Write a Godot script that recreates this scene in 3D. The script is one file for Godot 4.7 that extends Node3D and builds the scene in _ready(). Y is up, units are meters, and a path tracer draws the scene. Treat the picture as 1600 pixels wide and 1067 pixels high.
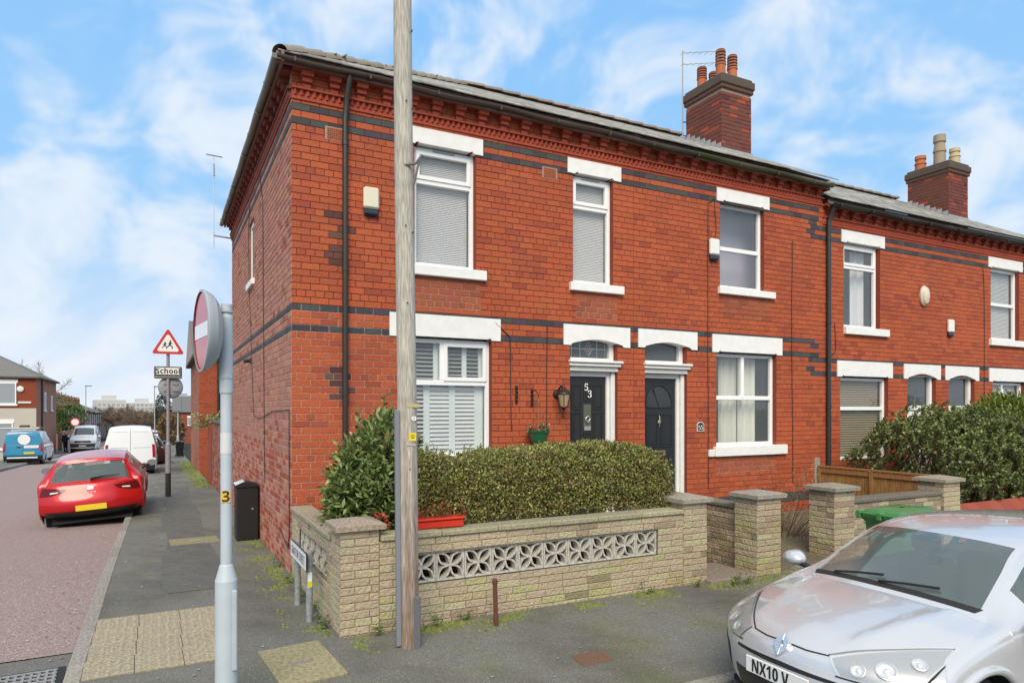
extends Node3D
# ---------- mesh collector ----------
class MB:
	var v := PackedVector3Array()
	var n := PackedVector3Array()
	var c := PackedColorArray()
	var ix := PackedInt32Array()
	# corners run counter-clockwise seen from outside
	func quad(a: Vector3, b: Vector3, d: Vector3, e: Vector3, col: Color) -> void:
		var m := (b - a).cross(e - a)
		if m.length_squared() < 1e-16:
			m = (d - b).cross(e - b)
		m = m.normalized()
		var k := v.size()
		v.append(a); v.append(b); v.append(d); v.append(e)
		for i in 4:
			n.append(m); c.append(col)
		ix.append(k); ix.append(k + 2); ix.append(k + 1); ix.append(k); ix.append(k + 3); ix.append(k + 2)
	func tri(a: Vector3, b: Vector3, d: Vector3, col: Color) -> void:
		var m := (b - a).cross(d - a).normalized()
		var k := v.size()
		v.append(a); v.append(b); v.append(d)
		for i in 3:
			n.append(m); c.append(col)
		ix.append(k); ix.append(k + 2); ix.append(k + 1)
	func box(a: Vector3, b: Vector3, col: Color, t := Transform3D()) -> void:
		var p := []
		for i in 8:
			p.append(t * Vector3(b.x if i & 1 else a.x, b.y if i & 2 else a.y, b.z if i & 4 else a.z))
		quad(p[4], p[5], p[7], p[6], col); quad(p[1], p[0], p[2], p[3], col)
		quad(p[5], p[1], p[3], p[7], col); quad(p[0], p[4], p[6], p[2], col)
		quad(p[6], p[7], p[3], p[2], col); quad(p[0], p[1], p[5], p[4], col)
	# a box whose edges are cut off by e
	func cham(a: Vector3, b: Vector3, e: float, col: Color, t := Transform3D()) -> void:
		var q := func(x, y, z, sx, sy, sz): return t * Vector3(x + sx, y + sy, z + sz)
		var mn := a; var mx := b
		var lo := [mn.x, mn.y, mn.z]; var hi := [mx.x, mx.y, mx.z]
		# six faces inset
		for ax in 3:
			var u := (ax + 1) % 3; var w := (ax + 2) % 3
			for s in 2:
				var pts := []
				for k in [[0, 0], [1, 0], [1, 1], [0, 1]]:
					var p := [0.0, 0.0, 0.0]
					p[ax] = hi[ax] if s else lo[ax]
					p[u] = (hi[u] - e) if k[0] else (lo[u] + e)
					p[w] = (hi[w] - e) if k[1] else (lo[w] + e)
					pts.append(t * Vector3(p[0], p[1], p[2]))
				if s: quad(pts[0], pts[1], pts[2], pts[3], col)
				else: quad(pts[3], pts[2], pts[1], pts[0], col)
		# twelve edges
		for ax in 3:
			var u := (ax + 1) % 3; var w := (ax + 2) % 3
			for su in 2:
				for sw in 2:
					var pts := []
					for k in [[0, 0], [1, 0], [1, 1], [0, 1]]:
						var p := [0.0, 0.0, 0.0]
						p[ax] = (hi[ax] - e) if k[0] else (lo[ax] + e)
						var onu: bool = k[1] == 0
						p[u] = (hi[u] if onu else hi[u] - e) if su else (lo[u] if onu else lo[u] + e)
						p[w] = ((hi[w] - e) if onu else hi[w]) if sw else ((lo[w] + e) if onu else lo[w])
						pts.append(t * Vector3(p[0], p[1], p[2]))
					if su != sw: pts.reverse()
					quad(pts[0], pts[1], pts[2], pts[3], col)
		for i in 8:
			var sx := 1.0 if i & 1 else -1.0; var sy := 1.0 if i & 2 else -1.0; var sz := 1.0 if i & 4 else -1.0
			var p := Vector3(hi[0] if i & 1 else lo[0], hi[1] if i & 2 else lo[1], hi[2] if i & 4 else lo[2])
			var p1 := t * (p - Vector3(0, sy * e, sz * e)); var p2 := t * (p - Vector3(sx * e, 0, sz * e)); var p3 := t * (p - Vector3(sx * e, sy * e, 0))
			if sx * sy * sz > 0: tri(p1, p2, p3, col)
			else: tri(p1, p3, p2, col)
	# tube through points; r is a number or an array
	func tube(pts: Array, r, sides: int, col: Color, capped := true) -> void:
		var rings := []
		var ref := Vector3.ZERO
		for i in pts.size():
			var a: Vector3 = pts[max(i - 1, 0)]; var b: Vector3 = pts[min(i + 1, pts.size() - 1)]
			var d := (b - a).normalized()
			if ref == Vector3.ZERO:
				ref = d.cross(Vector3.UP if absf(d.y) < 0.9 else Vector3.RIGHT).normalized()
			else:
				ref = (ref - d * ref.dot(d)).normalized()
			var o := d.cross(ref)
			var rr: float = r[i] if r is Array else r
			var ring := []
			for k in sides:
				var an := TAU * k / sides
				ring.append([pts[i] + (ref * cos(an) + o * sin(an)) * rr, ref * cos(an) + o * sin(an)])
			rings.append(ring)
		var k0 := v.size()
		for ring in rings:
			for q in ring:
				v.append(q[0]); n.append(q[1]); c.append(col)
		for i in rings.size() - 1:
			for k in sides:
				var a := k0 + i * sides + k; var b := k0 + i * sides + (k + 1) % sides
				var e := a + sides; var f := b + sides
				ix.append(a); ix.append(e); ix.append(b); ix.append(b); ix.append(e); ix.append(f)
		if capped:
			for s in 2:
				var ring = rings[0] if s == 0 else rings[-1]
				for k in range(1, sides - 1):
					if s == 0: tri(ring[0][0], ring[k + 1][0], ring[k][0], col)
					else: tri(ring[0][0], ring[k][0], ring[k + 1][0], col)
	# profile of [radius, height]; spun round the y axis of t
	func lathe(prof: Array, sides: int, col: Color, t := Transform3D(), smooth := true) -> void:
		for i in prof.size() - 1:
			var r0: float = prof[i][0]; var y0: float = prof[i][1]; var r1: float = prof[i + 1][0]; var y1: float = prof[i + 1][1]
			var sl := Vector2(y1 - y0, r0 - r1).normalized()
			var k0 := v.size()
			for k in sides + 1:
				var an := TAU * k / sides
				var d := Vector3(cos(an), 0, -sin(an))
				var nn := (t.basis * (d * sl.x + Vector3.UP * sl.y)).normalized()
				v.append(t * (d * r0 + Vector3.UP * y0)); v.append(t * (d * r1 + Vector3.UP * y1))
				n.append(nn); n.append(nn); c.append(col); c.append(col)
			for k in sides:
				var a := k0 + k * 2
				ix.append(a); ix.append(a + 1); ix.append(a + 2); ix.append(a + 2); ix.append(a + 1); ix.append(a + 3)
	# outline in x, y (counter-clockwise), pushed from z0 to z1
	func extrude(poly: PackedVector2Array, z0: float, z1: float, col: Color, t := Transform3D()) -> void:
		if Geometry2D.is_polygon_clockwise(poly):
			poly = poly.duplicate(); poly.reverse()
		var tr := Geometry2D.triangulate_polygon(poly)
		for i in range(0, tr.size(), 3):
			var p := []
			for k in 3: p.append(poly[tr[i + k]])
			if (p[1] - p[0]).cross(p[2] - p[0]) < 0: p = [p[0], p[2], p[1]]
			tri(t * Vector3(p[0].x, p[0].y, z1), t * Vector3(p[1].x, p[1].y, z1), t * Vector3(p[2].x, p[2].y, z1), col)
			tri(t * Vector3(p[0].x, p[0].y, z0), t * Vector3(p[2].x, p[2].y, z0), t * Vector3(p[1].x, p[1].y, z0), col)
		for i in poly.size():
			var a := poly[i]; var b := poly[(i + 1) % poly.size()]
			quad(t * Vector3(a.x, a.y, z0), t * Vector3(b.x, b.y, z0), t * Vector3(b.x, b.y, z1), t * Vector3(a.x, a.y, z1), col)
	# smooth sheet of points rows x columns; outside is on the left of row x column
	func sheet(g: Array, col, flip := false) -> void:
		var rows := g.size(); var cols: int = g[0].size()
		var k0 := v.size()
		for i in rows:
			for j in cols:
				var du: Vector3 = g[min(i + 1, rows - 1)][j] - g[max(i - 1, 0)][j]
				var dv: Vector3 = g[i][min(j + 1, cols - 1)] - g[i][max(j - 1, 0)]
				var m := dv.cross(du).normalized()
				v.append(g[i][j]); n.append(-m if flip else m)
				c.append(col if col is Color else col[i][j])
		for i in rows - 1:
			for j in cols - 1:
				var a := k0 + i * cols + j; var b := a + 1; var d := a + cols; var e := d + 1
				if flip:
					ix.append(a); ix.append(b); ix.append(d); ix.append(b); ix.append(e); ix.append(d)
				else:
					ix.append(a); ix.append(d); ix.append(b); ix.append(b); ix.append(d); ix.append(e)
	# a leaf: a kite folded a little along its rib
	func leaf(p: Vector3, d: Vector3, s: Vector3, ln: float, wd: float, col: Color) -> void:
		var up := s.cross(d)
		var a := p; var b := p + d * ln * 0.45 + s * wd + up * wd * 0.25; var e := p + d * ln; var f := p + d * ln * 0.45 - s * wd + up * wd * 0.25
		var k := v.size()
		v.append(a); v.append(f); v.append(e); v.append(b)
		var m := s.cross(d).normalized()
		n.append(m); n.append((m - s * 0.3).normalized()); n.append(m); n.append((m + s * 0.3).normalized())
		for i in 4: c.append(col)
		ix.append(k); ix.append(k + 1); ix.append(k + 2); ix.append(k); ix.append(k + 2); ix.append(k + 3)
	func mesh() -> ArrayMesh:
		var ar := []
		ar.resize(Mesh.ARRAY_MAX)
		ar[Mesh.ARRAY_VERTEX] = v; ar[Mesh.ARRAY_NORMAL] = n; ar[Mesh.ARRAY_COLOR] = c; ar[Mesh.ARRAY_INDEX] = ix
		var m := ArrayMesh.new()
		m.add_surface_from_arrays(Mesh.PRIMITIVE_TRIANGLES, ar)
		return m

var M := {}
var names := {}
var rng := RandomNumberGenerator.new()
var WHITE := Color(1, 1, 1)

func rnd(a: float, b: float) -> float: return rng.randf_range(a, b)
func lin(r: float, g: float, b: float) -> Color: return Color(r, g, b)
func vary(c: Color, k: float) -> Color:
	var f := 1.0 + rnd(-k, k)
	return Color(c.r * f, c.g * f * (1.0 + rnd(-k, k) * 0.3), c.b * f)

func numbered(called: String) -> String:
	names[called] = names.get(called, -1) + 1
	return called if names[called] == 0 else "%s_%03d" % [called, names[called]]
func part(called: String, what, material: Material, parent: Node, t := Transform3D(), label := "", kind := "") -> MeshInstance3D:
	var o := MeshInstance3D.new()
	o.name = called
	o.mesh = what.mesh() if what is MB else what
	o.material_override = material
	parent.add_child(o, true)
	o.transform = t
	if label: o.set_meta("label", label)
	if kind: o.set_meta("kind", kind)
	return o
func tag(o: Node, label: String, category := "", group := "", kind := "") -> Node:
	if label: o.set_meta("label", label)
	if category: o.set_meta("category", category)
	if group: o.set_meta("group", group)
	if kind: o.set_meta("kind", kind)
	return o
func thing(called: String, label: String, category: String, at := Vector3.ZERO, turn := 0.0, group := "") -> Node3D:
	var o := Node3D.new()
	o.name = numbered(called)
	add_child(o)
	o.position = at
	o.rotation.y = turn
	tag(o, label, category, group)
	return o
func whole(called: String, what, material: Material, label: String, category: String, t := Transform3D(), group := "", kind := "") -> MeshInstance3D:
	var o := part(numbered(called), what, material, self, t)
	tag(o, label, category, group, kind)
	return o
func setting(called: String, what, material: Material, label := "") -> MeshInstance3D:
	var o := part(numbered(called), what, material, self)
	tag(o, label, "", "", "structure")
	return o

# ---------- textures and materials ----------
func noise_tex(freq: float, octaves: int, lo: float, hi: float, size := 256, type := FastNoiseLite.TYPE_SIMPLEX, sd := 1, power := 1.0) -> Image:
	var f := FastNoiseLite.new()
	f.noise_type = type; f.frequency = freq; f.seed = sd
	f.fractal_type = FastNoiseLite.FRACTAL_FBM; f.fractal_octaves = octaves
	var im := f.get_seamless_image(size, size)
	im.convert(Image.FORMAT_L8)
	var d := im.get_data()
	for i in d.size():
		d[i] = int(255.0 * (lo + (hi - lo) * pow(d[i] / 255.0, power)))
	return Image.create_from_data(size, size, false, Image.FORMAT_L8, d)
func tex(im: Image) -> ImageTexture: return ImageTexture.create_from_image(im)
func bump(im: Image, k: float) -> ImageTexture:
	var b: Image = im.duplicate()
	b.convert(Image.FORMAT_RGBA8)
	b.bump_map_to_normal_map(k)
	return ImageTexture.create_from_image(b)
func mat(called: String, rough: float, o := {}) -> StandardMaterial3D:
	var m := StandardMaterial3D.new()
	m.resource_name = called
	m.vertex_color_use_as_albedo = true
	m.roughness = rough
	m.albedo_color = o.get("color", Color(1, 1, 1))
	m.metallic = o.get("metal", 0.0)
	if o.has("spec"): m.metallic_specular = o.spec
	if o.has("tex"):
		m.albedo_texture = o.tex
		m.uv1_triplanar = true
		m.uv1_world_triplanar = o.get("world", true)
		m.uv1_scale = o.get("scale", Vector3.ONE)
	if o.has("normal"):
		m.normal_enabled = true
		m.normal_texture = o.normal
		m.normal_scale = o.get("nk", 1.0)
		m.uv1_triplanar = true
		m.uv1_world_triplanar = o.get("world", true)
		m.uv1_scale = o.get("scale", Vector3.ONE)
	if o.has("rtex"):
		m.roughness_texture = o.rtex
		m.roughness_texture_channel = BaseMaterial3D.TEXTURE_CHANNEL_RED
	if o.has("coat"):
		m.clearcoat_enabled = true; m.clearcoat = o.coat; m.clearcoat_roughness = 0.03
	if o.has("alpha"):
		m.transparency = BaseMaterial3D.TRANSPARENCY_ALPHA
		m.albedo_color.a = o.alpha
	if o.get("both", false): m.cull_mode = BaseMaterial3D.CULL_DISABLED
	if o.has("back"):
		m.backlight_enabled = true; m.backlight = o.back
	M[called] = m
	return m

func make_materials() -> void:
	var grain := noise_tex(0.05, 4, 0.72, 1.0, 256, FastNoiseLite.TYPE_SIMPLEX, 3)
	var fine := noise_tex(0.2, 2, 0.76, 1.0, 256, FastNoiseLite.TYPE_SIMPLEX, 5)
	var blotch := noise_tex(0.012, 5, 0.68, 1.0, 512, FastNoiseLite.TYPE_SIMPLEX, 8)
	var tg := tex(grain); var tf := tex(fine); var tb := tex(blotch)
	var nf := bump(fine, 4.0); var ng := bump(grain, 6.0)
	mat("brick", 0.82, {"tex": tg, "scale": Vector3.ONE * 3.1, "normal": ng, "nk": 0.35})
	mat("mortar", 0.95, {"tex": tg, "scale": Vector3.ONE * 2.0})
	mat("stone", 0.92, {"tex": tf, "scale": Vector3.ONE * 1.6, "normal": ng, "nk": 2.2})
	mat("concrete", 0.9, {"tex": tg, "scale": Vector3.ONE * 1.7, "normal": nf, "nk": 0.5})
	mat("paint", 0.5, {"tex": tex(noise_tex(0.02, 4, 0.955, 1.0, 256, FastNoiseLite.TYPE_SIMPLEX, 21)), "scale": Vector3.ONE * 0.9})
	mat("plastic", 0.28)
	mat("matt", 0.85)
	mat("gloss", 0.12)
	mat("satin", 0.42)
	mat("slate", 0.75, {"tex": tb, "scale": Vector3.ONE * 1.1, "normal": ng, "nk": 0.4})
	mat("metal", 0.35, {"metal": 0.9})
	mat("galv", 0.5, {"tex": tg, "scale": Vector3.ONE * 1.5})
	mat("rust", 0.9, {"tex": tf, "scale": Vector3.ONE * 4.0, "normal": nf})
	mat("glass", 0.015, {"color": Color(0.75, 0.8, 0.82), "alpha": 0.14, "spec": 1.0})
	mat("carglass", 0.015, {"color": Color(0.55, 0.62, 0.61), "alpha": 0.3, "spec": 1.0, "coat": 1.0})
	mat("lens", 0.03, {"color": Color(0.95, 0.96, 0.95), "alpha": 0.2, "spec": 0.5})
	mat("leaf", 0.4, {"both": true, "back": Color(0.2, 0.22, 0.05)})
	mat("leaf_dull", 0.6, {"both": true, "back": Color(0.2, 0.22, 0.05)})
	mat("bark", 0.9, {"tex": tf, "scale": Vector3.ONE * 3.0})
	var wood := noise_tex(0.03, 4, 0.6, 1.0, 256, FastNoiseLite.TYPE_SIMPLEX, 12)
	mat("pole_wood", 0.9, {"tex": tex(wood), "world": false, "scale": Vector3(9, 0.55, 9), "normal": bump(wood, 5.0), "nk": 0.6})
	mat("fence_wood", 0.75, {"tex": tex(wood), "world": true, "scale": Vector3(5, 0.5, 5)})
	# asphalts: chips of stone in a binder
	var chips := func(pal: Array, sd: int, size: int) -> Image:
		var im := Image.create(size, size, false, Image.FORMAT_RGB8)
		var r := RandomNumberGenerator.new(); r.seed = sd
		var f := FastNoiseLite.new(); f.frequency = 0.01; f.seed = sd
		im.fill(pal[0])
		for i in size * size / 7:
			var c: Color = pal[r.randi() % pal.size()]
			c = c * r.randf_range(0.75, 1.2)
			var w := r.randi_range(1, 3)
			im.fill_rect(Rect2i(r.randi() % size, r.randi() % size, w, r.randi_range(1, 2)), c)
		return im
	var road: Image = chips.call([Color(0.56, 0.49, 0.475), Color(0.63, 0.54, 0.52), Color(0.72, 0.67, 0.65), Color(0.46, 0.42, 0.415), Color(0.82, 0.79, 0.76), Color(0.6, 0.47, 0.45)], 4, 512)
	mat("road_red", 0.9, {"tex": tex(road), "scale": Vector3.ONE * 0.55, "normal": bump(road, 3.0), "nk": 0.8})
	var dark: Image = chips.call([Color(0.41, 0.41, 0.395), Color(0.48, 0.475, 0.455), Color(0.36, 0.36, 0.35), Color(0.44, 0.435, 0.41), Color(0.56, 0.555, 0.53)], 9, 512)
	mat("asphalt", 0.95, {"tex": tex(dark), "scale": Vector3.ONE * 0.7, "normal": bump(dark, 2.5), "nk": 0.6, "rtex": tex(noise_tex(0.01, 4, 0.62, 1.0, 512, FastNoiseLite.TYPE_SIMPLEX, 31))})
	var grav: Image = chips.call([Color(0.45, 0.42, 0.36), Color(0.6, 0.57, 0.5), Color(0.35, 0.33, 0.28), Color(0.68, 0.66, 0.6)], 15, 256)
	mat("gravel", 0.95, {"tex": tex(grav), "scale": Vector3.ONE * 0.8, "normal": bump(grav, 6.0)})
	for p in [["paint_silver", Color(0.79, 0.80, 0.815), 0.35, 0.22], ["paint_red", Color(0.72, 0.03, 0.06), 0.25, 0.3], ["paint_white", Color(0.88, 0.89, 0.9), 0.0, 0.35], ["paint_blue", Color(0.12, 0.5, 0.66), 0.0, 0.35], ["paint_dark", Color(0.2, 0.12, 0.12), 0.2, 0.3]]:
		mat(p[0], p[3], {"color": p[1], "metal": p[2], "coat": 0.8})

# ---------- lie of the land ----------
func gy(z: float) -> float:   # the side street falls away from the corner
	if z >= 0.0: return 0.0
	var d := -z
	var k := 0.028 * (d * d / (d + 1.5))
	return -k if d < 140.0 else -0.028 * (140.0 * 140.0 / 141.5)
func py(x: float, z: float) -> float:   # top of the pavement
	return gy(z) - 0.15 * smoothstep(2.6, 4.35, z)
func ry(x: float, z: float) -> float:   # top of the carriageway
	if z < 1.6: return gy(z) - lerpf(0.07, 0.12, smoothstep(-1.0, -6.0, z)) - 0.02 * smoothstep(0.0, 2.0, -2.1 - x)
	return -0.07 - 0.19 * smoothstep(2.2, 4.4, z) - 0.02 * smoothstep(0.0, 2.0, -2.1 - x)

func _ready() -> void:
	rng.seed = 77
	var cam := Camera3D.new()
	cam.name = "camera"
	add_child(cam)
	cam.position = Vector3(-1.39, 2.0, 8.46)
	cam.rotation.y = atan2(2050.0, 1060.0) - PI / 2
	cam.projection = Camera3D.PROJECTION_FRUSTUM
	cam.near = 0.1
	cam.far = 2000.0
	cam.size = 0.1 * 1067.0 / 1060.0
	cam.frustum_offset = Vector2(0, 0.1 * (640.0 - 533.5) / 1060.0)
	cam.current = true
	make_sky()
	make_materials()
	make_ground()
	make_houses()
	make_street_far()
	make_walls()
	make_plants()
	make_street_furniture()
	make_cars()
	make_small()

const EXPO := 2.75
func make_sky() -> void:
	var we := WorldEnvironment.new()
	we.name = "world_environment"
	add_child(we)
	var e := Environment.new()
	we.environment = e
	e.tonemap_mode = Environment.TONE_MAPPER_LINEAR
	e.tonemap_exposure = EXPO
	e.sdfgi_enabled = true; e.ssao_enabled = true; e.ssil_enabled = true
	e.background_mode = Environment.BG_SKY
	var w := 2048; var h := 1024
	var im := Image.create(w, h, false, Image.FORMAT_RGBF)
	var f := FastNoiseLite.new(); f.seed = 5; f.frequency = 5.2; f.fractal_octaves = 6; f.fractal_type = FastNoiseLite.FRACTAL_FBM; f.fractal_gain = 0.6
	var g := FastNoiseLite.new(); g.seed = 9; g.frequency = 1.9; g.fractal_octaves = 3; g.fractal_type = FastNoiseLite.FRACTAL_FBM
	var zen := Vector3(0.22, 0.52, 0.96) / EXPO; var mid := Vector3(0.34, 0.63, 0.98) / EXPO; var hor := Vector3(0.72, 0.83, 0.97) / EXPO; var cl := Vector3(0.90, 0.94, 0.985) / EXPO
	for y in h:
		var el := (0.5 - (y + 0.5) / h) * PI
		var sy := sin(el); var cy := cos(el)
		if sy < -0.06:
			for x in w: im.set_pixel(x, y, Color(0.08, 0.08, 0.075))
			continue
		var base := hor.lerp(mid, smoothstep(0.0, 0.28, sy)).lerp(zen, smoothstep(0.2, 0.75, sy))
		for x in w:
			var az := (x + 0.5) / w * TAU
			var p := Vector3(sin(az) * cy, sy * 1.5, -cos(az) * cy)
			var q := p + Vector3(g.get_noise_3dv(p), g.get_noise_3dv(p + Vector3(17, 3, 1)), g.get_noise_3dv(p + Vector3(5, 31, 9))) * 0.16
			var a := f.get_noise_3dv(q) * 1.3 + g.get_noise_3dv(p * 1.3 + Vector3(40, 0, 0)) * 0.42
			var cov := smoothstep(-0.42, 0.75, a + 0.75 * smoothstep(0.5, 0.85, sy) + 0.22 * (1.0 - smoothstep(0.0, 0.35, sy)))
			var c := base.lerp(cl, cov * 0.78)
			im.set_pixel(x, y, Color(c.x, c.y, c.z))
	var sm := PanoramaSkyMaterial.new()
	sm.panorama = ImageTexture.create_from_image(im)
	var sky := Sky.new()
	sky.sky_material = sm
	e.sky = sky
	var sun := DirectionalLight3D.new()
	sun.name = "sun"
	add_child(sun)
	sun.light_energy = 0.44
	sun.light_angular_distance = 35.0
	sun.light_color = Color(1.0, 0.94, 0.84)
	sun.shadow_enabled = true
	sun.look_at_from_position(Vector3.ZERO, -Vector3(-0.45, 0.85, 0.85))

# ---------- ground ----------
func make_ground() -> void:
	var zs := [60.0, 8.0, 5.0, 4.4, 3.8, 3.2, 2.6, 2.0, 1.5, 1.0, 0.5, 0.0]
	var z := -0.5
	while z > -150.0:
		zs.append(z); z -= 0.5 if z > -12.0 else 4.0
	zs.append_array([-150.0, -400.0, -900.0])
	var gs := MB.new()
	var rows := []
	for q in zs:
		var row := []
		for x in [-900.0, -60.0, -9.6, 0.0, 30.0, 900.0]: row.append(Vector3(x, gy(q) - 0.45, q))
		rows.append(row)
	gs.sheet(rows, Color(0.09, 0.085, 0.07), true)
	setting("ground", gs, M.gravel, "bare earth under the street and gardens")
	# side street, red chippings
	var r := MB.new()
	rows = []
	for q in zs:
		if q > 1.6 or q < -150.0: continue
		var row := []
		for i in 13: row.append(Vector3(lerpf(-8.3, -2.0, i / 12.0), ry(lerpf(-8.3, -2.0, i / 12.0), q), q))
		rows.append(row)
	var row0 := []
	for i in 13: row0.append(Vector3(lerpf(-8.3, -2.0, i / 12.0), ry(lerpf(-8.3, -2.0, i / 12.0), 1.6) , 1.6))
	rows.push_front(row0)
	r.sheet(rows, Color(0.95, 0.94, 0.92), true)
	setting("side_street_road", r, M.road_red, "side street surfaced in reddish chippings")
	r = MB.new()
	rows = []
	for q in [1.6, 2.0, 2.6, 3.2, 3.8, 4.4, 5.2, 8.0, 14.0, 30.0]:
		var row := []
		for x in [-30.0, -12.0, -8.3, -5.0, -3.0, -2.0]: row.append(Vector3(x, ry(x, q) - (0.006 if q < 1.7 else 0.0), q))
		rows.append(row)
	r.sheet(rows, Color(0.9, 0.88, 0.86), true)
	rows = []
	for q in [3.3, 3.8, 4.4, 5.2, 8.0, 14.0, 30.0]:
		var row := []
		for x in [-2.0, -1.0, 1.0, 4.0, 10.0, 30.0, 60.0]: row.append(Vector3(x, ry(x, q), q))
		rows.append(row)
	r.sheet(rows, Color(0.9, 0.88, 0.86), true)
	setting("front_street_road", r, M.asphalt, "grey asphalt of the front street")
	# pavements
	var nz := FastNoiseLite.new(); nz.frequency = 0.9; nz.seed = 2
	var patch := FastNoiseLite.new(); patch.frequency = 0.35; patch.seed = 6; patch.fractal_octaves = 3
	var shade := func(x: float, zz: float) -> Color:
		var k := 0.92 + 0.4 * patch.get_noise_2d(x * 2.0, zz * 1.2) + 0.22 * patch.get_noise_2d(x * 9.0, zz * 9.0)
		var gr := clampf(patch.get_noise_2d(x * 3.0 + 50.0, zz * 3.0) * 1.5 - 0.1, 0.0, 1.0)
		return Color(k * lerpf(1.03, 0.9, gr), k * lerpf(1.0, 0.95, gr), k * lerpf(0.92, 0.6, gr))
	var pv := MB.new()
	var cols := []
	rows = []
	var pz := []
	for i in 51: pz.append(2.5 - i * 0.25)
	z = -10.5
	while z > -140.0:
		pz.append(z); z -= 0.5 if z > -25.0 else 5.0
	for q in pz:
		var row := []; var cr := []
		for i in 11:
			var x := lerpf(-1.92, 0.02, i / 10.0)
			row.append(Vector3(x, py(x, q) + nz.get_noise_2d(x, q) * 0.003, q)); cr.append(shade.call(x, q))
		rows.append(row); cols.append(cr)
	pv.sheet(rows, cols, true)
	rows = []; cols = []
	for i in 17:
		var q := 4.42 - i * 0.12
		var row := []; var cr := []
		for k in 74:
			var x := -1.92 + k * 0.194 if k < 60 else 9.52 + (k - 59) * 1.5
			var lim := 3.4 + sqrt(maxf(0.0, 1.02 - pow(minf(x + 0.98, 0.0), 2.0)))
			var qq := minf(q, lim)
			row.append(Vector3(x, py(x, qq) + nz.get_noise_2d(x, qq) * 0.003, qq)); cr.append(shade.call(x, qq))
		rows.append(row); cols.append(cr)
	pv.sheet(rows, cols, true)
	setting("pavement", pv, M.asphalt, "patched dark asphalt pavement with green algae")
	pv = MB.new()
	rows = []
	for q in zs:
		if q > -5.0 or q < -150.0: continue
		rows.append([Vector3(-10.6, gy(q) - 0.01, q), Vector3(-9.4, gy(q), q), Vector3(-8.42, gy(q), q)])
	pv.sheet(rows, Color(0.9, 0.9, 0.88), true)
	setting("far_pavement", pv, M.asphalt, "pavement across the side street")
	# a trench once dug along the pavement, filled with fresher tarmac
	var tp := MB.new()
	var tl := []; var tc := []
	for i in 60:
		var q := 0.2 - i * 0.25
		var a := -1.35 + 0.05 * sin(q * 1.3) + 0.03 * nz.get_noise_1d(q * 9.0); var b := -0.72 + 0.04 * sin(q * 0.9 + 2.0) + 0.03 * nz.get_noise_1d(q * 9.0 + 40.0)
		var rw := []; var rc := []
		for k in 5:
			var x := lerpf(a, b, k / 4.0)
			rw.append(Vector3(x, py(x, q) + nz.get_noise_2d(x, q) * 0.003 + 0.004, q)); rc.append(Color(0.72, 0.72, 0.69) * (1.0 + 0.2 * patch.get_noise_2d(x * 8.0, q * 8.0)))
		tl.append(rw); tc.append(rc)
	tp.sheet(tl, tc, true)
	setting("trench_repair", tp, M.asphalt, "long strip of fresher tarmac in the side pavement")
	# trodden gum
	var ck := MB.new()
	var rc2 := RandomNumberGenerator.new(); rc2.seed = 21
	for i in 210:
		var x := rc2.randf_range(-1.85, 0.0) if i < 120 else rc2.randf_range(-1.5, 6.0)
		var z2 := rc2.randf_range(-8.0, 2.4) if i < 120 else rc2.randf_range(2.7, 4.2)
		var r0 := rc2.randf_range(0.006, 0.018); var y := py(x, z2) + 0.007
		for k in 6: ck.tri(Vector3(x, y + 0.001, z2), Vector3(x + cos(TAU * (k + 1) / 6.0) * r0, y, z2 + sin(TAU * (k + 1) / 6.0) * r0), Vector3(x + cos(TAU * k / 6.0) * r0, y, z2 + sin(TAU * k / 6.0) * r0), Color(0.3, 0.3, 0.28) * rc2.randf_range(0.5, 1.2))
	whole("gum_spots", ck, M.matt, "trodden grey gum spots on the pavement", "marks", Transform3D(), "", "stuff")
	# kerbs: one stone after the other
	var kb := Node3D.new(); kb.name = "kerb"; add_child(kb); tag(kb, "worn concrete kerb round the street corner", "", "", "structure")
	var path := []
	z = -60.0
	while z < 3.4: path.append(Vector2(-1.98, z)); z += 0.915
	for i in 5: path.append(Vector2(-0.98 - cos(i * PI / 8.0), 3.4 + sin(i * PI / 8.0)))
	for i in 16: path.append(Vector2(-0.07 + i * 0.915, 4.4))
	for i in path.size() - 1:
		var a: Vector2 = path[i]; var b: Vector2 = path[i + 1]
		if (a.y < -26.0 and i % 4): continue
		if a.y < -26.0: b = path[mini(i + 4, path.size() - 1)]
		var A := Vector3(a.x, py(a.x, a.y) + 0.006, a.y); var B := Vector3(b.x, py(b.x, b.y) + 0.006, b.y)
		var L := A.distance_to(B)
		var t := Transform3D(Basis(), A).looking_at(B, Vector3.UP)
		var m := MB.new()
		m.cham(Vector3(-0.062, -0.3, -L + 0.003), Vector3(0.062, rnd(-0.003, 0.004), -0.003), 0.014, vary(Color(0.38, 0.36, 0.31), 0.12))
		part("kerb_stone", m, M.concrete, kb, t)
	var kf := Node3D.new(); kf.name = "far_kerb"; add_child(kf); tag(kf, "concrete kerb across the side street", "", "", "structure")
	z = -6.0
	while z > -146.0:
		var m := MB.new()
		m.cham(Vector3(-0.06, -0.3, -3.995), Vector3(0.06, 0.0, 0), 0.012, vary(Color(0.4, 0.39, 0.35), 0.1))
		part("kerb_stone", m, M.concrete, kf, Transform3D(Basis(), Vector3(-8.36, gy(z), z)).looking_at(Vector3(-8.36, gy(z - 4.0), z - 4.0)))
		z -= 4.0
	# gardens and the path of number 53
	var gd := MB.new()
	gd.box(Vector3(0.2, -0.4, 0.0), Vector3(4.2, 0.42, 2.3), Color(0.16, 0.115, 0.075))
	setting("garden_bed", gd, M.gravel, "dark soil bed behind the garden wall")
	gd = MB.new()
	rows = []
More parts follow.
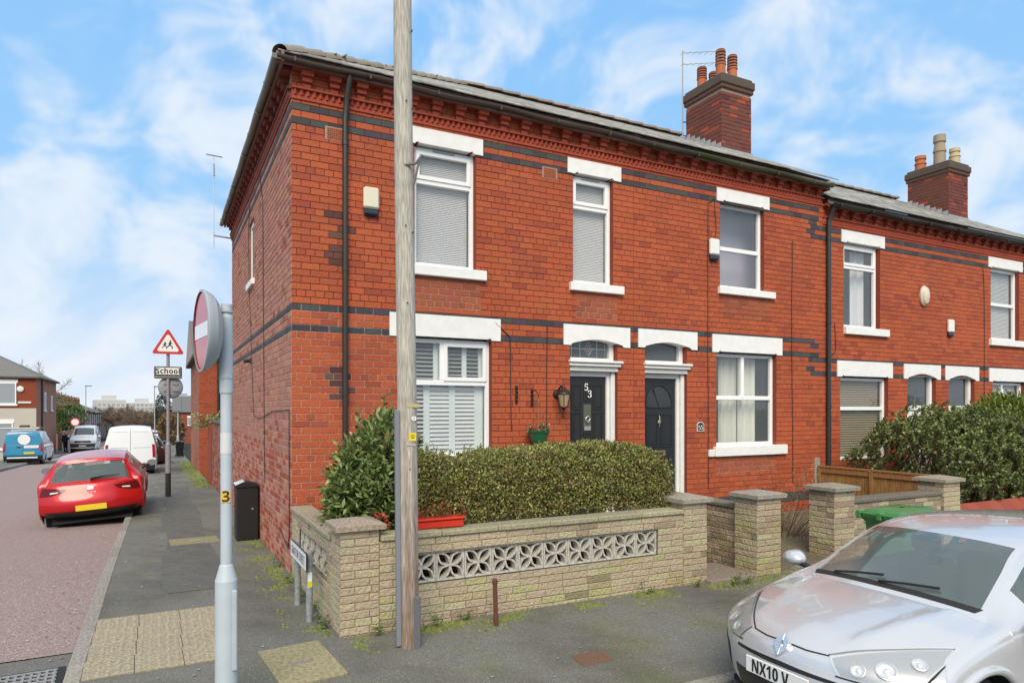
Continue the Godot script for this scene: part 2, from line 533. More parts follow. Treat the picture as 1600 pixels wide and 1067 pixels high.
	for i in 9:
		var row := []
		for k in 14: row.append(Vector3(5.16 + k * 0.31, 0.03 + (1.0 - i / 8.0) * 0.16 + nz.get_noise_2d(k * 2.0, i * 2.0) * 0.025, 2.62 - (8 - i) * 0.0 - (1.0 - i / 8.0) * 2.64))
		rows.append(row)
	gd.sheet(rows, Color(0.75, 0.72, 0.62))
	setting("gravel_garden", gd, M.gravel, "gravelled front garden of the middle house")
	gd = MB.new()
	gd.box(Vector3(9.36, -0.4, 0.0), Vector3(24.0, 0.02, 2.3), Color(0.16, 0.12, 0.08))
	setting("garden_soil", gd, M.gravel, "soil of the neighbouring front garden")
	var pa := Node3D.new(); pa.name = "garden_path"; add_child(pa); tag(pa, "flagged path between the gate piers", "", "", "structure")
	for i in 4:
		var m := MB.new()
		m.cham(Vector3(4.2, -0.3, 2.5 - i * 0.62 - 0.6), Vector3(4.93, 0.04 + i * 0.03, 2.5 - i * 0.62 + (0.12 if i == 0 else 0.0)), 0.01, vary(Color(0.3, 0.25, 0.2) if i == 0 else Color(0.2, 0.11, 0.09), 0.1))
		part("flagstone", m, M.concrete, pa)
	var st := MB.new()
	st.cham(Vector3(5.35, -0.3, 2.3), Vector3(6.38, 0.035, 2.62), 0.012, Color(0.3, 0.27, 0.2))
	part("threshold_slab", st, M.concrete, pa)
	st = MB.new()
	st.box(Vector3(5.3, 0.0, 1.32), Vector3(6.6, 0.16, 1.42), Color(0.045, 0.035, 0.03))
	part("edging_board", st, M.bark, pa)

# ---------- brickwork ----------
const CO := 1.0 / 12.0      # one course
const Y0 := -0.3833         # bottom of course 0 (course 40 is the lower blue band at 2.99)
var brick_cache := {}
var tones := {}
func tone_sets() -> void:
	var r := RandomNumberGenerator.new(); r.seed = 3
	var mk := func(base: Color, n: int, k: float) -> Array:
		var a := []
		for i in n:
			var f := 1.0 + r.randf_range(-k, k)
			a.append(Color(base.r * f, base.g * f * (1.0 + r.randf_range(-k, k) * 0.7), base.b * f))
		a.sort_custom(func(p, q): return p.r < q.r)
		return a
	tones["red"] = mk.call(Color(0.55, 0.118, 0.043), 12, 0.13)
	tones["dark"] = mk.call(Color(0.46, 0.096, 0.044), 6, 0.14)
	tones["blue"] = mk.call(Color(0.085, 0.083, 0.095), 5, 0.3)
	tones["soot"] = mk.call(Color(0.13, 0.055, 0.045), 4, 0.45)
	tones["pink"] = mk.call(Color(0.56, 0.235, 0.16), 12, 0.18)
	tones["stock"] = mk.call(Color(0.28, 0.09, 0.06), 10, 0.28)
	tones["buff"] = mk.call(Color(0.56, 0.485, 0.32), 10, 0.11)
	tones["grimy"] = mk.call(Color(0.40, 0.33, 0.22), 8, 0.22)
	tones["mossy"] = mk.call(Color(0.49, 0.435, 0.24), 8, 0.14)
	tones["new"] = mk.call(Color(0.43, 0.11, 0.05), 6, 0.15)
func brick_mesh(w: float, h: float, d: float, set_name: String, i: int) -> ArrayMesh:
	var key := "%d_%d_%d_%s%d" % [roundi(w * 200), roundi(h * 500), roundi(d * 500), set_name, i]
	if not brick_cache.has(key):
		var m := MB.new()
		block(m, Transform3D(), roundi(w * 200) / 200.0, roundi(h * 500) / 500.0, d, tones[set_name][i])
		brick_cache[key] = m.mesh()
	return brick_cache[key]
func block(m: MB, t: Transform3D, w: float, h: float, d: float, col: Color) -> void:
	var e := minf(0.004, d * 0.3)
	var a := [t * Vector3(0, 0, -d), t * Vector3(w, 0, -d), t * Vector3(w, h, -d), t * Vector3(0, h, -d)]
	var f := [t * Vector3(0, 0, -e), t * Vector3(w, 0, -e), t * Vector3(w, h, -e), t * Vector3(0, h, -e)]
	var g := [t * Vector3(e, e, 0), t * Vector3(w - e, e, 0), t * Vector3(w - e, h - e, 0), t * Vector3(e, h - e, 0)]
	m.quad(g[0], g[1], g[2], g[3], col)
	for i in 4:
		var k := (i + 1) % 4
		m.quad(f[i], f[k], g[k], g[i], col)
		m.quad(a[i], a[k], f[k], f[i], col)

# W: o, u, n, len, rows (first, last), c, L, holes [[u0, y0, u1, y1]], pick (Callable(u, y, row) -> [set, index]), joint, mortar, mortars [[u0, y0, u1, y1, colour]], single (how many bricks get a mesh of their own)
func brick_wall(host: Node3D, W: Dictionary) -> void:
	var u: Vector3 = W.u; var nn: Vector3 = W.n; var o: Vector3 = W.o
	var c: float = W.get("c", CO); var L: float = W.get("L", 0.222); var jt: float = W.get("joint", 0.006)
	var holes: Array = W.get("holes", [])
	var B := Basis(u, Vector3.UP, nn)
	var eye := Vector3(-1.39, 2.0, 8.46)
	var list := []
	for row in range(W.rows[0], W.rows[1]):
		var y: float = W.get("y0", Y0) + row * c
		var ym := y + c * 0.5
		var spans := [[0.0, W.len]]
		for hl in holes:
			if ym > hl[1] and ym < hl[3]:
				var ns := []
				for s in spans:
					if hl[2] <= s[0] or hl[0] >= s[1]: ns.append(s); continue
					if hl[0] > s[0] + 0.01: ns.append([s[0], hl[0]])
					if hl[2] < s[1] - 0.01: ns.append([hl[2], s[1]])
				spans = ns
		for s in spans:
			var x: float = s[0]
			var first := fposmod((0.5 * L if row % 2 else 0.0) - s[0], L)
			if row % 6 == 3 and W.get("headers", true): first = fposmod(0.25 * L - s[0], L * 0.5)
			if first < 0.04: first += L
			var nxt: float = s[0] + first
			while x < s[1] - 0.012:
				var e := minf(nxt, s[1])
				if s[1] - e < 0.04: e = s[1]
				var p: Array = W.pick.call((x + e) * 0.5, ym, row)
				list.append([x + jt * 0.5, e - jt * 0.5, y + jt * 0.5, y + c - jt * 0.5, p[0], p[1]])
				x = e
				var st := L * (0.5 if (row % 6 == 3 and W.get("headers", true)) else 1.0)
				if W.has("ragged"): st = W.ragged[rng.randi() % W.ragged.size()]
				nxt = x + st
	var single: int = W.get("single", 0)
	if single > 0 and list.size() > single:
		for b in list: b.append((o + u * b[0] + Vector3.UP * b[2]).distance_squared_to(eye))
		list.sort_custom(func(p, q): return p[6] < q[6])
	var stuff := MB.new()
	var rough: float = W.get("proud", 0.0015)
	for i in list.size():
		var b: Array = list[i]
		var t := Transform3D(B, o + u * b[0] + Vector3.UP * (b[2] - o.y) + nn * rnd(-rough, rough))
		var wd: float = b[1] - b[0]; var ht: float = b[3] - b[2]
		if i < single:
			var sx := wd / (roundi(wd * 200) / 200.0); var sy := ht / (roundi(ht * 500) / 500.0)
			part("brick", brick_mesh(wd, ht, 0.02, b[4], b[5]), W.get("mat", M.brick), host, t * Transform3D(Basis.from_scale(Vector3(sx, sy, 1)), Vector3.ZERO))
		else:
			block(stuff, t, wd, ht, 0.02, tones[b[4]][b[5]])
	if stuff.v.size():
		part("brickwork", stuff, W.get("mat", M.brick), host, Transform3D(), "", "stuff")
func wall_backing(W: Dictionary) -> MB:
	var m := MB.new()
	var c: float = W.get("c", CO)
	var yb: float = W.get("y0", Y0) + W.rows[0] * c; var yt: float = W.get("y0", Y0) + W.rows[1] * c
	var xs := [0.0, W.len]; var ys := [yb, yt]
	var lists: Array = W.get("holes", []) + W.get("mortars", [])
	for r in lists:
		for k in [0, 2]:
			if r[k] > 0.0 and r[k] < W.len: xs.append(r[k])
		for k in [1, 3]:
			if r[k] > yb and r[k] < yt: ys.append(r[k])
	xs.sort(); ys.sort()
	var u: Vector3 = W.u
	var at := func(x: float, y: float, d: float) -> Vector3: return W.o + u * x + Vector3.UP * (y - W.o.y) + W.n * d
	var dp: float = -W.get("depth", 0.006)
	for i in xs.size() - 1:
		for j in ys.size() - 1:
			if xs[i + 1] - xs[i] < 1e-5 or ys[j + 1] - ys[j] < 1e-5: continue
			var cx: float = (xs[i] + xs[i + 1]) / 2; var cy: float = (ys[j] + ys[j + 1]) / 2
			var gone := false
			for h in W.get("holes", []):
				if cx > h[0] and cx < h[2] and cy > h[1] and cy < h[3]: gone = true
			if gone: continue
			var col: Color = W.mortar
			for h in W.get("mortars", []):
				if cx > h[0] and cx < h[2] and cy > h[1] and cy < h[3]: col = h[4]
			m.quad(at.call(xs[i], ys[j], dp), at.call(xs[i + 1], ys[j], dp), at.call(xs[i + 1], ys[j + 1], dp), at.call(xs[i], ys[j + 1], dp), col)
	for h in W.get("holes", []):
		var rc: Color = W.get("reveal", Color(0.3, 0.06, 0.035))
		var q := [[h[0], h[1]], [h[2], h[1]], [h[2], h[3]], [h[0], h[3]]]
		for i in 4:
			var a: Array = q[i]; var b: Array = q[(i + 1) % 4]
			m.quad(at.call(b[0], b[1], dp), at.call(a[0], a[1], dp), at.call(a[0], a[1], -0.2), at.call(b[0], b[1], -0.2), rc)
	return m

# ---------- joinery ----------
func bars(m: MB, x0: float, y0: float, x1: float, y1: float, w: float, z0: float, z1: float, col: Color) -> void:
	m.cham(Vector3(x0, y0, z0), Vector3(x0 + w, y1, z1), 0.006, col)
	m.cham(Vector3(x1 - w, y0, z0), Vector3(x1, y1, z1), 0.006, col)
	m.cham(Vector3(x0 + w, y1 - w, z0), Vector3(x1 - w, y1, z1 - 0.001), 0.006, col)
	m.cham(Vector3(x0 + w, y0, z0), Vector3(x1 - w, y0 + w, z1 - 0.001), 0.006, col)
func pane(host: Node, x0: float, y0: float, x1: float, y1: float, z: float) -> void:
	var m := MB.new()
	m.quad(Vector3(x0, y0, z), Vector3(x1, y0, z), Vector3(x1, y1, z), Vector3(x0, y1, z), WHITE)
	part("pane", m, M.glass, host)
func room(host: Node, x0: float, y0: float, x1: float, y1: float, depth: float, col: Color) -> void:
	var m := MB.new()
	var a := Vector3(x0 - 0.3, y0 - 0.4, -0.21); var b := Vector3(x1 + 0.3, y1 + 0.2, -0.21 - depth)
	m.quad(Vector3(a.x, a.y, b.z), Vector3(b.x, a.y, b.z), Vector3(b.x, b.y, b.z), Vector3(a.x, b.y, b.z), col)
	m.quad(Vector3(a.x, a.y, a.z), Vector3(a.x, a.y, b.z), Vector3(a.x, b.y, b.z), Vector3(a.x, b.y, a.z), col)
	m.quad(Vector3(b.x, a.y, b.z), Vector3(b.x, a.y, a.z), Vector3(b.x, b.y, a.z), Vector3(b.x, b.y, b.z), col)
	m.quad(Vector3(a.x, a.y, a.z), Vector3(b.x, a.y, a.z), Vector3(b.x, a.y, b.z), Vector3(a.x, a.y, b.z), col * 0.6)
	m.quad(Vector3(a.x, b.y, b.z), Vector3(b.x, b.y, b.z), Vector3(b.x, b.y, a.z), Vector3(a.x, b.y, a.z), col)
	part("interior", m, M.matt, host)
var PVC := Color(0.86, 0.87, 0.87)
var STONE := Color(0.84, 0.84, 0.82)
# style: split = height of the transom, "sash" = two equal lights, cols = mullions
func window(house: Node, x0: float, y0: float, x1: float, y1: float, o: Dictionary) -> Node3D:
	var m := MB.new()
	var zf := -0.085; var zb := -0.15
	bars(m, x0, y0, x1, y1, 0.055, zb, zf, PVC)
	var w := 0.045
	var lights := []
	if o.has("split"):
		m.cham(Vector3(x0 + 0.055, o.split - 0.035, zb), Vector3(x1 - 0.055, o.split + 0.035, zf - 0.003), 0.006, PVC)
		lights.append([x0 + 0.055, y0 + 0.055, x1 - 0.055, o.split - 0.035, false])
		if o.has("top_cols"):
			var xa := x0 + 0.055
			for k in o.top_cols.size():
				var xm: float = o.top_cols[k]
				m.cham(Vector3(xm - 0.03, o.split + 0.035, zb), Vector3(xm + 0.03, y1 - 0.055, zf - 0.003), 0.006, PVC)
				lights.append([xa, o.split + 0.035, xm - 0.03, y1 - 0.055, false]); xa = xm + 0.03
			lights.append([xa, o.split + 0.035, x1 - 0.055, y1 - 0.055, true])
		else:
			lights.append([x0 + 0.055, o.split + 0.035, x1 - 0.055, y1 - 0.055, o.get("opener", true)])
	else:
		lights.append([x0 + 0.055, y0 + 0.055, x1 - 0.055, y1 - 0.055, false])
	for l in lights:
		if l[4]: bars(m, l[0] - 0.012, l[1] - 0.012, l[2] + 0.012, l[3] + 0.012, 0.055, zf - 0.04, zf + 0.014, PVC)
	if o.get("vent", false):
		m.box(Vector3((x0 + x1) / 2 - 0.16, y1 - 0.032, zf), Vector3((x0 + x1) / 2 + 0.16, y1 - 0.018, zf + 0.012), Color(0.35, 0.35, 0.35))
	if o.get("cols", 0.0) > 0.0:
		m.cham(Vector3(o.cols - 0.035, o.get("cols_from", y0), zb), Vector3(o.cols + 0.035, y1 - 0.05, zf + 0.004), 0.006, PVC)
	var win := part("window", m, M.plastic, house)
	for l in lights: pane(win, l[0], l[1], l[2], l[3], zf - 0.03)
	room(win, x0, y0, x1, y1, o.get("deep", 1.6), o.get("room", Color(0.2, 0.19, 0.17)))
	return win
func sill(house: Node, x0: float, x1: float, y0: float, y1: float) -> void:
	var m := MB.new()
	m.cham(Vector3(x0, y0, -0.16), Vector3(x1, y1, 0.065), 0.008, STONE)
	part("sill", m, M.paint, house)
func lintel(house: Node, x0: float, x1: float, y0: float, y1: float, arch := 0.0, foot := 0.13) -> void:
	var p := PackedVector2Array([Vector2(x0, y1), Vector2(x0, y0), Vector2(x0 + foot, y0)])
	if arch > 0.0:
		for i in 11:
			var f := i / 10.0
			p.append(Vector2(lerpf(x0 + foot + 0.03, x1 - foot - 0.03, f), y0 + 0.03 + arch * sin(PI * f)))
	else:
		p.append_array([Vector2(x0 + foot + 0.03, y0 + 0.03), Vector2(x0 + foot + 0.07, y0 + 0.015), Vector2(x1 - foot - 0.07, y0 + 0.015), Vector2(x1 - foot - 0.03, y0 + 0.03)])
	p.append_array([Vector2(x1 - foot, y0), Vector2(x1, y0), Vector2(x1, y1)])
	var m := MB.new()
	m.extrude(p, -0.16, 0.016, STONE)
	part("lintel", m, M.paint, house)
func slats(host: Node, called: String, x0: float, y0: float, x1: float, y1: float, z: float, pitch: float, tilt: float, depth: float, col: Color, mt: Material) -> void:
	var m := MB.new()
	var y := y0
	while y < y1:
		m.box(Vector3(x0, -0.0012, -depth / 2), Vector3(x1, 0.0012, depth / 2), col, Transform3D(Basis(Vector3.RIGHT, tilt), Vector3(0, y, z)))
		y += pitch
	part(called, m, mt, host, Transform3D(), "", "stuff")
func curtain(host: Node, x0: float, x1: float, y0: float, y1: float, z: float, col: Color, folds: float) -> void:
	var g := []
	for i in 2:
		var row := []
		for k in 41:
			var x := lerpf(x0, x1, k / 40.0)
			row.append(Vector3(x, y1 if i else y0, z + 0.03 * sin(x * folds) + 0.012 * sin(x * folds * 2.7 + 1.0)))
		g.append(row)
	var m := MB.new()
	m.sheet(g, col)
	part("curtain", m, M.matt, host)

# ---------- eaves and roof ----------
func cornice(house: Node, o: Vector3, u: Vector3, n: Vector3, len: float, dy: float, col: Color, skip := []) -> void:
	var t := Transform3D(Basis(u, Vector3.UP, n), Vector3(o.x, dy, o.z))
	var m := MB.new()
	m.box(Vector3(0, 5.745, -0.02), Vector3(len, 5.79, 0.018), col, t)
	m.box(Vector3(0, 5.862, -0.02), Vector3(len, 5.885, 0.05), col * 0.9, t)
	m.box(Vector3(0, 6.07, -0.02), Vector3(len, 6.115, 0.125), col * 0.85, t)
	part("string_course", m, M.brick, house)
	m = MB.new()
	var x := 0.0
	while x < len - 0.07:
		var p := PackedVector2Array([Vector2(x, 0.0), Vector2(x + 0.075, 0.0), Vector2(x + 0.0375, 0.042)])
		var tt := t * Transform3D(Basis(Vector3.RIGHT, Vector3.BACK, Vector3.DOWN), Vector3(0, 5.862, 0.0))
		m.extrude(p, 0.002, 0.07, vary(col, 0.12), tt)
		x += 0.076
	part("dentil_course", m, M.brick, house, Transform3D(), "", "stuff")
	var k := MB.new()
	k.cham(Vector3(-0.05, 0, 0), Vector3(0.05, 0.06, 0.04), 0.006, col)
	k.cham(Vector3(-0.06, 0.06, 0), Vector3(0.06, 0.12, 0.075), 0.006, col)
	k.cham(Vector3(-0.075, 0.12, 0), Vector3(0.075, 0.186, 0.118), 0.008, col * 0.95)
	var km := k.mesh()
	var s := 0.17
	while s < len - 0.05:
		part("corbel", km, M.brick, house, t * Transform3D(Basis(), Vector3(s, 5.885, 0)))
		s += 0.3333
func gutter(house: Node, a: Vector3, b: Vector3, r: float, col: Color, seed_moss := false) -> void:
	var m := MB.new()
	var d := (b - a).normalized(); var sd := d.cross(Vector3.UP).normalized()
	var L := a.distance_to(b)
	var nseg := int(L / 0.25) + 1
	var go := []; var gi := []; var co := []
	var f := FastNoiseLite.new(); f.frequency = 1.4
	for i in nseg + 1:
		var p := a.lerp(b, i / float(nseg)) + Vector3(0, -0.012 * sin(i * 0.9), 0)
		var ro := []; var ri := []; var cc := []
		var cl := col
		if seed_moss: cl = col.lerp(Color(0.06, 0.085, 0.025), clampf(f.get_noise_1d(i * 0.7) * 2.0 + 0.3, 0.0, 0.9))
		for k in 9:
			var an := PI * k / 8.0
			ro.append(p + sd * cos(an) * r - Vector3.UP * sin(an) * r); ri.append(p + sd * cos(an) * (r - 0.006) - Vector3.UP * sin(an) * (r - 0.006)); cc.append(cl)
		go.append(ro); gi.append(ri); co.append(cc)
	m.sheet(go, co); m.sheet(gi, co, true)
	for i in int(L / 0.9) + 1:
		var p := a + d * minf(i * 0.9 + 0.2, L)
		m.box(Vector3(-0.012, -r - 0.008, -r - 0.004), Vector3(0.012, 0.004, r + 0.004), col * 0.8, Transform3D(Basis(d, Vector3.UP, d.cross(Vector3.UP)), p))
	part("gutter", m, M.satin, house)
	var fb := MB.new()
	fb.box(Vector3(0, -0.06, -0.075 - r * 0.2), Vector3(L, 0.065, -r - 0.002), Color(0.2, 0.13, 0.1), Transform3D(Basis(d, Vector3.UP, d.cross(Vector3.UP)), a))
	part("fascia", fb, M.satin, house)
func pipe(house: Node, pts: Array, r: float, col: Color) -> MeshInstance3D:
	var m := MB.new()
	m.tube(pts, r, 10, col)
	var top: Vector3 = pts[pts.size() - 2]; var bot: Vector3 = pts[-1]
	var y := top.y - 0.3
	while y > bot.y + 0.2:
		var f := (top.y - y) / (top.y - bot.y)
		var p := top.lerp(bot, f)
		m.tube([p + Vector3(0, 0.03, 0), p - Vector3(0, 0.03, 0)], r + 0.007, 10, col)
		y -= 1.55
	return part("downpipe", m, M.satin, house)
# slates laid on a slope: o = eave start, u = along, s = up the slope, clip(a, b) says if a slate stands there
func slates(host: Node, o: Vector3, u: Vector3, s: Vector3, len: float, rise: float, clip: Callable, base: Color) -> void:
	var n := u.cross(s).normalized()
	var m := MB.new()
	var row := 0
	var b := 0.0
	var f := FastNoiseLite.new(); f.frequency = 0.5; f.seed = 4
	while b < rise - 0.1:
		var x := -0.125 if row % 2 else 0.0
		while x < len:
			if clip.call(x + 0.125, b + 0.1):
				var p := o + u * x + s * b
				var moss := clampf(f.get_noise_3dv(p * 2.0) * 1.6, 0.0, 0.7)
				var c := vary(base, 0.4).lerp(Color(0.26, 0.25, 0.13), moss * 0.7)
				var t := Transform3D(Basis(u, s, n).rotated(u, 0.04 + rnd(-0.008, 0.008)).rotated(n, rnd(-0.02, 0.02)), p + n * (0.01 + rnd(0.0, 0.003)))
				var k := rnd(-0.006, 0.006)
				m.box(Vector3(0.003, -0.02 + k, -0.004), Vector3(0.247, minf(0.22, rise - b), 0.008), c, t)
			x += 0.25
		b += 0.185; row += 1
	part("slates", m, M.slate, host, Transform3D(), "", "stuff")
func ridge(host: Node, a: Vector3, b: Vector3, col: Color, called := "ridge_tile") -> void:
	var L := a.distance_to(b); var d := (b - a).normalized()
	var n := int(ceil(L / 0.42))
	var side := d.cross(Vector3.UP).normalized(); var up := side.cross(d)
	var m := MB.new()
	var g := []
	for i in 2:
		var row := []
		for k in 9:
			var an := PI * k / 8.0
			var r := 0.105 + 0.012 * i
			row.append(Vector3(cos(an) * r, sin(an) * r * 0.8 + 0.015 * i, -0.44 * i))
		g.append(row)
	m.sheet(g, Color(1, 1, 1), false); m.sheet([[g[1][0], g[1][8]], [g[1][2], g[1][6]], [g[1][4], g[1][4]]], Color(1, 1, 1), true)
	for i in n:
		var mm := MB.new(); mm.v = m.v; mm.n = m.n; mm.ix = m.ix
		var cc := vary(col, 0.18); var cs := PackedColorArray(); cs.resize(m.v.size()); cs.fill(cc); mm.c = cs
		part(called, mm, M.concrete, host, Transform3D(Basis(side, up, -d), a + d * (L * i / n) + up * -0.03))
func chimney(house: Node, x0: float, x1: float, z0: float, z1: float, yb: float, yt: float, seed_: int) -> MeshInstance3D:
	var core := MB.new()
	core.box(Vector3(x0 + 0.012, yb - 0.4, z0 + 0.012), Vector3(x1 - 0.012, yt, z1 - 0.012), Color(0.5, 0.39, 0.32))
	var ch := part("chimney", core, M.mortar, house)
	var r := RandomNumberGenerator.new(); r.seed = seed_
	var pick := func(a, y, row): return ["stock" if r.randf() < 0.85 else ("dark" if r.randf() < 0.8 else "soot"), r.randi() % 4]
	var base := {"rows": [0, int((yt - yb + 0.4) / CO)], "y0": yb - 0.4, "pick": pick, "joint": 0.008, "proud": 0.004, "headers": false}
	for f in [[Vector3(x0, yb - 0.4, z1), Vector3.RIGHT, Vector3.BACK, x1 - x0], [Vector3(x0, yb - 0.4, z0), Vector3.BACK, Vector3.LEFT, z1 - z0], [Vector3(x1, yb - 0.4, z1), Vector3.FORWARD, Vector3.RIGHT, z1 - z0], [Vector3(x1, yb - 0.4, z0), Vector3.LEFT, Vector3.FORWARD, x1 - x0]]:
		var W: Dictionary = base.duplicate()
		W.o = f[0]; W.u = f[1]; W.n = f[2]; W.len = f[3]
		brick_wall(ch, W)
	var m := MB.new()
	var g := Color(0.13, 0.10, 0.075)
	m.cham(Vector3(x0 - 0.035, yt, z0 - 0.035), Vector3(x1 + 0.035, yt + 0.08, z1 + 0.035), 0.012, Color(0.17, 0.08, 0.06))
	m.cham(Vector3(x0 - 0.06, yt + 0.082, z0 - 0.06), Vector3(x1 + 0.06, yt + 0.25, z1 + 0.06), 0.02, g)
	m.cham(Vector3(x0 - 0.02, yt + 0.252, z0 - 0.02), Vector3(x1 + 0.02, yt + 0.31, z1 + 0.02), 0.02, g * 1.2)
	part("cap", m, M.concrete, ch)
	# stepped lead flashing up the side
	m = MB.new()
	var steps := 7
	for i in steps:
		var za := z1 - (z1 - z0) * i / steps; var zb := z1 - (z1 - z0) * (i + 1) / steps
		var y := yb + (z1 - za) * 0.54 - 0.05
		m.box(Vector3(x0 - 0.012, y, zb), Vector3(x0 - 0.004, y + 0.26, za - 0.015), vary(Color(0.5, 0.51, 0.53), 0.1))
	m.box(Vector3(x0 - 0.03, yb - 0.12, z1 + 0.004), Vector3(x1 + 0.03, yb + 0.1, z1 + 0.016), Color(0.5, 0.51, 0.53))
	part("flashing", m, M.galv, ch)
	return ch
func pot(ch: Node, at: Vector3, h: float, r: float, col: Color, louvres := true) -> void:
	var m := MB.new()
	m.lathe([[r * 0.98, 0.0], [r * 0.92, h * 0.45], [r * 1.05, h * 0.47], [r * 1.05, h * 0.52], [r * 0.95, h * 0.53]], 18, col, Transform3D(Basis(), at))
	if louvres:
		for k in 4:
			var y := h * (0.55 + 0.105 * k)
			m.lathe([[r * 0.8, y], [r * 1.02, y + h * 0.02], [r * 0.96, y + h * 0.075], [r * 0.8, y + h * 0.085]], 18, col.lerp(Color(0.12, 0.07, 0.05), 0.55), Transform3D(Basis(), at))
		m.lathe([[r * 0.95, h * 0.96], [r * 0.7, h], [0.001, h * 1.01]], 18, col * 0.7, Transform3D(Basis(), at))
	else:
		m.lathe([[r * 0.95, h * 0.53], [r * 0.8, h * 0.75], [r * 1.0, h * 0.78], [r * 0.95, h], [r * 0.6, h * 0.97]], 18, col, Transform3D(Basis(), at))
	part("chimney_pot", m, M.matt, ch)

func door(house: Node, x0: float, x1: float, yb: float, col: Color, style: int) -> void:
	# white frame, moulded transom, fanlight
	var m := MB.new()
	var white := Color(0.8, 0.8, 0.78)
	m.cham(Vector3(x0, yb, -0.19), Vector3(x0 + 0.05, 2.57, -0.09), 0.006, white)
	m.cham(Vector3(x1 - 0.13, yb, -0.19), Vector3(x1 - 0.075, 2.57, -0.10), 0.006, white)
	m.cham(Vector3(x1 - 0.073, yb, -0.19), Vector3(x1, 2.57, -0.055), 0.01, white)
	m.cham(Vector3(x0 + 0.052, 2.50, -0.19), Vector3(x1 - 0.132, 2.568, -0.10), 0.006, white)
	m.cham(Vector3(x0, 2.735, -0.19), Vector3(x0 + 0.05, 3.06, -0.10), 0.006, white)
	m.cham(Vector3(x1 - 0.07, 2.735, -0.19), Vector3(x1, 3.06, -0.10), 0.006, white)
	m.cham(Vector3(x0 + 0.052, 2.735, -0.19), Vector3(x1 - 0.072, 2.78, -0.10), 0.006, white)
	var fr := part("door_frame", m, M.paint, house)
	m = MB.new()
	m.cham(Vector3(x0 - 0.0, 2.571, -0.19), Vector3(x1 + 0.02, 2.64, 0.0), 0.01, white * 0.95)
	m.cham(Vector3(x0 - 0.02, 2.642, -0.19), Vector3(x1 + 0.045, 2.69, 0.045), 0.01, white)
	m.cham(Vector3(x0 - 0.03, 2.692, -0.19), Vector3(x1 + 0.07, 2.733, 0.075), 0.012, white)
	var x := x0 + 0.02
	while x < x1 - 0.03:
		m.box(Vector3(x, 2.61, 0.0), Vector3(x + 0.02, 2.638, 0.012), white * 0.9); x += 0.04
	part("door_hood", m, M.paint, house)
	var d := Node3D.new()
	m = MB.new()
	var a := x0 + 0.055; var b := x1 - 0.135
	m.box(Vector3(a, yb, -0.19), Vector3(b, 2.498, -0.135), col)
	var w := b - a
	var panels := []
	if style == 0:
		panels = [[0.08, 2.0, 0.34, 2.38], [0.66, 2.0, 0.92, 2.38], [0.08, 1.36, 0.34, 1.96], [0.66, 1.36, 0.92, 1.96], [0.4, 1.42, 0.6, 1.66], [0.4, 2.13, 0.6, 2.4], [0.08, 0.7, 0.34, 1.28], [0.66, 0.7, 0.92, 1.28], [0.4, 0.7, 0.6, 1.28]]
	else:
		panels = [[0.1, 1.40, 0.46, 1.93], [0.54, 1.40, 0.9, 1.93], [0.1, 0.62, 0.46, 1.22], [0.54, 0.62, 0.9, 1.22]]
	for p in panels:
		var px0: float = a + w * p[0]; var px1: float = a + w * p[2]
		for e in [[px0, p[1], px1, p[1] + 0.018], [px0, p[3] - 0.018, px1, p[3]], [px0, p[1] + 0.018, px0 + 0.018, p[3] - 0.018], [px1 - 0.018, p[1] + 0.018, px1, p[3] - 0.018]]:
			m.cham(Vector3(e[0], e[1], -0.136), Vector3(e[2], e[3], -0.124), 0.004, col)
		m.cham(Vector3(px0 + 0.04, p[1] + 0.04, -0.136), Vector3(px1 - 0.04, p[3] - 0.04, -0.128), 0.006, col)
	var dr := part("door", m, M.satin, house)
	if style == 0:
		m = MB.new()
		m.box(Vector3(a + w * 0.4, 1.69, -0.137), Vector3(a + w * 0.6, 2.08, -0.131), Color(0.1, 0.11, 0.08))
		part("leaded_pane", m, M.gloss, dr)
		m = MB.new()
		m.tube([Vector3(a + w * 0.5, 1.86, -0.12) + Vector3(0.045, 0, 0), Vector3(a + w * 0.5, 1.905, -0.11), Vector3(a + w * 0.5, 1.86, -0.12) - Vector3(0.045, 0, 0), Vector3(a + w * 0.5, 1.80, -0.11), Vector3(a + w * 0.5 + 0.045, 1.86, -0.12)], 0.011, 8, Color(0.75, 0.74, 0.7))
		m.cham(Vector3(a + w * 0.41, 1.685, -0.13), Vector3(a + w * 0.59, 1.75, -0.118), 0.004, Color(0.6, 0.6, 0.55))
		part("knocker", m, M.metal, dr)
		for k in 2:
			var tm := TextMesh.new()
			tm.text = ["5", "3"][k]; tm.font_size = 48; tm.pixel_size = 0.0031; tm.depth = 0.008
			var sf := SystemFont.new(); sf.font_names = ["Droid Serif"]; sf.font_italic = true; tm.font = sf
			part("door_number", tm, M.plastic, dr, Transform3D(Basis(), Vector3(a + w * (0.47 + 0.09 * k), 2.34 - 0.105 * k, -0.124)))
	else:
		m = MB.new()
		var cc := Vector2(a + w * 0.5, 2.03)
		for k in 3:
			var poly := PackedVector2Array([cc + Vector2(0, 0.0)])
			for q in 7:
				var an := PI * (k + 0.06 + 0.88 * q / 6.0) / 3.0
				poly.append(cc + Vector2(cos(an) * w * 0.38, sin(an) * 0.34))
			m.extrude(poly, -0.136, -0.130, Color(0.035, 0.037, 0.04))
		part("fan_panes", m, M.gloss, dr)
		m = MB.new()
		for k in 4:
			var an := PI * k / 3.0
			m.tube([Vector3(cc.x, cc.y, -0.13), Vector3(cc.x + cos(an) * w * 0.4, cc.y + sin(an) * 0.36, -0.13)], 0.009, 6, col)
		var arc := []
		for k in 13: arc.append(Vector3(cc.x + cos(PI * k / 12.0) * w * 0.4, cc.y + sin(PI * k / 12.0) * 0.36, -0.13))
		m.tube(arc, 0.011, 6, col)
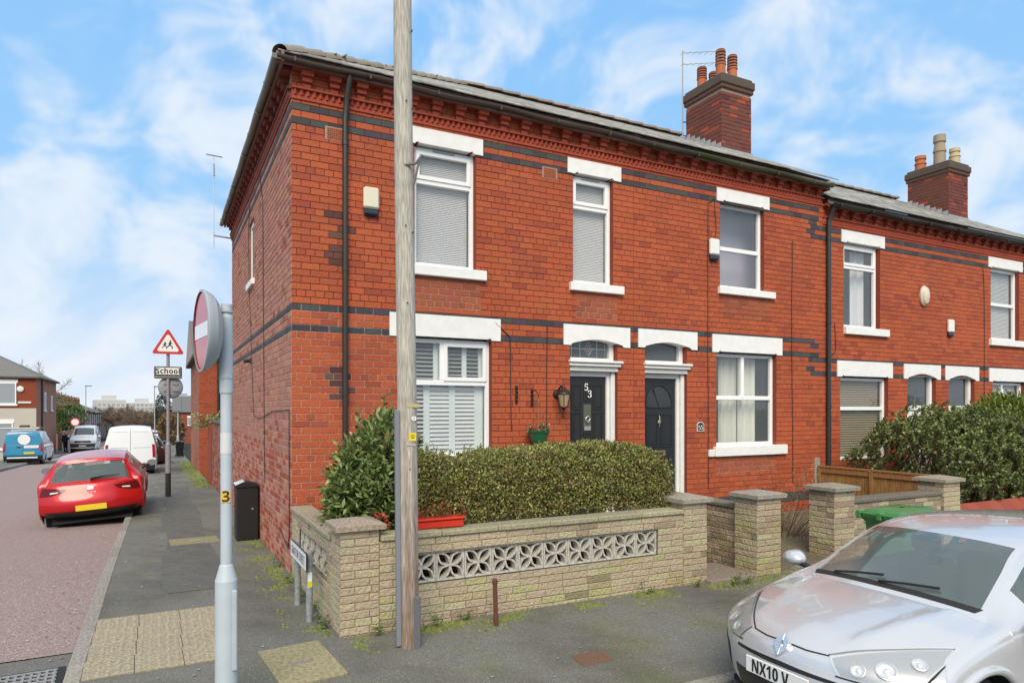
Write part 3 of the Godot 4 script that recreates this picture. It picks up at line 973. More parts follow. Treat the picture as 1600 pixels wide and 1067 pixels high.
		part("fan_bars", m, M.satin, dr)
		m = MB.new()
		m.lathe([[0.001, 0.0], [0.03, 0.004], [0.034, 0.014], [0.02, 0.02], [0.001, 0.024]], 14, Color(0.55, 0.5, 0.35), Transform3D(Basis(Vector3.RIGHT, PI / 2), Vector3(cc.x, 1.80, -0.135)))
		m.tube([Vector3(cc.x, 1.90, -0.125), Vector3(cc.x, 1.86, -0.118), Vector3(cc.x, 1.81, -0.115)], 0.012, 8, Color(0.55, 0.5, 0.35))
		m.tube([Vector3(cc.x, 1.79, -0.12), Vector3(cc.x, 1.72, -0.125)], 0.008, 8, Color(0.55, 0.5, 0.35))
		part("knocker", m, M.metal, dr)
		m = MB.new()
		m.cham(Vector3(cc.x - 0.13, 1.255, -0.136), Vector3(cc.x + 0.13, 1.345, -0.124), 0.005, Color(0.5, 0.36, 0.18))
		m.box(Vector3(cc.x - 0.095, 1.28, -0.125), Vector3(cc.x + 0.095, 1.32, -0.121), Color(0.16, 0.12, 0.06))
		part("letter_plate", m, M.metal, dr)
	# fanlight glass
	m = MB.new()
	m.quad(Vector3(x0 + 0.05, 2.78, -0.15), Vector3(x1 - 0.07, 2.78, -0.15), Vector3(x1 - 0.07, 3.08, -0.15), Vector3(x0 + 0.05, 3.08, -0.15), WHITE)
	part("fanlight", m, M.glass, fr)
	if style == 0:
		m = MB.new()
		var l := Color(0.55, 0.56, 0.55)
		for k in 5:
			var xx := lerpf(x0 + 0.11, x1 - 0.13, k / 4.0)
			if k != 2: m.box(Vector3(xx - 0.004, 2.78, -0.149), Vector3(xx + 0.004, 3.06, -0.146), l)
		m.box(Vector3(x0 + 0.05, 2.915, -0.1491), Vector3(x1 - 0.07, 2.923, -0.1461), l)
		var xc := (x0 + x1) / 2 - 0.01
		for s in [[0.09, 0.11], [0.045, 0.05]]:
			var loop := []
			for k in 13: loop.append(Vector3(xc + sin(TAU * k / 12.0) * s[0] * (1.0 if k % 3 == 0 else 0.62), 2.92 + cos(TAU * k / 12.0) * s[1] * (1.0 if k % 3 == 0 else 0.62), -0.147))
			m.tube(loop, 0.004, 5, l)
		part("fanlight_leading", m, M.metal, fr)
	room(fr, x0, 2.3, x1, 3.06, 1.2, Color(0.12, 0.11, 0.1))

# ---------- the terrace ----------
func front_pick(x_off: float, dy: float, extra: Callable) -> Callable:
	var f := FastNoiseLite.new(); f.frequency = 0.55; f.seed = 14
	var r := RandomNumberGenerator.new(); r.seed = 91 + int(x_off * 7)
	return func(a: float, y: float, row: int) -> Array:
		var e = extra.call(a + x_off, y, row)
		if e != null: return e
		var k := f.get_noise_2d((a + x_off) * 1.6, y * 3.4) + f.get_noise_2d((a + x_off) * 5.0, y * 8.0) * 0.6
		if r.randf() < clampf(0.07 + k * 0.8, 0.02, 0.6): return ["dark", r.randi() % 6]
		var lo := f.get_noise_2d((a + x_off) * 0.9 + 60.0, y * 1.1) * 9.0
		return ["red", clampi(int(6.0 + lo + r.randf_range(-4.0, 4.0)), 0, 11)]
func make_houses() -> void:
	tone_sets()
	var dk := Color(0.12, 0.035, 0.025); var pale := Color(0.55, 0.42, 0.36)
	var red := Color(0.5, 0.09, 0.045)
	# ---- corner house, number 53
	var H := thing("terraced_house", "red brick corner terraced house with black panelled door numbered 53", "house")
	var ex53 := func(x, y, row):
		if row in [40, 43, 70, 72]: return ["blue", rng.randi() % 5]
		if absf(x - 0.55) < 0.16 and (absf(y - 4.15) < 0.38 or absf(y - 2.35) < 0.3) and rng.randf() < 0.5: return ["soot", rng.randi() % 4]
		if row < 11 and row > 8: return ["blue", rng.randi() % 5]
		if row < 9: return ["stock", rng.randi() % 10]
		if (x > 1.5 and x < 2.5 and y > 3.4 and y < 3.76) or (x > 4.05 and x < 4.75 and y > 3.4 and y < 3.72): return ["new", rng.randi() % 6]
		return null
	var W := {"o": Vector3(0, -0.3, 0), "u": Vector3.RIGHT, "n": Vector3.BACK, "len": 5.11, "rows": [3, 78], "mortar": dk, "single": 300, "joint": 0.0065,
		"holes": [[1.36, 1.36, 2.67, 2.97], [1.55, 3.88, 2.43, 5.50], [4.0, 3.85, 4.72, 5.50], [3.95, 0.3, 4.80, 3.10]],
		"mortars": [[0.0, 0.6, 1.36, 3.28, pale], [1.5, 3.3, 2.5, 3.76, pale], [4.05, 3.3, 4.8, 3.75, pale]], "pick": front_pick(0.0, 0.0, ex53)}
	var fw := part("front_wall", wall_backing(W), M.mortar, H)
	brick_wall(fw, W)
	var rs := RandomNumberGenerator.new(); rs.seed = 5
	var fs := FastNoiseLite.new(); fs.frequency = 0.4; fs.seed = 3
	var sp := func(a, y, row):
		if row in [40, 43, 70, 72]: return ["blue", rs.randi() % 5]
		var k := fs.get_noise_2d(a * 1.5, y * 2.0)
		if rs.randf() < 0.06 + 0.3 * k: return ["new", rs.randi() % 6]
		if y < 1.5 and rs.randf() < 0.35: return ["dark", rs.randi() % 6]
		return ["pink", rs.randi() % 12]
	var WS := {"o": Vector3(-0.002, -0.3, -7.78), "u": Vector3.BACK, "n": Vector3.LEFT, "len": 7.78, "rows": [0, 78], "mortar": Color(0.66, 0.52, 0.45), "joint": 0.010,
		"holes": [[3.3, 4.22, 4.05, 5.28]], "pick": sp, "reveal": Color(0.35, 0.17, 0.12)}
	var sw := part("side_wall", wall_backing(WS), M.mortar, H)
	brick_wall(sw, WS)
	var bk := MB.new()
	bk.box(Vector3(0.03, -0.6, -7.78), Vector3(9.42, 6.1, -7.6), Color(0.22, 0.09, 0.065))
	part("back_wall", bk, M.mortar, H)
	var ww := MB.new()   # the small window in the side wall
	ww.box(Vector3(0.05, 4.22, -4.48), Vector3(0.1, 5.28, -3.73), Color(0.1, 0.11, 0.12))
	ww.box(Vector3(0.035, 4.22, -4.48), Vector3(0.055, 5.28, -4.40), PVC); ww.box(Vector3(0.035, 4.22, -3.81), Vector3(0.055, 5.28, -3.73), PVC)
	ww.box(Vector3(0.034, 4.22, -4.4), Vector3(0.054, 4.3, -3.81), PVC); ww.box(Vector3(0.034, 5.2, -4.4), Vector3(0.054, 5.28, -3.81), PVC)
	ww.box(Vector3(-0.05, 4.12, -4.56), Vector3(0.05, 4.218, -3.66), STONE)
	part("side_window", ww, M.satin, H)
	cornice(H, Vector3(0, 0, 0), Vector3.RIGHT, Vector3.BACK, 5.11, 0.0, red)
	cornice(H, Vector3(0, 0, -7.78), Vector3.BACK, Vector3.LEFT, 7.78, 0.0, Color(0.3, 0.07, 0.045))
	lintel(H, 1.42, 2.53, 5.48, 5.70); sill(H, 1.42, 2.57, 3.76, 3.895)
	var w1 := window(H, 1.55, 3.895, 2.43, 5.475, {"split": 5.03, "vent": true, "deep": 0.5, "room": Color(0.4, 0.4, 0.4)})
	slats(w1, "blind", 1.61, 3.96, 2.37, 5.42, -0.19, 0.024, 1.1, 0.026, Color(0.62, 0.61, 0.60), M.satin)
	lintel(H, 3.90, 4.86, 5.48, 5.70); sill(H, 3.93, 4.89, 3.75, 3.875)
	var w2 := window(H, 4.0, 3.875, 4.72, 5.475, {"split": 5.03, "vent": true, "deep": 0.5, "room": Color(0.4, 0.4, 0.4)})
	slats(w2, "blind", 4.05, 3.93, 4.67, 5.42, -0.19, 0.024, 1.1, 0.026, Color(0.62, 0.61, 0.60), M.satin)
	lintel(H, 1.21, 2.80, 2.95, 3.255); sill(H, 1.25, 2.78, 1.22, 1.365)
	var g1 := window(H, 1.36, 1.365, 2.67, 2.945, {"split": 2.36, "top_cols": [1.97], "deep": 0.6, "room": Color(0.16, 0.14, 0.12)})
	var sh := MB.new()
	var shc := Color(0.66, 0.74, 0.73)
	for e in [[1.41, 1.42, 1.47, 2.9], [1.74, 1.42, 1.83, 2.33], [2.11, 1.42, 2.20, 2.33], [2.49, 1.42, 2.62, 2.33], [1.88, 2.38, 1.95, 2.9], [1.98, 2.38, 2.10, 2.9], [2.30, 2.38, 2.37, 2.9], [2.55, 2.38, 2.62, 2.9]]:
		sh.cham(Vector3(e[0], e[1], -0.215), Vector3(e[2], e[3], -0.185), 0.004, shc)
	part("shutter_frame", sh, M.satin, g1)
	for e in [[1.47, 1.74, 1.44, 2.33, 0.5], [1.83, 2.11, 1.44, 2.33, 1.0], [2.20, 2.49, 1.44, 2.33, 1.0], [1.47, 1.88, 2.42, 2.88, 0.3], [2.10, 2.30, 2.42, 2.88, 0.25], [2.37, 2.55, 2.42, 2.88, 0.25]]:
		slats(g1, "louvres", e[0], e[2], e[1], e[3], -0.2, 0.056, e[4], 0.06, Color(0.66, 0.69, 0.68), M.satin)
	lintel(H, 3.83, 5.03, 2.95, 3.255, 0.07, 0.12)
	door(H, 3.95, 4.80, 0.42, Color(0.022, 0.020, 0.020), 0)
	var ste := MB.new()
	ste.cham(Vector3(3.9, 0.2, -0.18), Vector3(4.85, 0.415, 0.12), 0.01, Color(0.4, 0.38, 0.34))
	part("doorstep", ste, M.concrete, H)
	for e in [[0.52, 5.41], [3.60, 5.42]]: air_brick(H, e[0], e[1])
	pipe(H, [Vector3(0.66, 6.09, 0.17), Vector3(0.65, 5.98, 0.15), Vector3(0.64, 5.86, 0.10), Vector3(0.63, 5.6, 0.055), Vector3(0.63, 0.2, 0.055)], 0.035, Color(0.035, 0.028, 0.026))
	# roof of the block: the left end is hipped
	var T := 0.54; var sl := Vector3(0, T, -1).normalized(); var rise := 4.08 * sqrt(1 + T * T)
	var base := Color(0.40, 0.385, 0.34)
	var rf := MB.new()
	var A := Vector3(-0.18, 6.165, 0.18); var Bp := Vector3(3.9, 8.365, -3.9)
	rf.quad(A, Vector3(5.11, 6.165, 0.18), Vector3(5.11, 8.365, -3.9), Bp, base * 0.6)
	rf.tri(Vector3(-0.18, 6.165, -7.98), A, Bp, base * 0.6)
	rf.quad(Vector3(5.11, 6.165, -7.98), Vector3(-0.18, 6.165, -7.98), Bp, Vector3(5.11, 8.365, -3.9), base * 0.6)
	rf.quad(Vector3(-0.18, 6.165, 0.18), Vector3(-0.18, 6.165, -7.98), Vector3(9.42, 6.165, -7.98), Vector3(9.42, 6.165, 0.18), Color(0.34, 0.25, 0.2))
	var roof := part("roof", rf, M.slate, H)
	slates(roof, Vector3(-0.18, 6.19, 0.18), Vector3.RIGHT, sl, 5.29, rise, func(a, b): return a > b / sqrt(1 + T * T) + 0.0 and a < 5.29, base)
	slates(roof, Vector3(-0.18, 6.19, -7.98), Vector3.BACK, Vector3(1, T, 0).normalized(), 8.16, rise, func(a, b): return a > b / sqrt(1 + T * T) and a < 8.16 - b / sqrt(1 + T * T), base)
	ridge(roof, Vector3(-0.17, 6.215, 0.17), Vector3(3.9, 8.425, -3.9), Color(0.34, 0.3, 0.23), "hip_tile")
	ridge(roof, Vector3(-0.17, 6.215, -7.97), Vector3(3.9, 8.425, -3.9), Color(0.34, 0.3, 0.23), "hip_tile")
	ridge(roof, Vector3(3.9, 8.45, -3.9), Vector3(5.11, 8.45, -3.9), Color(0.36, 0.29, 0.23))
	gutter(H, Vector3(-0.2, 6.135, 0.2), Vector3(5.11, 6.10, 0.2), 0.042, Color(0.09, 0.065, 0.055))
	gutter(H, Vector3(-0.2, 6.135, -7.98), Vector3(-0.2, 6.135, 0.2), 0.046, Color(0.2, 0.19, 0.16))
	wires(H, [[[3.55, 3.2, 0.012], [3.54, 2.2, 0.012], [3.54, 1.5, 0.012]], [[2.72, 3.2, 0.012], [2.95, 3.02, 0.012], [2.97, 1.7, 0.012]]])
	wires(H, [[[-0.012, 5.7, -2.9], [-0.012, 5.2, -2.55], [-0.012, 2.4, -2.4], [-0.012, 1.2, -2.35], [-0.012, 0.9, -2.3]], [[-0.012, 5.6, -4.3], [-0.012, 5.0, -4.5], [-0.012, 3.9, -4.3], [-0.012, 1.9, -3.7], [-0.012, 1.86, -2.9], [-0.012, 1.98, -1.5], [-0.012, 2.0, -0.12], [-0.012, 0.45, -0.1], [-0.012, 0.3, -0.2], [-0.012, 0.45, -0.9]]])
	# ---- number 55
	H = thing("terraced_house", "red brick terraced house between, black door with sunburst panes, sash windows", "house")
	var ex55 := func(x, y, row):
		var bl := false
		if x < 9.0: bl = row in [40, 43, 70, 72]
		if x >= 9.0 and x < 9.2: bl = row == 43 or row == 72 or (row >= 36 and row <= 40) or (row >= 66 and row <= 70)
		if x >= 9.2: bl = row == 36 or (row >= 39 and row <= 43) or row == 66 or (row >= 68 and row <= 72)
		if x >= 9.3: bl = row in [36, 39, 66, 68]
		if bl or row == 10 or row == 9: return ["blue", rng.randi() % 5]
		if row < 9: return ["dark", rng.randi() % 6]
		if (x > 6.8 and x < 8.2 and y > 0.95 and y < 1.22) or (x > 6.95 and x < 8.1 and y > 3.55 and y < 3.93): return ["new", rng.randi() % 6]
		return null
	W = {"o": Vector3(5.11, -0.3, 0), "u": Vector3.RIGHT, "n": Vector3.BACK, "len": 4.33, "rows": [3, 78], "mortar": dk, "single": 300, "joint": 0.0065,
		"holes": [[0.22, 0.3, 1.07, 3.10], [1.71, 1.38, 3.12, 2.97], [1.79, 4.03, 2.82, 5.49]], "mortars": [[1.7, 0.9, 3.1, 1.22, pale], [1.85, 3.7, 3.0, 3.93, Color(0.35, 0.2, 0.15)]], "pick": front_pick(5.11, 0.0, ex55)}
	fw = part("front_wall", wall_backing(W), M.mortar, H)
	brick_wall(fw, W)
	cornice(H, Vector3(5.11, 0, 0), Vector3.RIGHT, Vector3.BACK, 4.31, 0.0, red)
	lintel(H, 6.82, 8.04, 5.48, 5.70); sill(H, 6.85, 8.15, 3.93, 4.045)
	window(H, 6.90, 4.045, 7.93, 5.475, {"split": 4.72, "opener": false, "deep": 0.35, "room": Color(0.42, 0.40, 0.52)})  # lavender room colour paints in the reflection on these panes
	lintel(H, 6.72, 8.36, 2.955, 3.255); sill(H, 6.75, 8.44, 1.22, 1.385)
	var g2 := window(H, 6.82, 1.385, 8.23, 2.95, {"split": 2.2, "opener": false, "cols": 7.5, "cols_from": 2.2, "deep": 1.6, "room": Color(0.12, 0.12, 0.11)})
	curtain(g2, 7.18, 7.62, 1.4, 2.93, -0.32, Color(0.60, 0.62, 0.55), 42.0)
	curtain(g2, 7.62, 8.05, 1.4, 2.93, -0.30, Color(0.66, 0.68, 0.60), 42.0)
	lintel(H, 5.19, 6.39, 2.97, 3.26, 0.07, 0.12)
	door(H, 5.33, 6.18, 0.42, Color(0.018, 0.020, 0.024), 1)
	ste = MB.new()
	ste.cham(Vector3(5.28, 0.2, -0.18), Vector3(6.22, 0.415, 0.12), 0.01, Color(0.4, 0.38, 0.34))
	part("doorstep", ste, M.concrete, H)
	rf = MB.new()
	rf.quad(Vector3(5.11, 6.165, 0.18), Vector3(9.46, 6.165, 0.18), Vector3(9.46, 8.365, -3.9), Vector3(5.11, 8.365, -3.9), base * 0.6)
	rf.quad(Vector3(9.46, 6.165, -7.98), Vector3(5.11, 6.165, -7.98), Vector3(5.11, 8.365, -3.9), Vector3(9.46, 8.365, -3.9), base * 0.6)
	rf.tri(Vector3(9.45, 6.0, 0.16), Vector3(9.45, 6.0, -7.9), Vector3(9.45, 8.33, -3.9), Color(0.2, 0.08, 0.06))
	rf.quad(Vector3(9.45, 5.5, 0.0), Vector3(9.45, 5.5, -7.7), Vector3(9.45, 6.1, -7.7), Vector3(9.45, 6.1, 0.0), Color(0.2, 0.08, 0.06))
	roof = part("roof", rf, M.slate, H)
	slates(roof, Vector3(5.11, 6.19, 0.18), Vector3.RIGHT, sl, 4.4, rise, func(a, b): return a < 4.4, base)
	ridge(roof, Vector3(5.11, 8.45, -3.9), Vector3(9.42, 8.45, -3.9), Color(0.36, 0.29, 0.23))
	gutter(H, Vector3(5.11, 6.10, 0.2), Vector3(9.44, 6.07, 0.2), 0.05, Color(0.07, 0.065, 0.05), true)
	var ch := chimney(H, 8.77, 9.6, -2.93, -1.86, 7.25, 8.58, 4)
	for p in [[8.97, -2.1, 0.62], [9.3, -2.1, 0.58], [8.97, -2.65, 0.5], [9.35, -2.7, 0.5]]:
		pot(ch, Vector3(p[0], 8.88, p[1]), p[2], 0.105, vary(Color(0.42, 0.13, 0.06), 0.12))
	wires(H, [[[6.62, 5.35, 0.012], [6.62, 3.2, 0.012], [6.63, 0.7, 0.012]], [[8.62, 5.0, 0.012], [8.60, 3.6, 0.012], [8.63, 0.7, 0.012]], [[6.62, 5.4, 0.012], [6.76, 5.5, 0.012], [6.8, 5.0, 0.012], [6.75, 4.6, 0.012]]])
	# ---- the lower pair beyond: 57 and 59
	var D := -4.0 * CO
	for i in 2:
		var xo := 9.42 if i == 0 else 13.13
		var ln := 3.71 if i == 0 else 4.4
		H = thing("terraced_house", ["red brick terraced house with wooden slat blinds, set lower past the downpipe", "red brick terraced house behind the clipped round conifer"][i], "house")
		var ex := func(x, y, row):
			if row in [36, 39, 66, 68]: return ["blue", rng.randi() % 5]
			if i == 0 and x > 12.6 and x < 14.5 and row > 56 and row < 66 and row % 2 == 0: return ["new", rng.randi() % 6]
			return null
		W = {"o": Vector3(xo, -0.3, 0), "u": Vector3.RIGHT, "n": Vector3.BACK, "len": ln, "rows": [0, 74], "mortar": dk, "joint": 0.006, "pick": front_pick(xo, D, ex)}
		if i == 0: W.holes = [[0.5, 1.05, 1.92, 2.63], [0.6, 3.56, 1.67, 5.17], [2.53, 0.0, 3.48, 2.72]]
		else: W.holes = [[0.22, 0.0, 1.17, 2.72], [1.87, 1.05, 3.2, 2.63], [1.8, 3.57, 2.95, 5.17]]
		fw = part("front_wall", wall_backing(W), M.mortar, H)
		brick_wall(fw, W)
		cornice(H, Vector3(xo, 0, 0), Vector3.RIGHT, Vector3.BACK, ln, D, red)
		if i == 0:
			lintel(H, 9.94, 11.21, 5.15, 5.38); sill(H, 10.01, 11.3, 3.42, 3.56)
			var a := window(H, 10.03, 3.56, 11.08, 5.15, {"split": 4.72, "opener": true, "deep": 1.2, "room": Color(0.22, 0.23, 0.24)})
			curtain(a, 10.55, 11.02, 3.6, 5.1, -0.3, Color(0.62, 0.63, 0.66), 30.0)
			lintel(H, 9.82, 11.46, 2.62, 2.92)
			var b := window(H, 9.93, 1.05, 11.34, 2.61, {"split": 2.02, "opener": false, "deep": 0.5, "room": Color(0.12, 0.1, 0.07)})
			slats(b, "blind", 10.0, 1.1, 11.28, 2.56, -0.2, 0.045, 0.7, 0.05, Color(0.36, 0.27, 0.14), M.satin)
		else:
			lintel(H, 14.82, 16.2, 5.15, 5.38); sill(H, 14.85, 16.3, 3.42, 3.56)
			var a := window(H, 14.93, 3.56, 16.08, 5.15, {"split": 4.36, "opener": false, "deep": 0.4, "room": Color(0.4, 0.4, 0.4)})
			slats(a, "blind", 14.98, 3.6, 16.02, 5.1, -0.19, 0.03, 1.0, 0.03, Color(0.62, 0.62, 0.6), M.satin)
			lintel(H, 14.85, 16.5, 2.62, 2.92)
			var b := window(H, 15.0, 1.05, 16.33, 2.61, {"cols": 15.55, "deep": 0.4, "room": Color(0.4, 0.4, 0.4)})
			slats(b, "blind", 15.05, 1.1, 16.28, 2.56, -0.2, 0.035, 0.9, 0.035, Color(0.6, 0.6, 0.58), M.satin)
		var dx := 11.95 if i == 0 else 13.35
		lintel(H, dx - 0.13, dx + 1.1, 2.62, 2.92, 0.08, 0.12)
		var dm := MB.new()
		bars(dm, dx, -0.1, dx + 0.95, 2.74, 0.07, -0.16, -0.08, PVC)
		dm.cham(Vector3(dx + 0.07, 1.98, -0.16), Vector3(dx + 0.88, 2.08, -0.082), 0.006, PVC)
		dm.cham(Vector3(dx + 0.08, -0.1, -0.15), Vector3(dx + 0.87, 1.98, -0.1), 0.006, PVC)
		dm.cham(Vector3(dx + 0.2, 1.1, -0.1), Vector3(dx + 0.75, 1.85, -0.09), 0.006, PVC)
		var dd := part("door", dm, M.plastic, H)
		pane(dd, dx + 0.07, 2.08, dx + 0.88, 2.67, -0.12)
		room(dd, dx, 2.0, dx + 0.95, 2.7, 0.8, Color(0.22, 0.26, 0.25) if i == 0 else Color(0.1, 0.1, 0.1))
		rf = MB.new()
		rf.quad(Vector3(xo, 6.165 + D, 0.18), Vector3(xo + ln, 6.165 + D, 0.18), Vector3(xo + ln, 8.365 + D, -3.9), Vector3(xo, 8.365 + D, -3.9), base * 0.6)
		rf.quad(Vector3(xo + ln, 6.165 + D, -7.98), Vector3(xo, 6.165 + D, -7.98), Vector3(xo, 8.365 + D, -3.9), Vector3(xo + ln, 8.365 + D, -3.9), base * 0.6)
		rf.quad(Vector3(xo, 6.16 + D, 0.18), Vector3(xo, 6.16 + D, -7.98), Vector3(xo + ln, 6.16 + D, -7.98), Vector3(xo + ln, 6.16 + D, 0.18), Color(0.34, 0.25, 0.2))
		roof = part("roof", rf, M.slate, H)
		slates(roof, Vector3(xo, 6.19 + D, 0.18), Vector3.RIGHT, sl, ln, rise, func(a, b): return true, base * 0.95)
		ridge(roof, Vector3(xo, 8.45 + D, -3.9), Vector3(xo + ln, 8.45 + D, -3.9), Color(0.3, 0.27, 0.22))
		gutter(H, Vector3(xo, 6.10 + D, 0.2), Vector3(xo + ln, 6.08 + D, 0.2), 0.055, Color(0.035, 0.032, 0.03))
		if i == 0:
			pipe(H, [Vector3(9.52, 5.75, 0.17), Vector3(9.52, 5.6, 0.12), Vector3(9.52, 5.45, 0.06), Vector3(9.52, 0.0, 0.06)], 0.04, Color(0.03, 0.03, 0.032))
			wires(H, [[[9.75, 3.6, 0.012], [9.78, 3.1, 0.012], [9.6, 2.95, 0.012]]])
		else:
			wires(H, [[[14.6, 5.1, 0.012], [14.65, 4.6, 0.012], [14.66, 0.5, 0.012]]])
			ch = chimney(H, 16.6, 17.45, -2.95, -1.86, 7.25 + D, 8.45 + D, 8)
			pot(ch, Vector3(16.85, 8.75 + D, -2.75), 0.42, 0.14, Color(0.45, 0.14, 0.06), false)
			pot(ch, Vector3(16.95, 8.75 + D, -2.3), 0.85, 0.15, Color(0.33, 0.27, 0.19), false)
			pot(ch, Vector3(17.1, 8.75 + D, -2.0), 0.42, 0.13, Color(0.5, 0.4, 0.25), false)
func air_brick(H: Node, x: float, y: float) -> void:
	var m := MB.new()
	m.box(Vector3(x - 0.125, y - 0.08, -0.01), Vector3(x + 0.125, y + 0.08, 0.002), Color(0.5, 0.36, 0.28))
	m.box(Vector3(x - 0.1, y - 0.065, 0.0), Vector3(x + 0.1, y + 0.065, 0.004), Color(0.06, 0.02, 0.015))
	for i in 9: m.box(Vector3(x - 0.1 + i * 0.0235, y - 0.065, 0.004), Vector3(x - 0.1 + i * 0.0235 + 0.012, y + 0.065, 0.009), Color(0.5, 0.14, 0.06))
	for i in 6: m.box(Vector3(x - 0.1, y - 0.065 + i * 0.0236, 0.0045), Vector3(x + 0.1, y - 0.065 + i * 0.0236 + 0.012, 0.0085), Color(0.5, 0.14, 0.06))
	part("air_brick", m, M.brick, H)
func wires(H: Node, runs: Array) -> void:
	for r in runs:
		var m := MB.new()
		var pts := []
		for i in r.size() - 1:
			for k in 5:
				var p: Vector3 = Vector3(r[i][0], r[i][1], r[i][2]).lerp(Vector3(r[i + 1][0], r[i + 1][1], r[i + 1][2]), k / 5.0)
				pts.append(p + Vector3(rnd(-0.004, 0.004) if r[0][0] > 0 else 0.0, 0, rnd(-0.004, 0.004) if r[0][0] < 0 else 0.0))
		pts.append(Vector3(r[-1][0], r[-1][1], r[-1][2]))
		m.tube(pts, 0.006, 6, Color(0.03, 0.025, 0.025))
		part("cable", m, M.satin, H)

# ---------- the far end of the side street ----------
func far_house(called: String, label: String, o: Vector3, turn: float, wd: float, dp: float, ev: float, rg: float, o2 := {}) -> Node3D:
	# local: front faces +z, x from 0 to wd, depth towards -z
	var h := thing(called, label, "house", o, turn, o2.get("group", ""))
	var m := MB.new()
	var c1: Color = o2.get("wall", Color(0.34, 0.1, 0.055)); var c2: Color = o2.get("side", c1)
	var low: float = o2.get("render_to", 0.0)
	m.quad(Vector3(0, low, 0), Vector3(wd, low, 0), Vector3(wd, ev, 0), Vector3(0, ev, 0), c1)
	if low > 0: m.quad(Vector3(0, -1, 0.01), Vector3(wd, -1, 0.01), Vector3(wd, low, 0.01), Vector3(0, low, 0.01), o2.render)
	else: m.quad(Vector3(0, -1, 0), Vector3(wd, -1, 0), Vector3(wd, 0, 0), Vector3(0, 0, 0), c1)
	m.quad(Vector3(wd, -1, 0), Vector3(wd, -1, -dp), Vector3(wd, ev, -dp), Vector3(wd, ev, 0), c2)
	m.quad(Vector3(0, -1, -dp), Vector3(0, -1, 0), Vector3(0, ev, 0), Vector3(0, ev, -dp), c2)
	m.quad(Vector3(wd, -1, -dp), Vector3(0, -1, -dp), Vector3(0, ev, -dp), Vector3(wd, ev, -dp), c2)
	part("wall", m, M.mortar, h)
	m = MB.new()
	var rc: Color = o2.get("roof", Color(0.2, 0.19, 0.18)); var v := 0.25
	var hip: float = o2.get("hip", 0.0)
	var a := Vector3(-v, ev, v); var b := Vector3(wd + v, ev, v); var c := Vector3(wd + v, ev, -dp - v); var d := Vector3(-v, ev, -dp - v)
	if o2.get("along_z", false):
		var r0 := Vector3(wd / 2, rg, -hip); var r1 := Vector3(wd / 2, rg, -dp + hip)
		m.quad(b, c, r1, r0, rc); m.quad(d, a, r0, r1, rc); m.tri(a, b, r0, rc if hip > 0 else c1); m.tri(c, d, r1, rc if hip > 0 else c1)
	else:
		var r0 := Vector3(hip - v, rg, -dp / 2); var r1 := Vector3(wd - hip + v, rg, -dp / 2)
		m.quad(a, b, r1, r0, rc); m.quad(c, d, r0, r1, rc); m.tri(b, c, r1, rc if hip > 0 else c2); m.tri(d, a, r0, rc if hip > 0 else c2)
	m.box(Vector3(-v, ev - 0.12, -dp - v), Vector3(wd + v, ev - 0.005, v), Color(0.12, 0.09, 0.08))
	part("roof", m, M.slate, h)
	for w in o2.get("windows", []):
		# [face, x, y, w, h]; face 0 = front, 1 = right side
		var t := Transform3D() if w[0] == 0 else Transform3D(Basis(Vector3.UP, PI / 2), Vector3(wd, 0, 0))
		var f := MB.new()
		for e in [[0.0, 0.0, w[3], 0.07], [0.0, w[4] - 0.07, w[3], w[4]], [0.0, 0.07, 0.07, w[4] - 0.07], [w[3] - 0.07, 0.07, w[3], w[4] - 0.07], [w[3] / 2 - 0.04, 0.07, w[3] / 2 + 0.04, w[4] - 0.07]]:
			f.box(Vector3(w[1] + e[0], w[2] + e[1], 0.01), Vector3(w[1] + e[2], w[2] + e[3], 0.06), PVC, t)
		f.box(Vector3(w[1] - 0.08, w[2] - 0.12, 0.01), Vector3(w[1] + w[3] + 0.08, w[2] - 0.002, 0.1), STONE, t)
		if w[0] == 0: f.box(Vector3(w[1] - 0.1, w[2] + w[4] + 0.002, 0.01), Vector3(w[1] + w[3] + 0.1, w[2] + w[4] + 0.25, 0.05), STONE, t)
		var wn := part("window", f, M.plastic, h)
		f = MB.new()
		f.box(Vector3(w[1] + 0.05, w[2] + 0.05, 0.012), Vector3(w[1] + w[3] - 0.05, w[2] + w[4] - 0.05, 0.03), Color(0.3, 0.33, 0.35), t)
		part("pane", f, M.gloss, wn)
	if o2.has("bricks"):
		var rb := RandomNumberGenerator.new(); rb.seed = 6
		for q in [[Vector3(0, -1, 0.014), Vector3.RIGHT, Vector3.BACK, wd, ["red", "dark", "red"]], [Vector3(-0.014, -1, -dp), Vector3.BACK, Vector3.LEFT, dp, ["pink", "pink", "new"]]]:
			var pk := func(_a, _y, _row): return [q[4][rb.randi() % 3], rb.randi() % 6]
			brick_wall(h, {"o": q[0], "u": q[1], "n": q[2], "len": q[3], "rows": [0, int((ev + 0.85) / CO)], "y0": -1.0, "pick": pk, "joint": 0.012})
	for k in o2.get("stacks", []):
		f_stack(h, k[0], k[1], rg)
	return h
func f_stack(h: Node, x: float, z: float, y: float) -> void:
	var m := MB.new()
	m.box(Vector3(x - 0.3, y - 0.6, z - 0.45), Vector3(x + 0.3, y + 0.75, z + 0.45), Color(0.22, 0.09, 0.065))
	m.box(Vector3(x - 0.35, y + 0.75, z - 0.5), Vector3(x + 0.35, y + 0.88, z + 0.5), Color(0.16, 0.1, 0.08))
	for k in 3: m.lathe([[0.12, 0.88], [0.1, 1.3], [0.001, 1.31]], 8, Color(0.4, 0.15, 0.08), Transform3D(Basis(), Vector3(x, y, z - 0.3 + k * 0.3)))
	part("chimney", m, M.mortar, h)
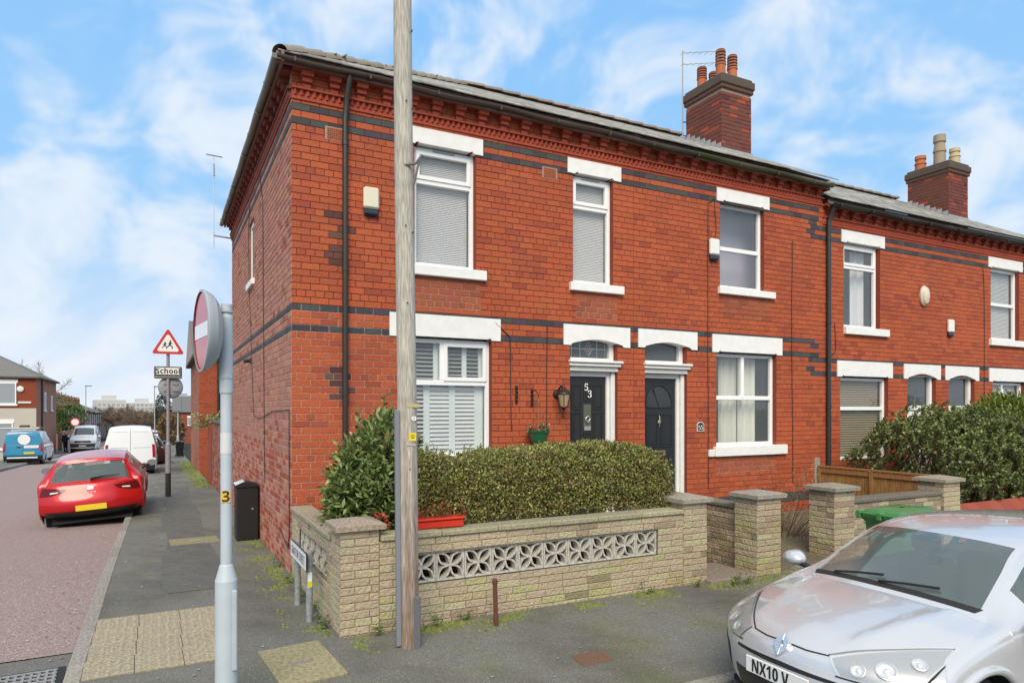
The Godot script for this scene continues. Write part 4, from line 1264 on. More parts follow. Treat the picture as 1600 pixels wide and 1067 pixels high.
func bare_tree(label: String, at: Vector3, ht: float, spread: float, col: Color, sd: int, group: String) -> void:
	var t := thing("bare_tree", label, "tree", at, 0.0, group)
	var r := RandomNumberGenerator.new(); r.seed = sd
	var tr := MB.new(); var tw := MB.new()
	tr.tube([Vector3(0, -0.5, 0), Vector3(0.1, ht * 0.35, 0), Vector3(0, ht * 0.8, 0.1)], [spread * 0.06, spread * 0.045, spread * 0.015], 7, col)
	for i in 22:
		var an := r.randf() * TAU; var y := ht * r.randf_range(0.25, 0.75)
		var tip := Vector3(cos(an) * spread * r.randf_range(0.4, 1.0), y + ht * r.randf_range(0.1, 0.3), sin(an) * spread * r.randf_range(0.4, 1.0))
		tr.tube([Vector3(0.05, y, 0), Vector3(0.05, y, 0).lerp(tip, 0.5) + Vector3(0, ht * 0.03, 0), tip], [spread * 0.022, spread * 0.013, spread * 0.004], 5, col, false)
		for k in 60:
			var p := Vector3(0.05, y, 0).lerp(tip, r.randf_range(0.3, 1.0)) 
			var d := Vector3(r.randf_range(-1, 1), r.randf_range(-0.2, 1.2), r.randf_range(-1, 1)).normalized()
			tw.leaf(p, d, d.cross(Vector3(r.randf(), r.randf(), 1)).normalized(), spread * r.randf_range(0.15, 0.34), spread * 0.006, col * r.randf_range(0.8, 1.5))
	part("trunk", tr, M.bark, t)
	part("crown", tw, M.bark, t, Transform3D(), "", "stuff")
func make_street_far() -> void:
	# brick yard wall, gate and outrigger behind the corner house
	var yw := thing("yard_wall", "tall old brick yard wall running along the side street", "wall")
	var r := RandomNumberGenerator.new(); r.seed = 12
	var pk := func(a, y, row): return [["stock", "dark", "pink"][r.randi() % 3], r.randi() % 6]
	var W := {"o": Vector3(0.03, -1, -15.0), "u": Vector3.BACK, "n": Vector3.LEFT, "len": 7.2, "rows": [0, 31], "y0": -1.0, "mortar": Color(0.3, 0.22, 0.18), "pick": pk, "joint": 0.01, "proud": 0.004}
	part("core", wall_backing(W), M.mortar, yw)
	brick_wall(yw, W)
	var m := MB.new()
	m.box(Vector3(0.05, -1, -15.0), Vector3(0.27, 1.58, -7.8), Color(0.2, 0.08, 0.06))
	m.cham(Vector3(0.0, 1.585, -15.0), Vector3(0.3, 1.66, -7.8), 0.015, Color(0.16, 0.13, 0.1))
	part("coping", m, M.concrete, yw)
	var gp := MB.new()
	gp.cham(Vector3(-0.03, -1, -16.15), Vector3(0.35, 1.55, -15.02), 0.02, Color(0.36, 0.075, 0.035))
	gp.cham(Vector3(-0.05, 1.552, -16.2), Vector3(0.38, 1.62, -15.0), 0.02, Color(0.25, 0.2, 0.16))
	part("gate_pier", gp, M.brick, yw)
	var yg := thing("yard_gate", "weathered brown plank gate in the brick yard wall", "gate")
	for i in 7:
		var g := MB.new()
		g.cham(Vector3(0.08, -0.42, -17.8 + i * 0.23), Vector3(0.12, 1.45 + 0.02 * (i % 2), -17.8 + i * 0.23 + 0.22), 0.006, vary(Color(0.1, 0.065, 0.045), 0.25))
		part("plank", g, M.fence_wood, yg)
	far_house("outrigger_house", "red brick gable end with black pipes past the yard wall", Vector3(0.0, -0.7, -22.8), 0.0, 7.5, 8.5, 5.0, 6.9, {"bricks": true, "wall": Color(0.3, 0.12, 0.08), "side": Color(0.55, 0.4, 0.33), "windows": [[0, 1.7, 3.1, 0.9, 1.3], [0, 2.2, 0.9, 1.1, 1.3]]})
	var dp := MB.new()
	for x in [0.75, 1.25]:
		dp.tube([Vector3(x, 4.4, -22.72), Vector3(x, -0.7, -22.72)], 0.055, 8, Color(0.02, 0.02, 0.02))
	dp.tube([Vector3(0.75, 2.9, -22.72), Vector3(1.25, 2.7, -22.72)], 0.05, 8, Color(0.02, 0.02, 0.02))
	whole("soil_pipe", dp, M.satin, "black soil pipes climbing the far gable wall", "pipe")
	# house across the street
	far_house("corner_house", "corner house with red upper brick, cream render below and hipped roof", Vector3(-22.0, -1.45, -52.0), 0.0, 12.4, 10.6, 5.85, 8.3, {"wall": Color(0.34, 0.075, 0.035), "side": Color(0.5, 0.23, 0.15), "render": Color(0.72, 0.67, 0.56), "render_to": 3.55, "hip": 4.5, "roof": Color(0.24, 0.235, 0.21),
		"windows": [[0, 8.3, 3.85, 2.9, 1.55], [0, 8.5, 0.6, 2.5, 1.9], [1, 3.6, 3.4, 0.9, 1.4], [1, 7.2, 3.4, 0.8, 1.2]]})
	m = MB.new()
	m.lathe([[0.001, 0.0], [0.2, 0.0], [0.22, 0.07], [0.16, 0.12], [0.001, 0.13]], 16, Color(0.75, 0.74, 0.7), Transform3D(Basis(Vector3.RIGHT, PI / 2), Vector3(-10.55, 3.5, -51.98)))
	whole("wall_light", m, M.plastic, "round pale fitting on the red upper wall across the street", "light")
	m = MB.new()
	m.cham(Vector3(-10.7, 2.45, -51.99), Vector3(-9.9, 2.6, -51.93), 0.01, Color(0.72, 0.66, 0.6))
	whole("street_plate", m, M.paint, "small pale street plate on the red wall across the road", "sign")
	m = MB.new()
	m.tube([Vector3(-9.52, 4.4, -54.2), Vector3(-9.52, -1.4, -54.2)], 0.06, 8, Color(0.05, 0.04, 0.04))
	whole("rainwater_pipe", m, M.satin, "dark rainwater pipe on the corner house's pink side", "pipe")
	for i in 7:
		var z := -98.0 - i * 9.2
		far_house("row_house", "small brick house in the distant descending terrace", Vector3(-13.0, gy(z) , z), PI / 2, 9.15, 8.0, 5.3, 7.1, {"group": "distant terrace down the side street", "wall": vary(Color(0.42, 0.17, 0.11), 0.15), "roof": vary(Color(0.2, 0.17, 0.15), 0.2), "stacks": [[0.4, -4.0], [4.8, -4.0]], "windows": [[0, 1.0, 3.2, 1.3, 1.4], [0, 5.6, 3.2, 1.3, 1.4], [0, 1.0, 0.7, 1.5, 1.5], [0, 5.6, 0.7, 1.5, 1.5]]})
	far_house("row_house", "low far house with a grey slate roof at the street's end", Vector3(0.5, -3.6, -118.0), 0.0, 16.0, 9.0, 5.2, 8.0, {"wall": Color(0.33, 0.1, 0.06), "roof": Color(0.2, 0.2, 0.2), "windows": [[0, 2.0, 3.0, 1.4, 1.3], [0, 7.0, 3.0, 1.4, 1.3]]})
	# towers on the skyline
	for q in [[-32.6, -520.0, 8.6, 13.4, 0], [-13.4, -520.0, 8.1, 11.4, 1]]:
		var tw := thing("tower_block", ["wide pale tower block on the skyline with a rooftop plant room", "narrower pale tower block nearer the bare trees on the skyline"][q[4]], "tower block", Vector3(q[0], -7.0, q[1]), 0.25, "tower blocks on the skyline")
		var t := MB.new()
		t.box(Vector3(-q[2], 0, -7), Vector3(q[2], q[3] + 2.0, 7), Color(0.62, 0.61, 0.57))
		t.box(Vector3(-q[2] * 0.45, q[3] + 2.0, -4), Vector3(q[2] * 0.4, q[3] + 5.0, 4), Color(0.6, 0.59, 0.56))
		part("tower", t, M.paint, tw)
		for k in 5:
			for j in 6:
				var w := MB.new()
				w.box(Vector3(-q[2] + 0.7 + j * q[2] * 0.32, 1.2 + k * 2.6, 7.0), Vector3(-q[2] + 2.2 + j * q[2] * 0.32, 2.5 + k * 2.6, 7.1), Color(0.35, 0.37, 0.38))
				part("window", w, M.gloss, tw)
	var r2 := RandomNumberGenerator.new(); r2.seed = 40
	for i in 12:
		var z := -130.0 - r2.randf() * 70.0
		var u := 165.0 + i * 9.5
		var d := 8.46 - z
		bare_tree("bare brown winter tree among others at the street's far end", Vector3(-1.39 + (d / (0.888 + (800.0 - u) / 1060.0 * 0.459)) * (0.459 - (800.0 - u) / 1060.0 * 0.888), gy(z) - 0.2, z), r2.randf_range(5.5, 7.5), r2.randf_range(3.0, 4.5), Color(0.17, 0.12, 0.085), 60 + i, "bare trees at the street's end")
	bare_tree("leafless thin tree behind the corner house across the street", Vector3(-11.5, -2.0, -70.0), 8.3, 2.6, Color(0.25, 0.18, 0.13), 3, "")
	for q in [[4.9, -4.0, -142.0, 9.0, "dark narrow conifer behind the far bins"], [0.6, -3.2, -86.0, 4.5, "autumn brown bushy tree above the far bins"]]:
		var t := thing("conifer_tree" if q[3] > 6 else "brown_tree", q[4], "tree", Vector3(q[0] - (6.0 if q[3] > 6 else 1.0), q[1], q[2]))
		var k := MB.new(); var l := MB.new()
		k.tube([Vector3(0, -0.5, 0), Vector3(0, q[3] * 0.7, 0)], [0.2, 0.05], 7, Color(0.1, 0.07, 0.05))
		part("trunk", k, M.bark, t)
		var c := Color(0.03, 0.045, 0.025) if q[3] > 6 else Color(0.2, 0.13, 0.06)
		crown(l, [[Vector3(0, q[3] * 0.55, 0), Vector3(1.5, q[3] * 0.5, 1.5)]], 2600, 0.2, 0.42, [c, c * 1.4, c * 0.7], 0.2)
		part("crown", l, M.leaf_dull, t)
	var gt := thing("leafy_tree", "dense bright green tree beside the corner house across the street", "tree", Vector3(-10.6, -2.1, -78.0))
	var k2 := MB.new(); var l2 := MB.new()
	k2.tube([Vector3(0, -0.3, 0), Vector3(0.1, 2.2, 0)], [0.16, 0.1], 7, Color(0.12, 0.09, 0.06))
	part("trunk", k2, M.bark, gt)
	crown(l2, [[Vector3(-0.4, 3.9, 0), Vector3(1.9, 1.7, 1.7)], [Vector3(0.7, 3.3, 0.4), Vector3(1.4, 1.4, 1.4)], [Vector3(-0.9, 2.9, 0.5), Vector3(1.3, 1.3, 1.3)]], 5200, 0.1, 0.26, [Color(0.07, 0.13, 0.025), Color(0.11, 0.19, 0.03), Color(0.05, 0.09, 0.02)], 0.3)
	part("crown", l2, M.leaf_dull, gt)
	for i in 3:
		var b := thing("garden_wall", ["low pale garden wall before the green tree", "low brick garden wall beyond the white minibus", "low garden wall down the distant terrace"][i], "wall", Vector3(-9.7, gy(-66.0 - i * 14.0), -66.0 - i * 14.0))
		var q := MB.new()
		q.cham(Vector3(-0.12, -0.5, -11.0), Vector3(0.12, 1.2, 0.0), 0.02, [Color(0.5, 0.42, 0.32), Color(0.4, 0.25, 0.18), Color(0.42, 0.3, 0.22)][i])
		part("wall", q, M.concrete, b)
		q = MB.new()
		for j in 4: q.cham(Vector3(-0.16, -0.5, -0.3 - j * 3.5), Vector3(0.16, 1.75, 0.1 - j * 3.5), 0.02, Color(0.3, 0.2, 0.15))
		part("piers", q, M.concrete, b)

# ---------- garden walls ----------
func screen_mesh() -> ArrayMesh:
	var m := MB.new()
	var w := 0.29; var h := 0.28; var c := Color(0.62, 0.6, 0.53)
	for e in [[0.0, 0.0, w, 0.02], [0.0, h - 0.02, w, h], [0.0, 0.02, 0.02, h - 0.02], [w - 0.02, 0.02, w, h - 0.02]]:
		m.cham(Vector3(e[0] + 0.001, e[1], -0.1), Vector3(e[2] - 0.001, e[3], 0.0), 0.004, c)
	var ce := Vector2(w / 2, h / 2)
	for q in [Vector2(0.018, 0.018), Vector2(w - 0.018, 0.018), Vector2(w - 0.018, h - 0.018), Vector2(0.018, h - 0.018)]:
		var d: Vector2 = q - ce
		var pn := Vector2(-d.y, d.x).normalized()
		for s in [-1.0, 1.0]:
			var poly := PackedVector2Array(); var back := []
			for k in 9:
				var f := k / 8.0
				var p: Vector2 = ce + d * f + pn * s * 0.044 * sin(PI * f)
				var wd := 0.0085
				var tg: Vector2 = (d + pn * s * 0.044 * PI * cos(PI * f)).normalized()
				var nn := Vector2(-tg.y, tg.x)
				poly.append(p + nn * wd); back.append(p - nn * wd)
			back.reverse()
			for b in back: poly.append(b)
			m.extrude(poly, -0.095, -0.004, c)
	return m.mesh()
func stone_face(host: Node3D, o: Vector3, u: Vector3, n: Vector3, len: float, top: float, holes: Array, pick: Callable, single := 300) -> void:
	var c := 0.0711
	var rows := [-2, int(floor(top / c))]
	var W := {"o": Vector3(o.x, 0, o.z), "u": u, "n": n, "len": len, "rows": rows, "y0": top - rows[1] * c, "c": c, "L": 0.26, "ragged": [0.15, 0.22, 0.28, 0.29, 0.3], "joint": 0.008, "proud": 0.004, "mat": M.stone, "headers": false, "holes": holes, "pick": pick, "mortar": Color(0.36, 0.31, 0.22), "depth": 0.009, "reveal": Color(0.3, 0.26, 0.18), "single": single}
	part("core", wall_backing(W), M.mortar, host)
	brick_wall(host, W)
func coping(host: Node, a: Vector3, b: Vector3, wd: float, y: float, col: Color) -> void:
	var L := a.distance_to(b); var n := maxi(1, int(round(L / 0.6)))
	var d := (b - a).normalized()
	for i in n:
		var m := MB.new()
		var k := vary(col, 0.1)
		m.cham(Vector3(L * i / n + 0.002, y, -wd / 2), Vector3(L * (i + 1) / n - 0.002, y + 0.055 + rnd(-0.004, 0.004), wd / 2), 0.01, k, Transform3D(Basis(d, Vector3.UP, d.cross(Vector3.UP)), a))
		part("coping_stone", m, M.concrete, host)
func pier(host: Node3D, x0: float, x1: float, z0: float, z1: float, top: float, pick: Callable, cap := Color(0.42, 0.36, 0.27)) -> void:
	stone_face(host, Vector3(x0, 0, z1), Vector3.RIGHT, Vector3.BACK, x1 - x0, top, [], pick)
	stone_face(host, Vector3(x0, 0, z0), Vector3.BACK, Vector3.LEFT, z1 - z0, top, [], pick)
	var m := MB.new()
	m.box(Vector3(x0 + 0.02, -0.1, z0), Vector3(x1 - 0.001, top - 0.001, z1 - 0.02), Color(0.3, 0.26, 0.19))
	part("pier_core", m, M.stone, host)
	m = MB.new()
	var e := 0.05
	var y := top + 0.002
	var g := [[-e, 0.0], [-e, 0.045], [-0.0, 0.06], [(x1 - x0) * 0.5, 0.095]]
	var pts := []
	for k in g:
		pts.append([Vector3(x0 + k[0], y + k[1], z0 + k[0]), Vector3(x1 - k[0], y + k[1], z0 + k[0]), Vector3(x1 - k[0], y + k[1], z1 - k[0]), Vector3(x0 + k[0], y + k[1], z1 - k[0])])
	for i in 3:
		for j in 4:
			var q := (j + 1) % 4
			m.quad(pts[i][q], pts[i][j], pts[i + 1][j], pts[i + 1][q], cap)
	m.quad(pts[0][0], pts[0][1], pts[0][2], pts[0][3], cap)
	part("pier_cap", m, M.concrete, host)
func make_walls() -> void:
	var r := RandomNumberGenerator.new(); r.seed = 8
	var f := FastNoiseLite.new(); f.frequency = 1.2; f.seed = 30
	var pk := func(moss: float, grime: float) -> Callable:
		return func(a, y, row):
			var k := f.get_noise_2d(a * 1.3, y * 2.0 + moss * 9.0)
			if r.randf() < moss * clampf(0.75 - y * 1.3 + k, 0.0, 1.0): return ["mossy", r.randi() % 8]
			if r.randf() < grime + k * 0.5: return ["grimy", r.randi() % 8]
			return ["buff", r.randi() % 10]
	var sm := screen_mesh()
	var w := thing("garden_wall", "buff stone garden wall with pierced screen blocks before the hedge", "wall")
	stone_face(w, Vector3(0.35, 0, 2.49), Vector3.RIGHT, Vector3.BACK, 3.55, 0.81, [[0.26, 0.383, 3.18, 0.664]], pk.call(0.45, 0.1))
	stone_face(w, Vector3(3.9, 0, 2.29), Vector3.LEFT, Vector3.FORWARD, 3.55, 0.81, [[0.37, 0.383, 3.29, 0.664]], pk.call(0.2, 0.3), 0)
	stone_face(w, Vector3(0, 0, 0.0), Vector3.BACK, Vector3.LEFT, 2.14, 0.79, [[0.5, 0.383, 1.95, 0.664]], pk.call(0.5, 0.0))
	stone_face(w, Vector3(0.2, 0, 2.14), Vector3.FORWARD, Vector3.RIGHT, 2.14, 0.79, [[0.19, 0.383, 1.64, 0.664]], pk.call(0.2, 0.3), 0)
	for i in 10: part("screen_block", sm, M.concrete, w, Transform3D(Basis(), Vector3(0.612 + i * 0.292, 0.384, 2.47)))
	for i in 5: part("screen_block", sm, M.concrete, w, Transform3D(Basis(Vector3.UP, -PI / 2), Vector3(0.02, 0.384, 0.502 + i * 0.29)))
	coping(w, Vector3(0.36, 0, 2.39), Vector3(3.9, 0, 2.39), 0.25, 0.811, Color(0.45, 0.41, 0.27))
	coping(w, Vector3(0.1, 0, 0.02), Vector3(0.1, 0, 2.13), 0.25, 0.791, Color(0.45, 0.39, 0.27))
	pier(w, 0.0, 0.35, 2.15, 2.5, 0.93, pk.call(0.15, 0.0), Color(0.46, 0.37, 0.28))
	pier(w, 3.9, 4.25, 2.15, 2.5, 0.93, pk.call(0.5, 0.1), Color(0.42, 0.38, 0.31))
	w = thing("path_wall", "grimy buff stone wall and pier beside the flagged path", "wall")
	stone_face(w, Vector3(5.0, 0, 0.05), Vector3.BACK, Vector3.LEFT, 2.2, 0.76, [], pk.call(0.15, 0.55))
	var m := MB.new()
	m.box(Vector3(5.01, -0.1, 0.05), Vector3(5.2, 0.755, 2.25), Color(0.2, 0.17, 0.12))
	part("wall_back", m, M.stone, w)
	coping(w, Vector3(5.1, 0, 0.05), Vector3(5.1, 0, 2.24), 0.25, 0.761, Color(0.22, 0.2, 0.16))
	pier(w, 4.93, 5.33, 2.25, 2.62, 0.93, pk.call(0.9, 0.12), Color(0.40, 0.37, 0.31))
	w = thing("front_wall", "weathered buff stone wall with screen blocks behind the green bin", "wall")
	stone_face(w, Vector3(6.8, 0, 2.5), Vector3.RIGHT, Vector3.BACK, 2.0, 0.74, [[0.42, 0.36, 1.58, 0.64]], pk.call(0.25, 0.6))
	m = MB.new()
	m.box(Vector3(6.8, -0.1, 2.28), Vector3(8.8, 0.36, 2.485), Color(0.22, 0.19, 0.13)); m.box(Vector3(6.8, 0.64, 2.28), Vector3(8.8, 0.735, 2.485), Color(0.22, 0.19, 0.13))
	part("wall_back", m, M.stone, w)
	for i in 4: part("screen_block", sm, M.concrete, w, Transform3D(Basis(), Vector3(7.222 + i * 0.29, 0.36, 2.48)))
	coping(w, Vector3(6.8, 0, 2.39), Vector3(8.8, 0, 2.39), 0.27, 0.742, Color(0.2, 0.18, 0.14))
	pier(w, 6.4, 6.8, 2.15, 2.55, 0.93, pk.call(0.75, 0.3), Color(0.36, 0.33, 0.27))
	pier(w, 8.8, 9.2, 2.15, 2.55, 0.93, pk.call(0.1, 0.12), Color(0.42, 0.37, 0.28))
	# low red wall with sloping red coping
	w = thing("low_wall", "low red wall with sloping red tile coping beyond the stone pier", "wall")
	var pr := func(a, y, row): return ["red", r.randi() % 12]
	var W := {"o": Vector3(9.22, -0.2, 2.5), "u": Vector3.RIGHT, "n": Vector3.BACK, "len": 8.0, "rows": [0, 7], "y0": -0.2, "mortar": Color(0.2, 0.07, 0.05), "pick": pr, "headers": false}
	part("core", wall_backing(W), M.mortar, w); brick_wall(w, W)
	for i in 26:
		m = MB.new()
		m.extrude(PackedVector2Array([Vector2(-0.06, 0.385), Vector2(0.26, 0.385), Vector2(0.26, 0.41), Vector2(0.1, 0.56), Vector2(-0.06, 0.41)]), 0.002, 0.304, vary(Color(0.4, 0.085, 0.05), 0.1), Transform3D(Basis(Vector3.FORWARD, Vector3.UP, Vector3.RIGHT), Vector3(9.22 + i * 0.306, 0, 2.5)))
		part("coping_tile", m, M.brick, w)
	# boarded fence between the gardens
	w = thing("board_fence", "new orange wooden board fence between the two front gardens", "fence")
	for i in 14:
		m = MB.new()
		m.cham(Vector3(9.28, 0.0, 0.06 + i * 0.146), Vector3(9.305, 0.945, 0.06 + i * 0.146 + 0.14), 0.004, vary(Color(0.47, 0.25, 0.08), 0.14))
		part("board", m, M.fence_wood, w)
	m = MB.new()
	m.cham(Vector3(9.24, 0.95, 0.04), Vector3(9.34, 0.985, 2.12), 0.006, Color(0.42, 0.2, 0.07))
	m.cham(Vector3(9.25, 0.86, 0.04), Vector3(9.278, 0.945, 2.12), 0.006, Color(0.45, 0.22, 0.075))
	part("rail", m, M.fence_wood, w)
	for z in [0.03, 1.05, 2.1]:
		m = MB.new()
		m.cham(Vector3(9.235, 0, z), Vector3(9.277, 0.95, z + 0.06), 0.005, Color(0.42, 0.21, 0.07))
		part("post", m, M.fence_wood, w)
	m = MB.new()
	m.cham(Vector3(9.2, 0, -0.03), Vector3(9.34, 1.12, 0.025), 0.01, Color(0.4, 0.37, 0.3))
	part("concrete_post", m, M.concrete, w)

# ---------- plants ----------
# blobs: [[centre, radii]...]; leaves sit in the outer part of the blobs, turned outwards
func crown(m: MB, blobs: Array, n: int, s0: float, s1: float, pal: Array, up: float, shell := 0.55, narrow := 0.3) -> void:
	for i in n:
		var b: Array = blobs[rng.randi() % blobs.size()]
		var d := Vector3(rng.randfn(), rng.randfn(), rng.randfn()).normalized()
		var k := pow(rng.randf(), 0.45)
		k = lerpf(shell, 1.0, k) * (1.0 + rng.randfn() * 0.05)
		var p: Vector3 = b[0] + Vector3(d.x * b[1].x, d.y * b[1].y, d.z * b[1].z) * k
		var ld := (d + Vector3(rng.randfn(), rng.randfn() + up, rng.randfn()) * 0.6).normalized()
		var sd := ld.cross(Vector3(rng.randfn(), rng.randfn(), rng.randfn())).normalized()
		var ln := rnd(s0, s1)
		m.leaf(p, ld, sd, ln, ln * narrow, vary(pal[rng.randi() % pal.size()], 0.25))
func sprig(lv: MB, st: MB, base: Vector3, tip: Vector3, n: int, ln: float, wd: float, pal: Array, bark: Color, r := 0.006) -> void:
	var mid := base.lerp(tip, 0.5) + Vector3(rng.randfn(), rng.randf() * 0.5, rng.randfn()) * base.distance_to(tip) * 0.07
	st.tube([base, mid, tip], [r, r * 0.7, r * 0.3], 5, bark, false)
	var dir := (tip - base).normalized()
	for i in n:
		var f := 0.25 + 0.75 * (i + 0.5) / n
		var p := base.lerp(mid, f * 2.0) if f < 0.5 else mid.lerp(tip, f * 2.0 - 1.0)
		var an := i * 2.4
		var o := dir.cross(Vector3(sin(an), cos(an * 1.3), cos(an))).normalized()
		var ld := (o + dir * 0.8 + Vector3(0, -0.1, 0)).normalized()
		var sd := ld.cross(dir.cross(ld)).normalized()
		sd = (ld.cross(Vector3.UP) + Vector3(rng.randfn(), rng.randfn(), rng.randfn()) * 0.4).normalized()
		sd = (sd - ld * sd.dot(ld)).normalized()
		lv.leaf(p, ld, sd, ln * rnd(0.7, 1.15), wd * rnd(0.8, 1.2), vary(pal[rng.randi() % pal.size()], 0.22))
func make_plants() -> void:
	var f := FastNoiseLite.new(); f.frequency = 1.3; f.seed = 19
	# clipped hedge
	var h := thing("box_hedge", "clipped small-leaved hedge above the buff stone wall", "hedge", Vector3(2.4, 0.42, 1.8))
	var lv := MB.new(); var st := MB.new()
	var X0 := 0.72; var X1 := 3.96
	var green := [Color(0.2, 0.225, 0.05), Color(0.26, 0.285, 0.065), Color(0.14, 0.17, 0.04), Color(0.33, 0.33, 0.1)]
	var brown := [Color(0.25, 0.18, 0.09), Color(0.19, 0.155, 0.07), Color(0.15, 0.15, 0.055)]
	for i in 78000:
		var x := rnd(X0, X1)
		var top := 1.50 + 0.08 * smoothstep(1.6, 2.2, x) + f.get_noise_2d(x * 1.4, 0) * 0.08 + f.get_noise_2d(x * 6.0, 50.0) * 0.05
		var zf := 2.2 + f.get_noise_2d(x * 1.5, 7.0) * 0.09
		var zb := 1.3
		var y: float; var z: float
		var q := rng.randf()
		if q < 0.50:
			y = lerpf(0.84, top, pow(rng.randf(), 0.8)); z = zf - pow(rng.randf(), 1.6) * 0.3
			z += 0.05 * sin((y - 0.8) * 3.5) + f.get_noise_3d(x * 3.0, y * 3.0, 0) * 0.07
		elif q < 0.78:
			y = top - pow(rng.randf(), 2.0) * 0.16; z = rnd(zb, zf)
		else:
			y = rnd(0.84, top); z = rnd(zb, zf)
			if rng.randf() < 0.6: x = x
			else: x = X1 + f.get_noise_2d(y * 3.0, z * 2.0) * 0.1 - pow(rng.randf(), 1.6) * 0.15 if rng.randf() < 0.75 else X0 + rng.randf() * 0.12
		# round the shoulders
		var ex := clampf((x - (X1 - 0.4)) / 0.4, 0.0, 1.0); var ey := clampf((y - (top - 0.35)) / 0.35, 0.0, 1.0); var ez := clampf((z - (zf - 0.25)) / 0.25, 0.0, 1.0)
		if ex * ex + ey * ey > 1.02 + rng.randf() * 0.1: continue
		if ez * ez + ey * ey > 1.3 + rng.randf() * 0.15: continue
		var p := Vector3(x, y, z) - h.position
		var d := Vector3(rng.randfn() * 0.8, rng.randfn() * 0.7 + 0.6, rng.randfn() * 0.8 + (0.5 if q < 0.52 else 0.0)).normalized()
		var sd := d.cross(Vector3(rng.randfn(), rng.randfn(), rng.randfn())).normalized()
		var ln := rnd(0.018, 0.036)
		var up := 0.3 + f.get_noise_3d(x * 2.2, y * 2.2, z * 2.2) * 0.9
		var pal: Array = green if rng.randf() < 0.45 + up * 0.6 else brown
		lv.leaf(p, d, sd, ln, ln * 0.36, vary(pal[rng.randi() % pal.size()], 0.3))
	for i in 900:
		var x := rnd(X0 + 0.1, X1 - 0.15)
		var b := Vector3(x, rnd(0.8, 1.25), rnd(1.75, 2.12)) - h.position
		st.tube([b, b + Vector3(rnd(-0.1, 0.1), rnd(0.12, 0.3), rnd(0.0, 0.1))], [0.004, 0.002], 4, vary(Color(0.17, 0.12, 0.07), 0.3), false)
	for i in 420:   # shoots that stand out of the clipped face
		var x := rnd(X0 + 0.05, X1 - 0.1)
		var q := Vector3(x, 1.5 + f.get_noise_2d(x * 1.4, 0) * 0.08, rnd(1.4, 2.1)) if rng.randf() < 0.6 else Vector3(x, rnd(0.95, 1.45), 2.16 + f.get_noise_2d(x * 1.5, 7.0) * 0.09)
		q -= h.position
		sprig(lv, st, q, q + Vector3(rnd(-0.06, 0.06), rnd(0.03, 0.12), rnd(-0.02, 0.08)), 9, 0.028, 0.009, green, Color(0.2, 0.16, 0.08), 0.002)
	part("twigs", st, M.bark, h, Transform3D(), "", "stuff")
	part("foliage", lv, M.leaf_dull, h, Transform3D(), "", "stuff")
	# laurel at the corner
	var b := thing("laurel_bush", "loose glossy-leaved bush at the house corner above the pier", "bush", Vector3(0.66, 0.42, 1.45))
	lv = MB.new(); st = MB.new()
	var lg := [Color(0.13, 0.19, 0.055), Color(0.18, 0.25, 0.07), Color(0.095, 0.145, 0.042), Color(0.27, 0.33, 0.12)]
	var tips := []
	for i in 210:
		var a := rng.randf() * TAU; var rr := sqrt(rng.randf())
		var hh := lerpf(1.5, 0.5, pow(rr, 1.8)) * rnd(0.75, 1.05)
		tips.append(Vector3(cos(a) * rr * 0.62, hh, sin(a) * rr * 0.62))
	tips.append_array([Vector3(0.02, 1.75, 0.12), Vector3(-0.22, 1.58, 0.05), Vector3(0.34, 1.42, 0.1), Vector3(-0.42, 1.2, 0.2), Vector3(0.05, 1.6, 0.3)])
	for q in tips:
		var base := Vector3(q.x * 0.25, q.y * 0.15, q.z * 0.25)
		sprig(lv, st, base, q, 36, 0.095, 0.019, lg, Color(0.14, 0.11, 0.06), 0.008)
	for i in 620:
		var a := rng.randf() * TAU
		var q := Vector3(cos(a) * rnd(0.3, 0.6), rnd(0.3, 0.95), sin(a) * rnd(0.3, 0.64))
		sprig(lv, st, q * Vector3(0.75, 0.8, 0.75), q, 7, 0.085, 0.0165, lg, Color(0.14, 0.11, 0.06), 0.004)
	crown(lv, [[Vector3(0.0, 0.5, 0.02), Vector3(0.6, 0.55, 0.62)], [Vector3(-0.05, 0.85, 0.02), Vector3(0.5, 0.55, 0.5)], [Vector3(0.05, 1.15, 0.1), Vector3(0.32, 0.42, 0.34)]], 3600, 0.06, 0.105, lg, 0.5, 0.45, 0.2)
	part("foliage", lv, M.leaf, b, Transform3D(), "", "stuff")
	part("stems", st, M.bark, b, Transform3D(), "", "stuff")
	# red planter and its dried flowers
	var tr := thing("planter_trough", "bright red trough planter on the coping under the hedge", "planter", Vector3(0.86, 0.868, 2.33))
	var m := MB.new()
	m.cham(Vector3(-0.24, 0, -0.08), Vector3(0.36, 0.075, 0.07), 0.012, Color(0.55, 0.035, 0.015))
	m.cham(Vector3(-0.26, 0.076, -0.1), Vector3(0.38, 0.1, 0.085), 0.008, Color(0.58, 0.04, 0.018))
	part("trough", m, M.plastic, tr)
	lv = MB.new(); st = MB.new()
	for i in 14: sprig(lv, st, Vector3(rnd(-0.24, 0.34), 0.09, rnd(-0.05, 0.05)), Vector3(rnd(-0.3, 0.42), rnd(0.16, 0.26), rnd(0.02, 0.12)), 12, 0.03, 0.009, [Color(0.4, 0.04, 0.02), Color(0.3, 0.03, 0.02), Color(0.12, 0.1, 0.03)], Color(0.2, 0.12, 0.05), 0.002)
	part("flowers", lv, M.leaf_dull, tr, Transform3D(), "", "stuff"); part("stalks", st, M.bark, tr, Transform3D(), "", "stuff")
	var rd := thing("red_flower_clump", "clump of red blooms low in the glossy bush beside the pole", "flowers", Vector3(0.42, 0.95, 2.26))
	lv = MB.new()
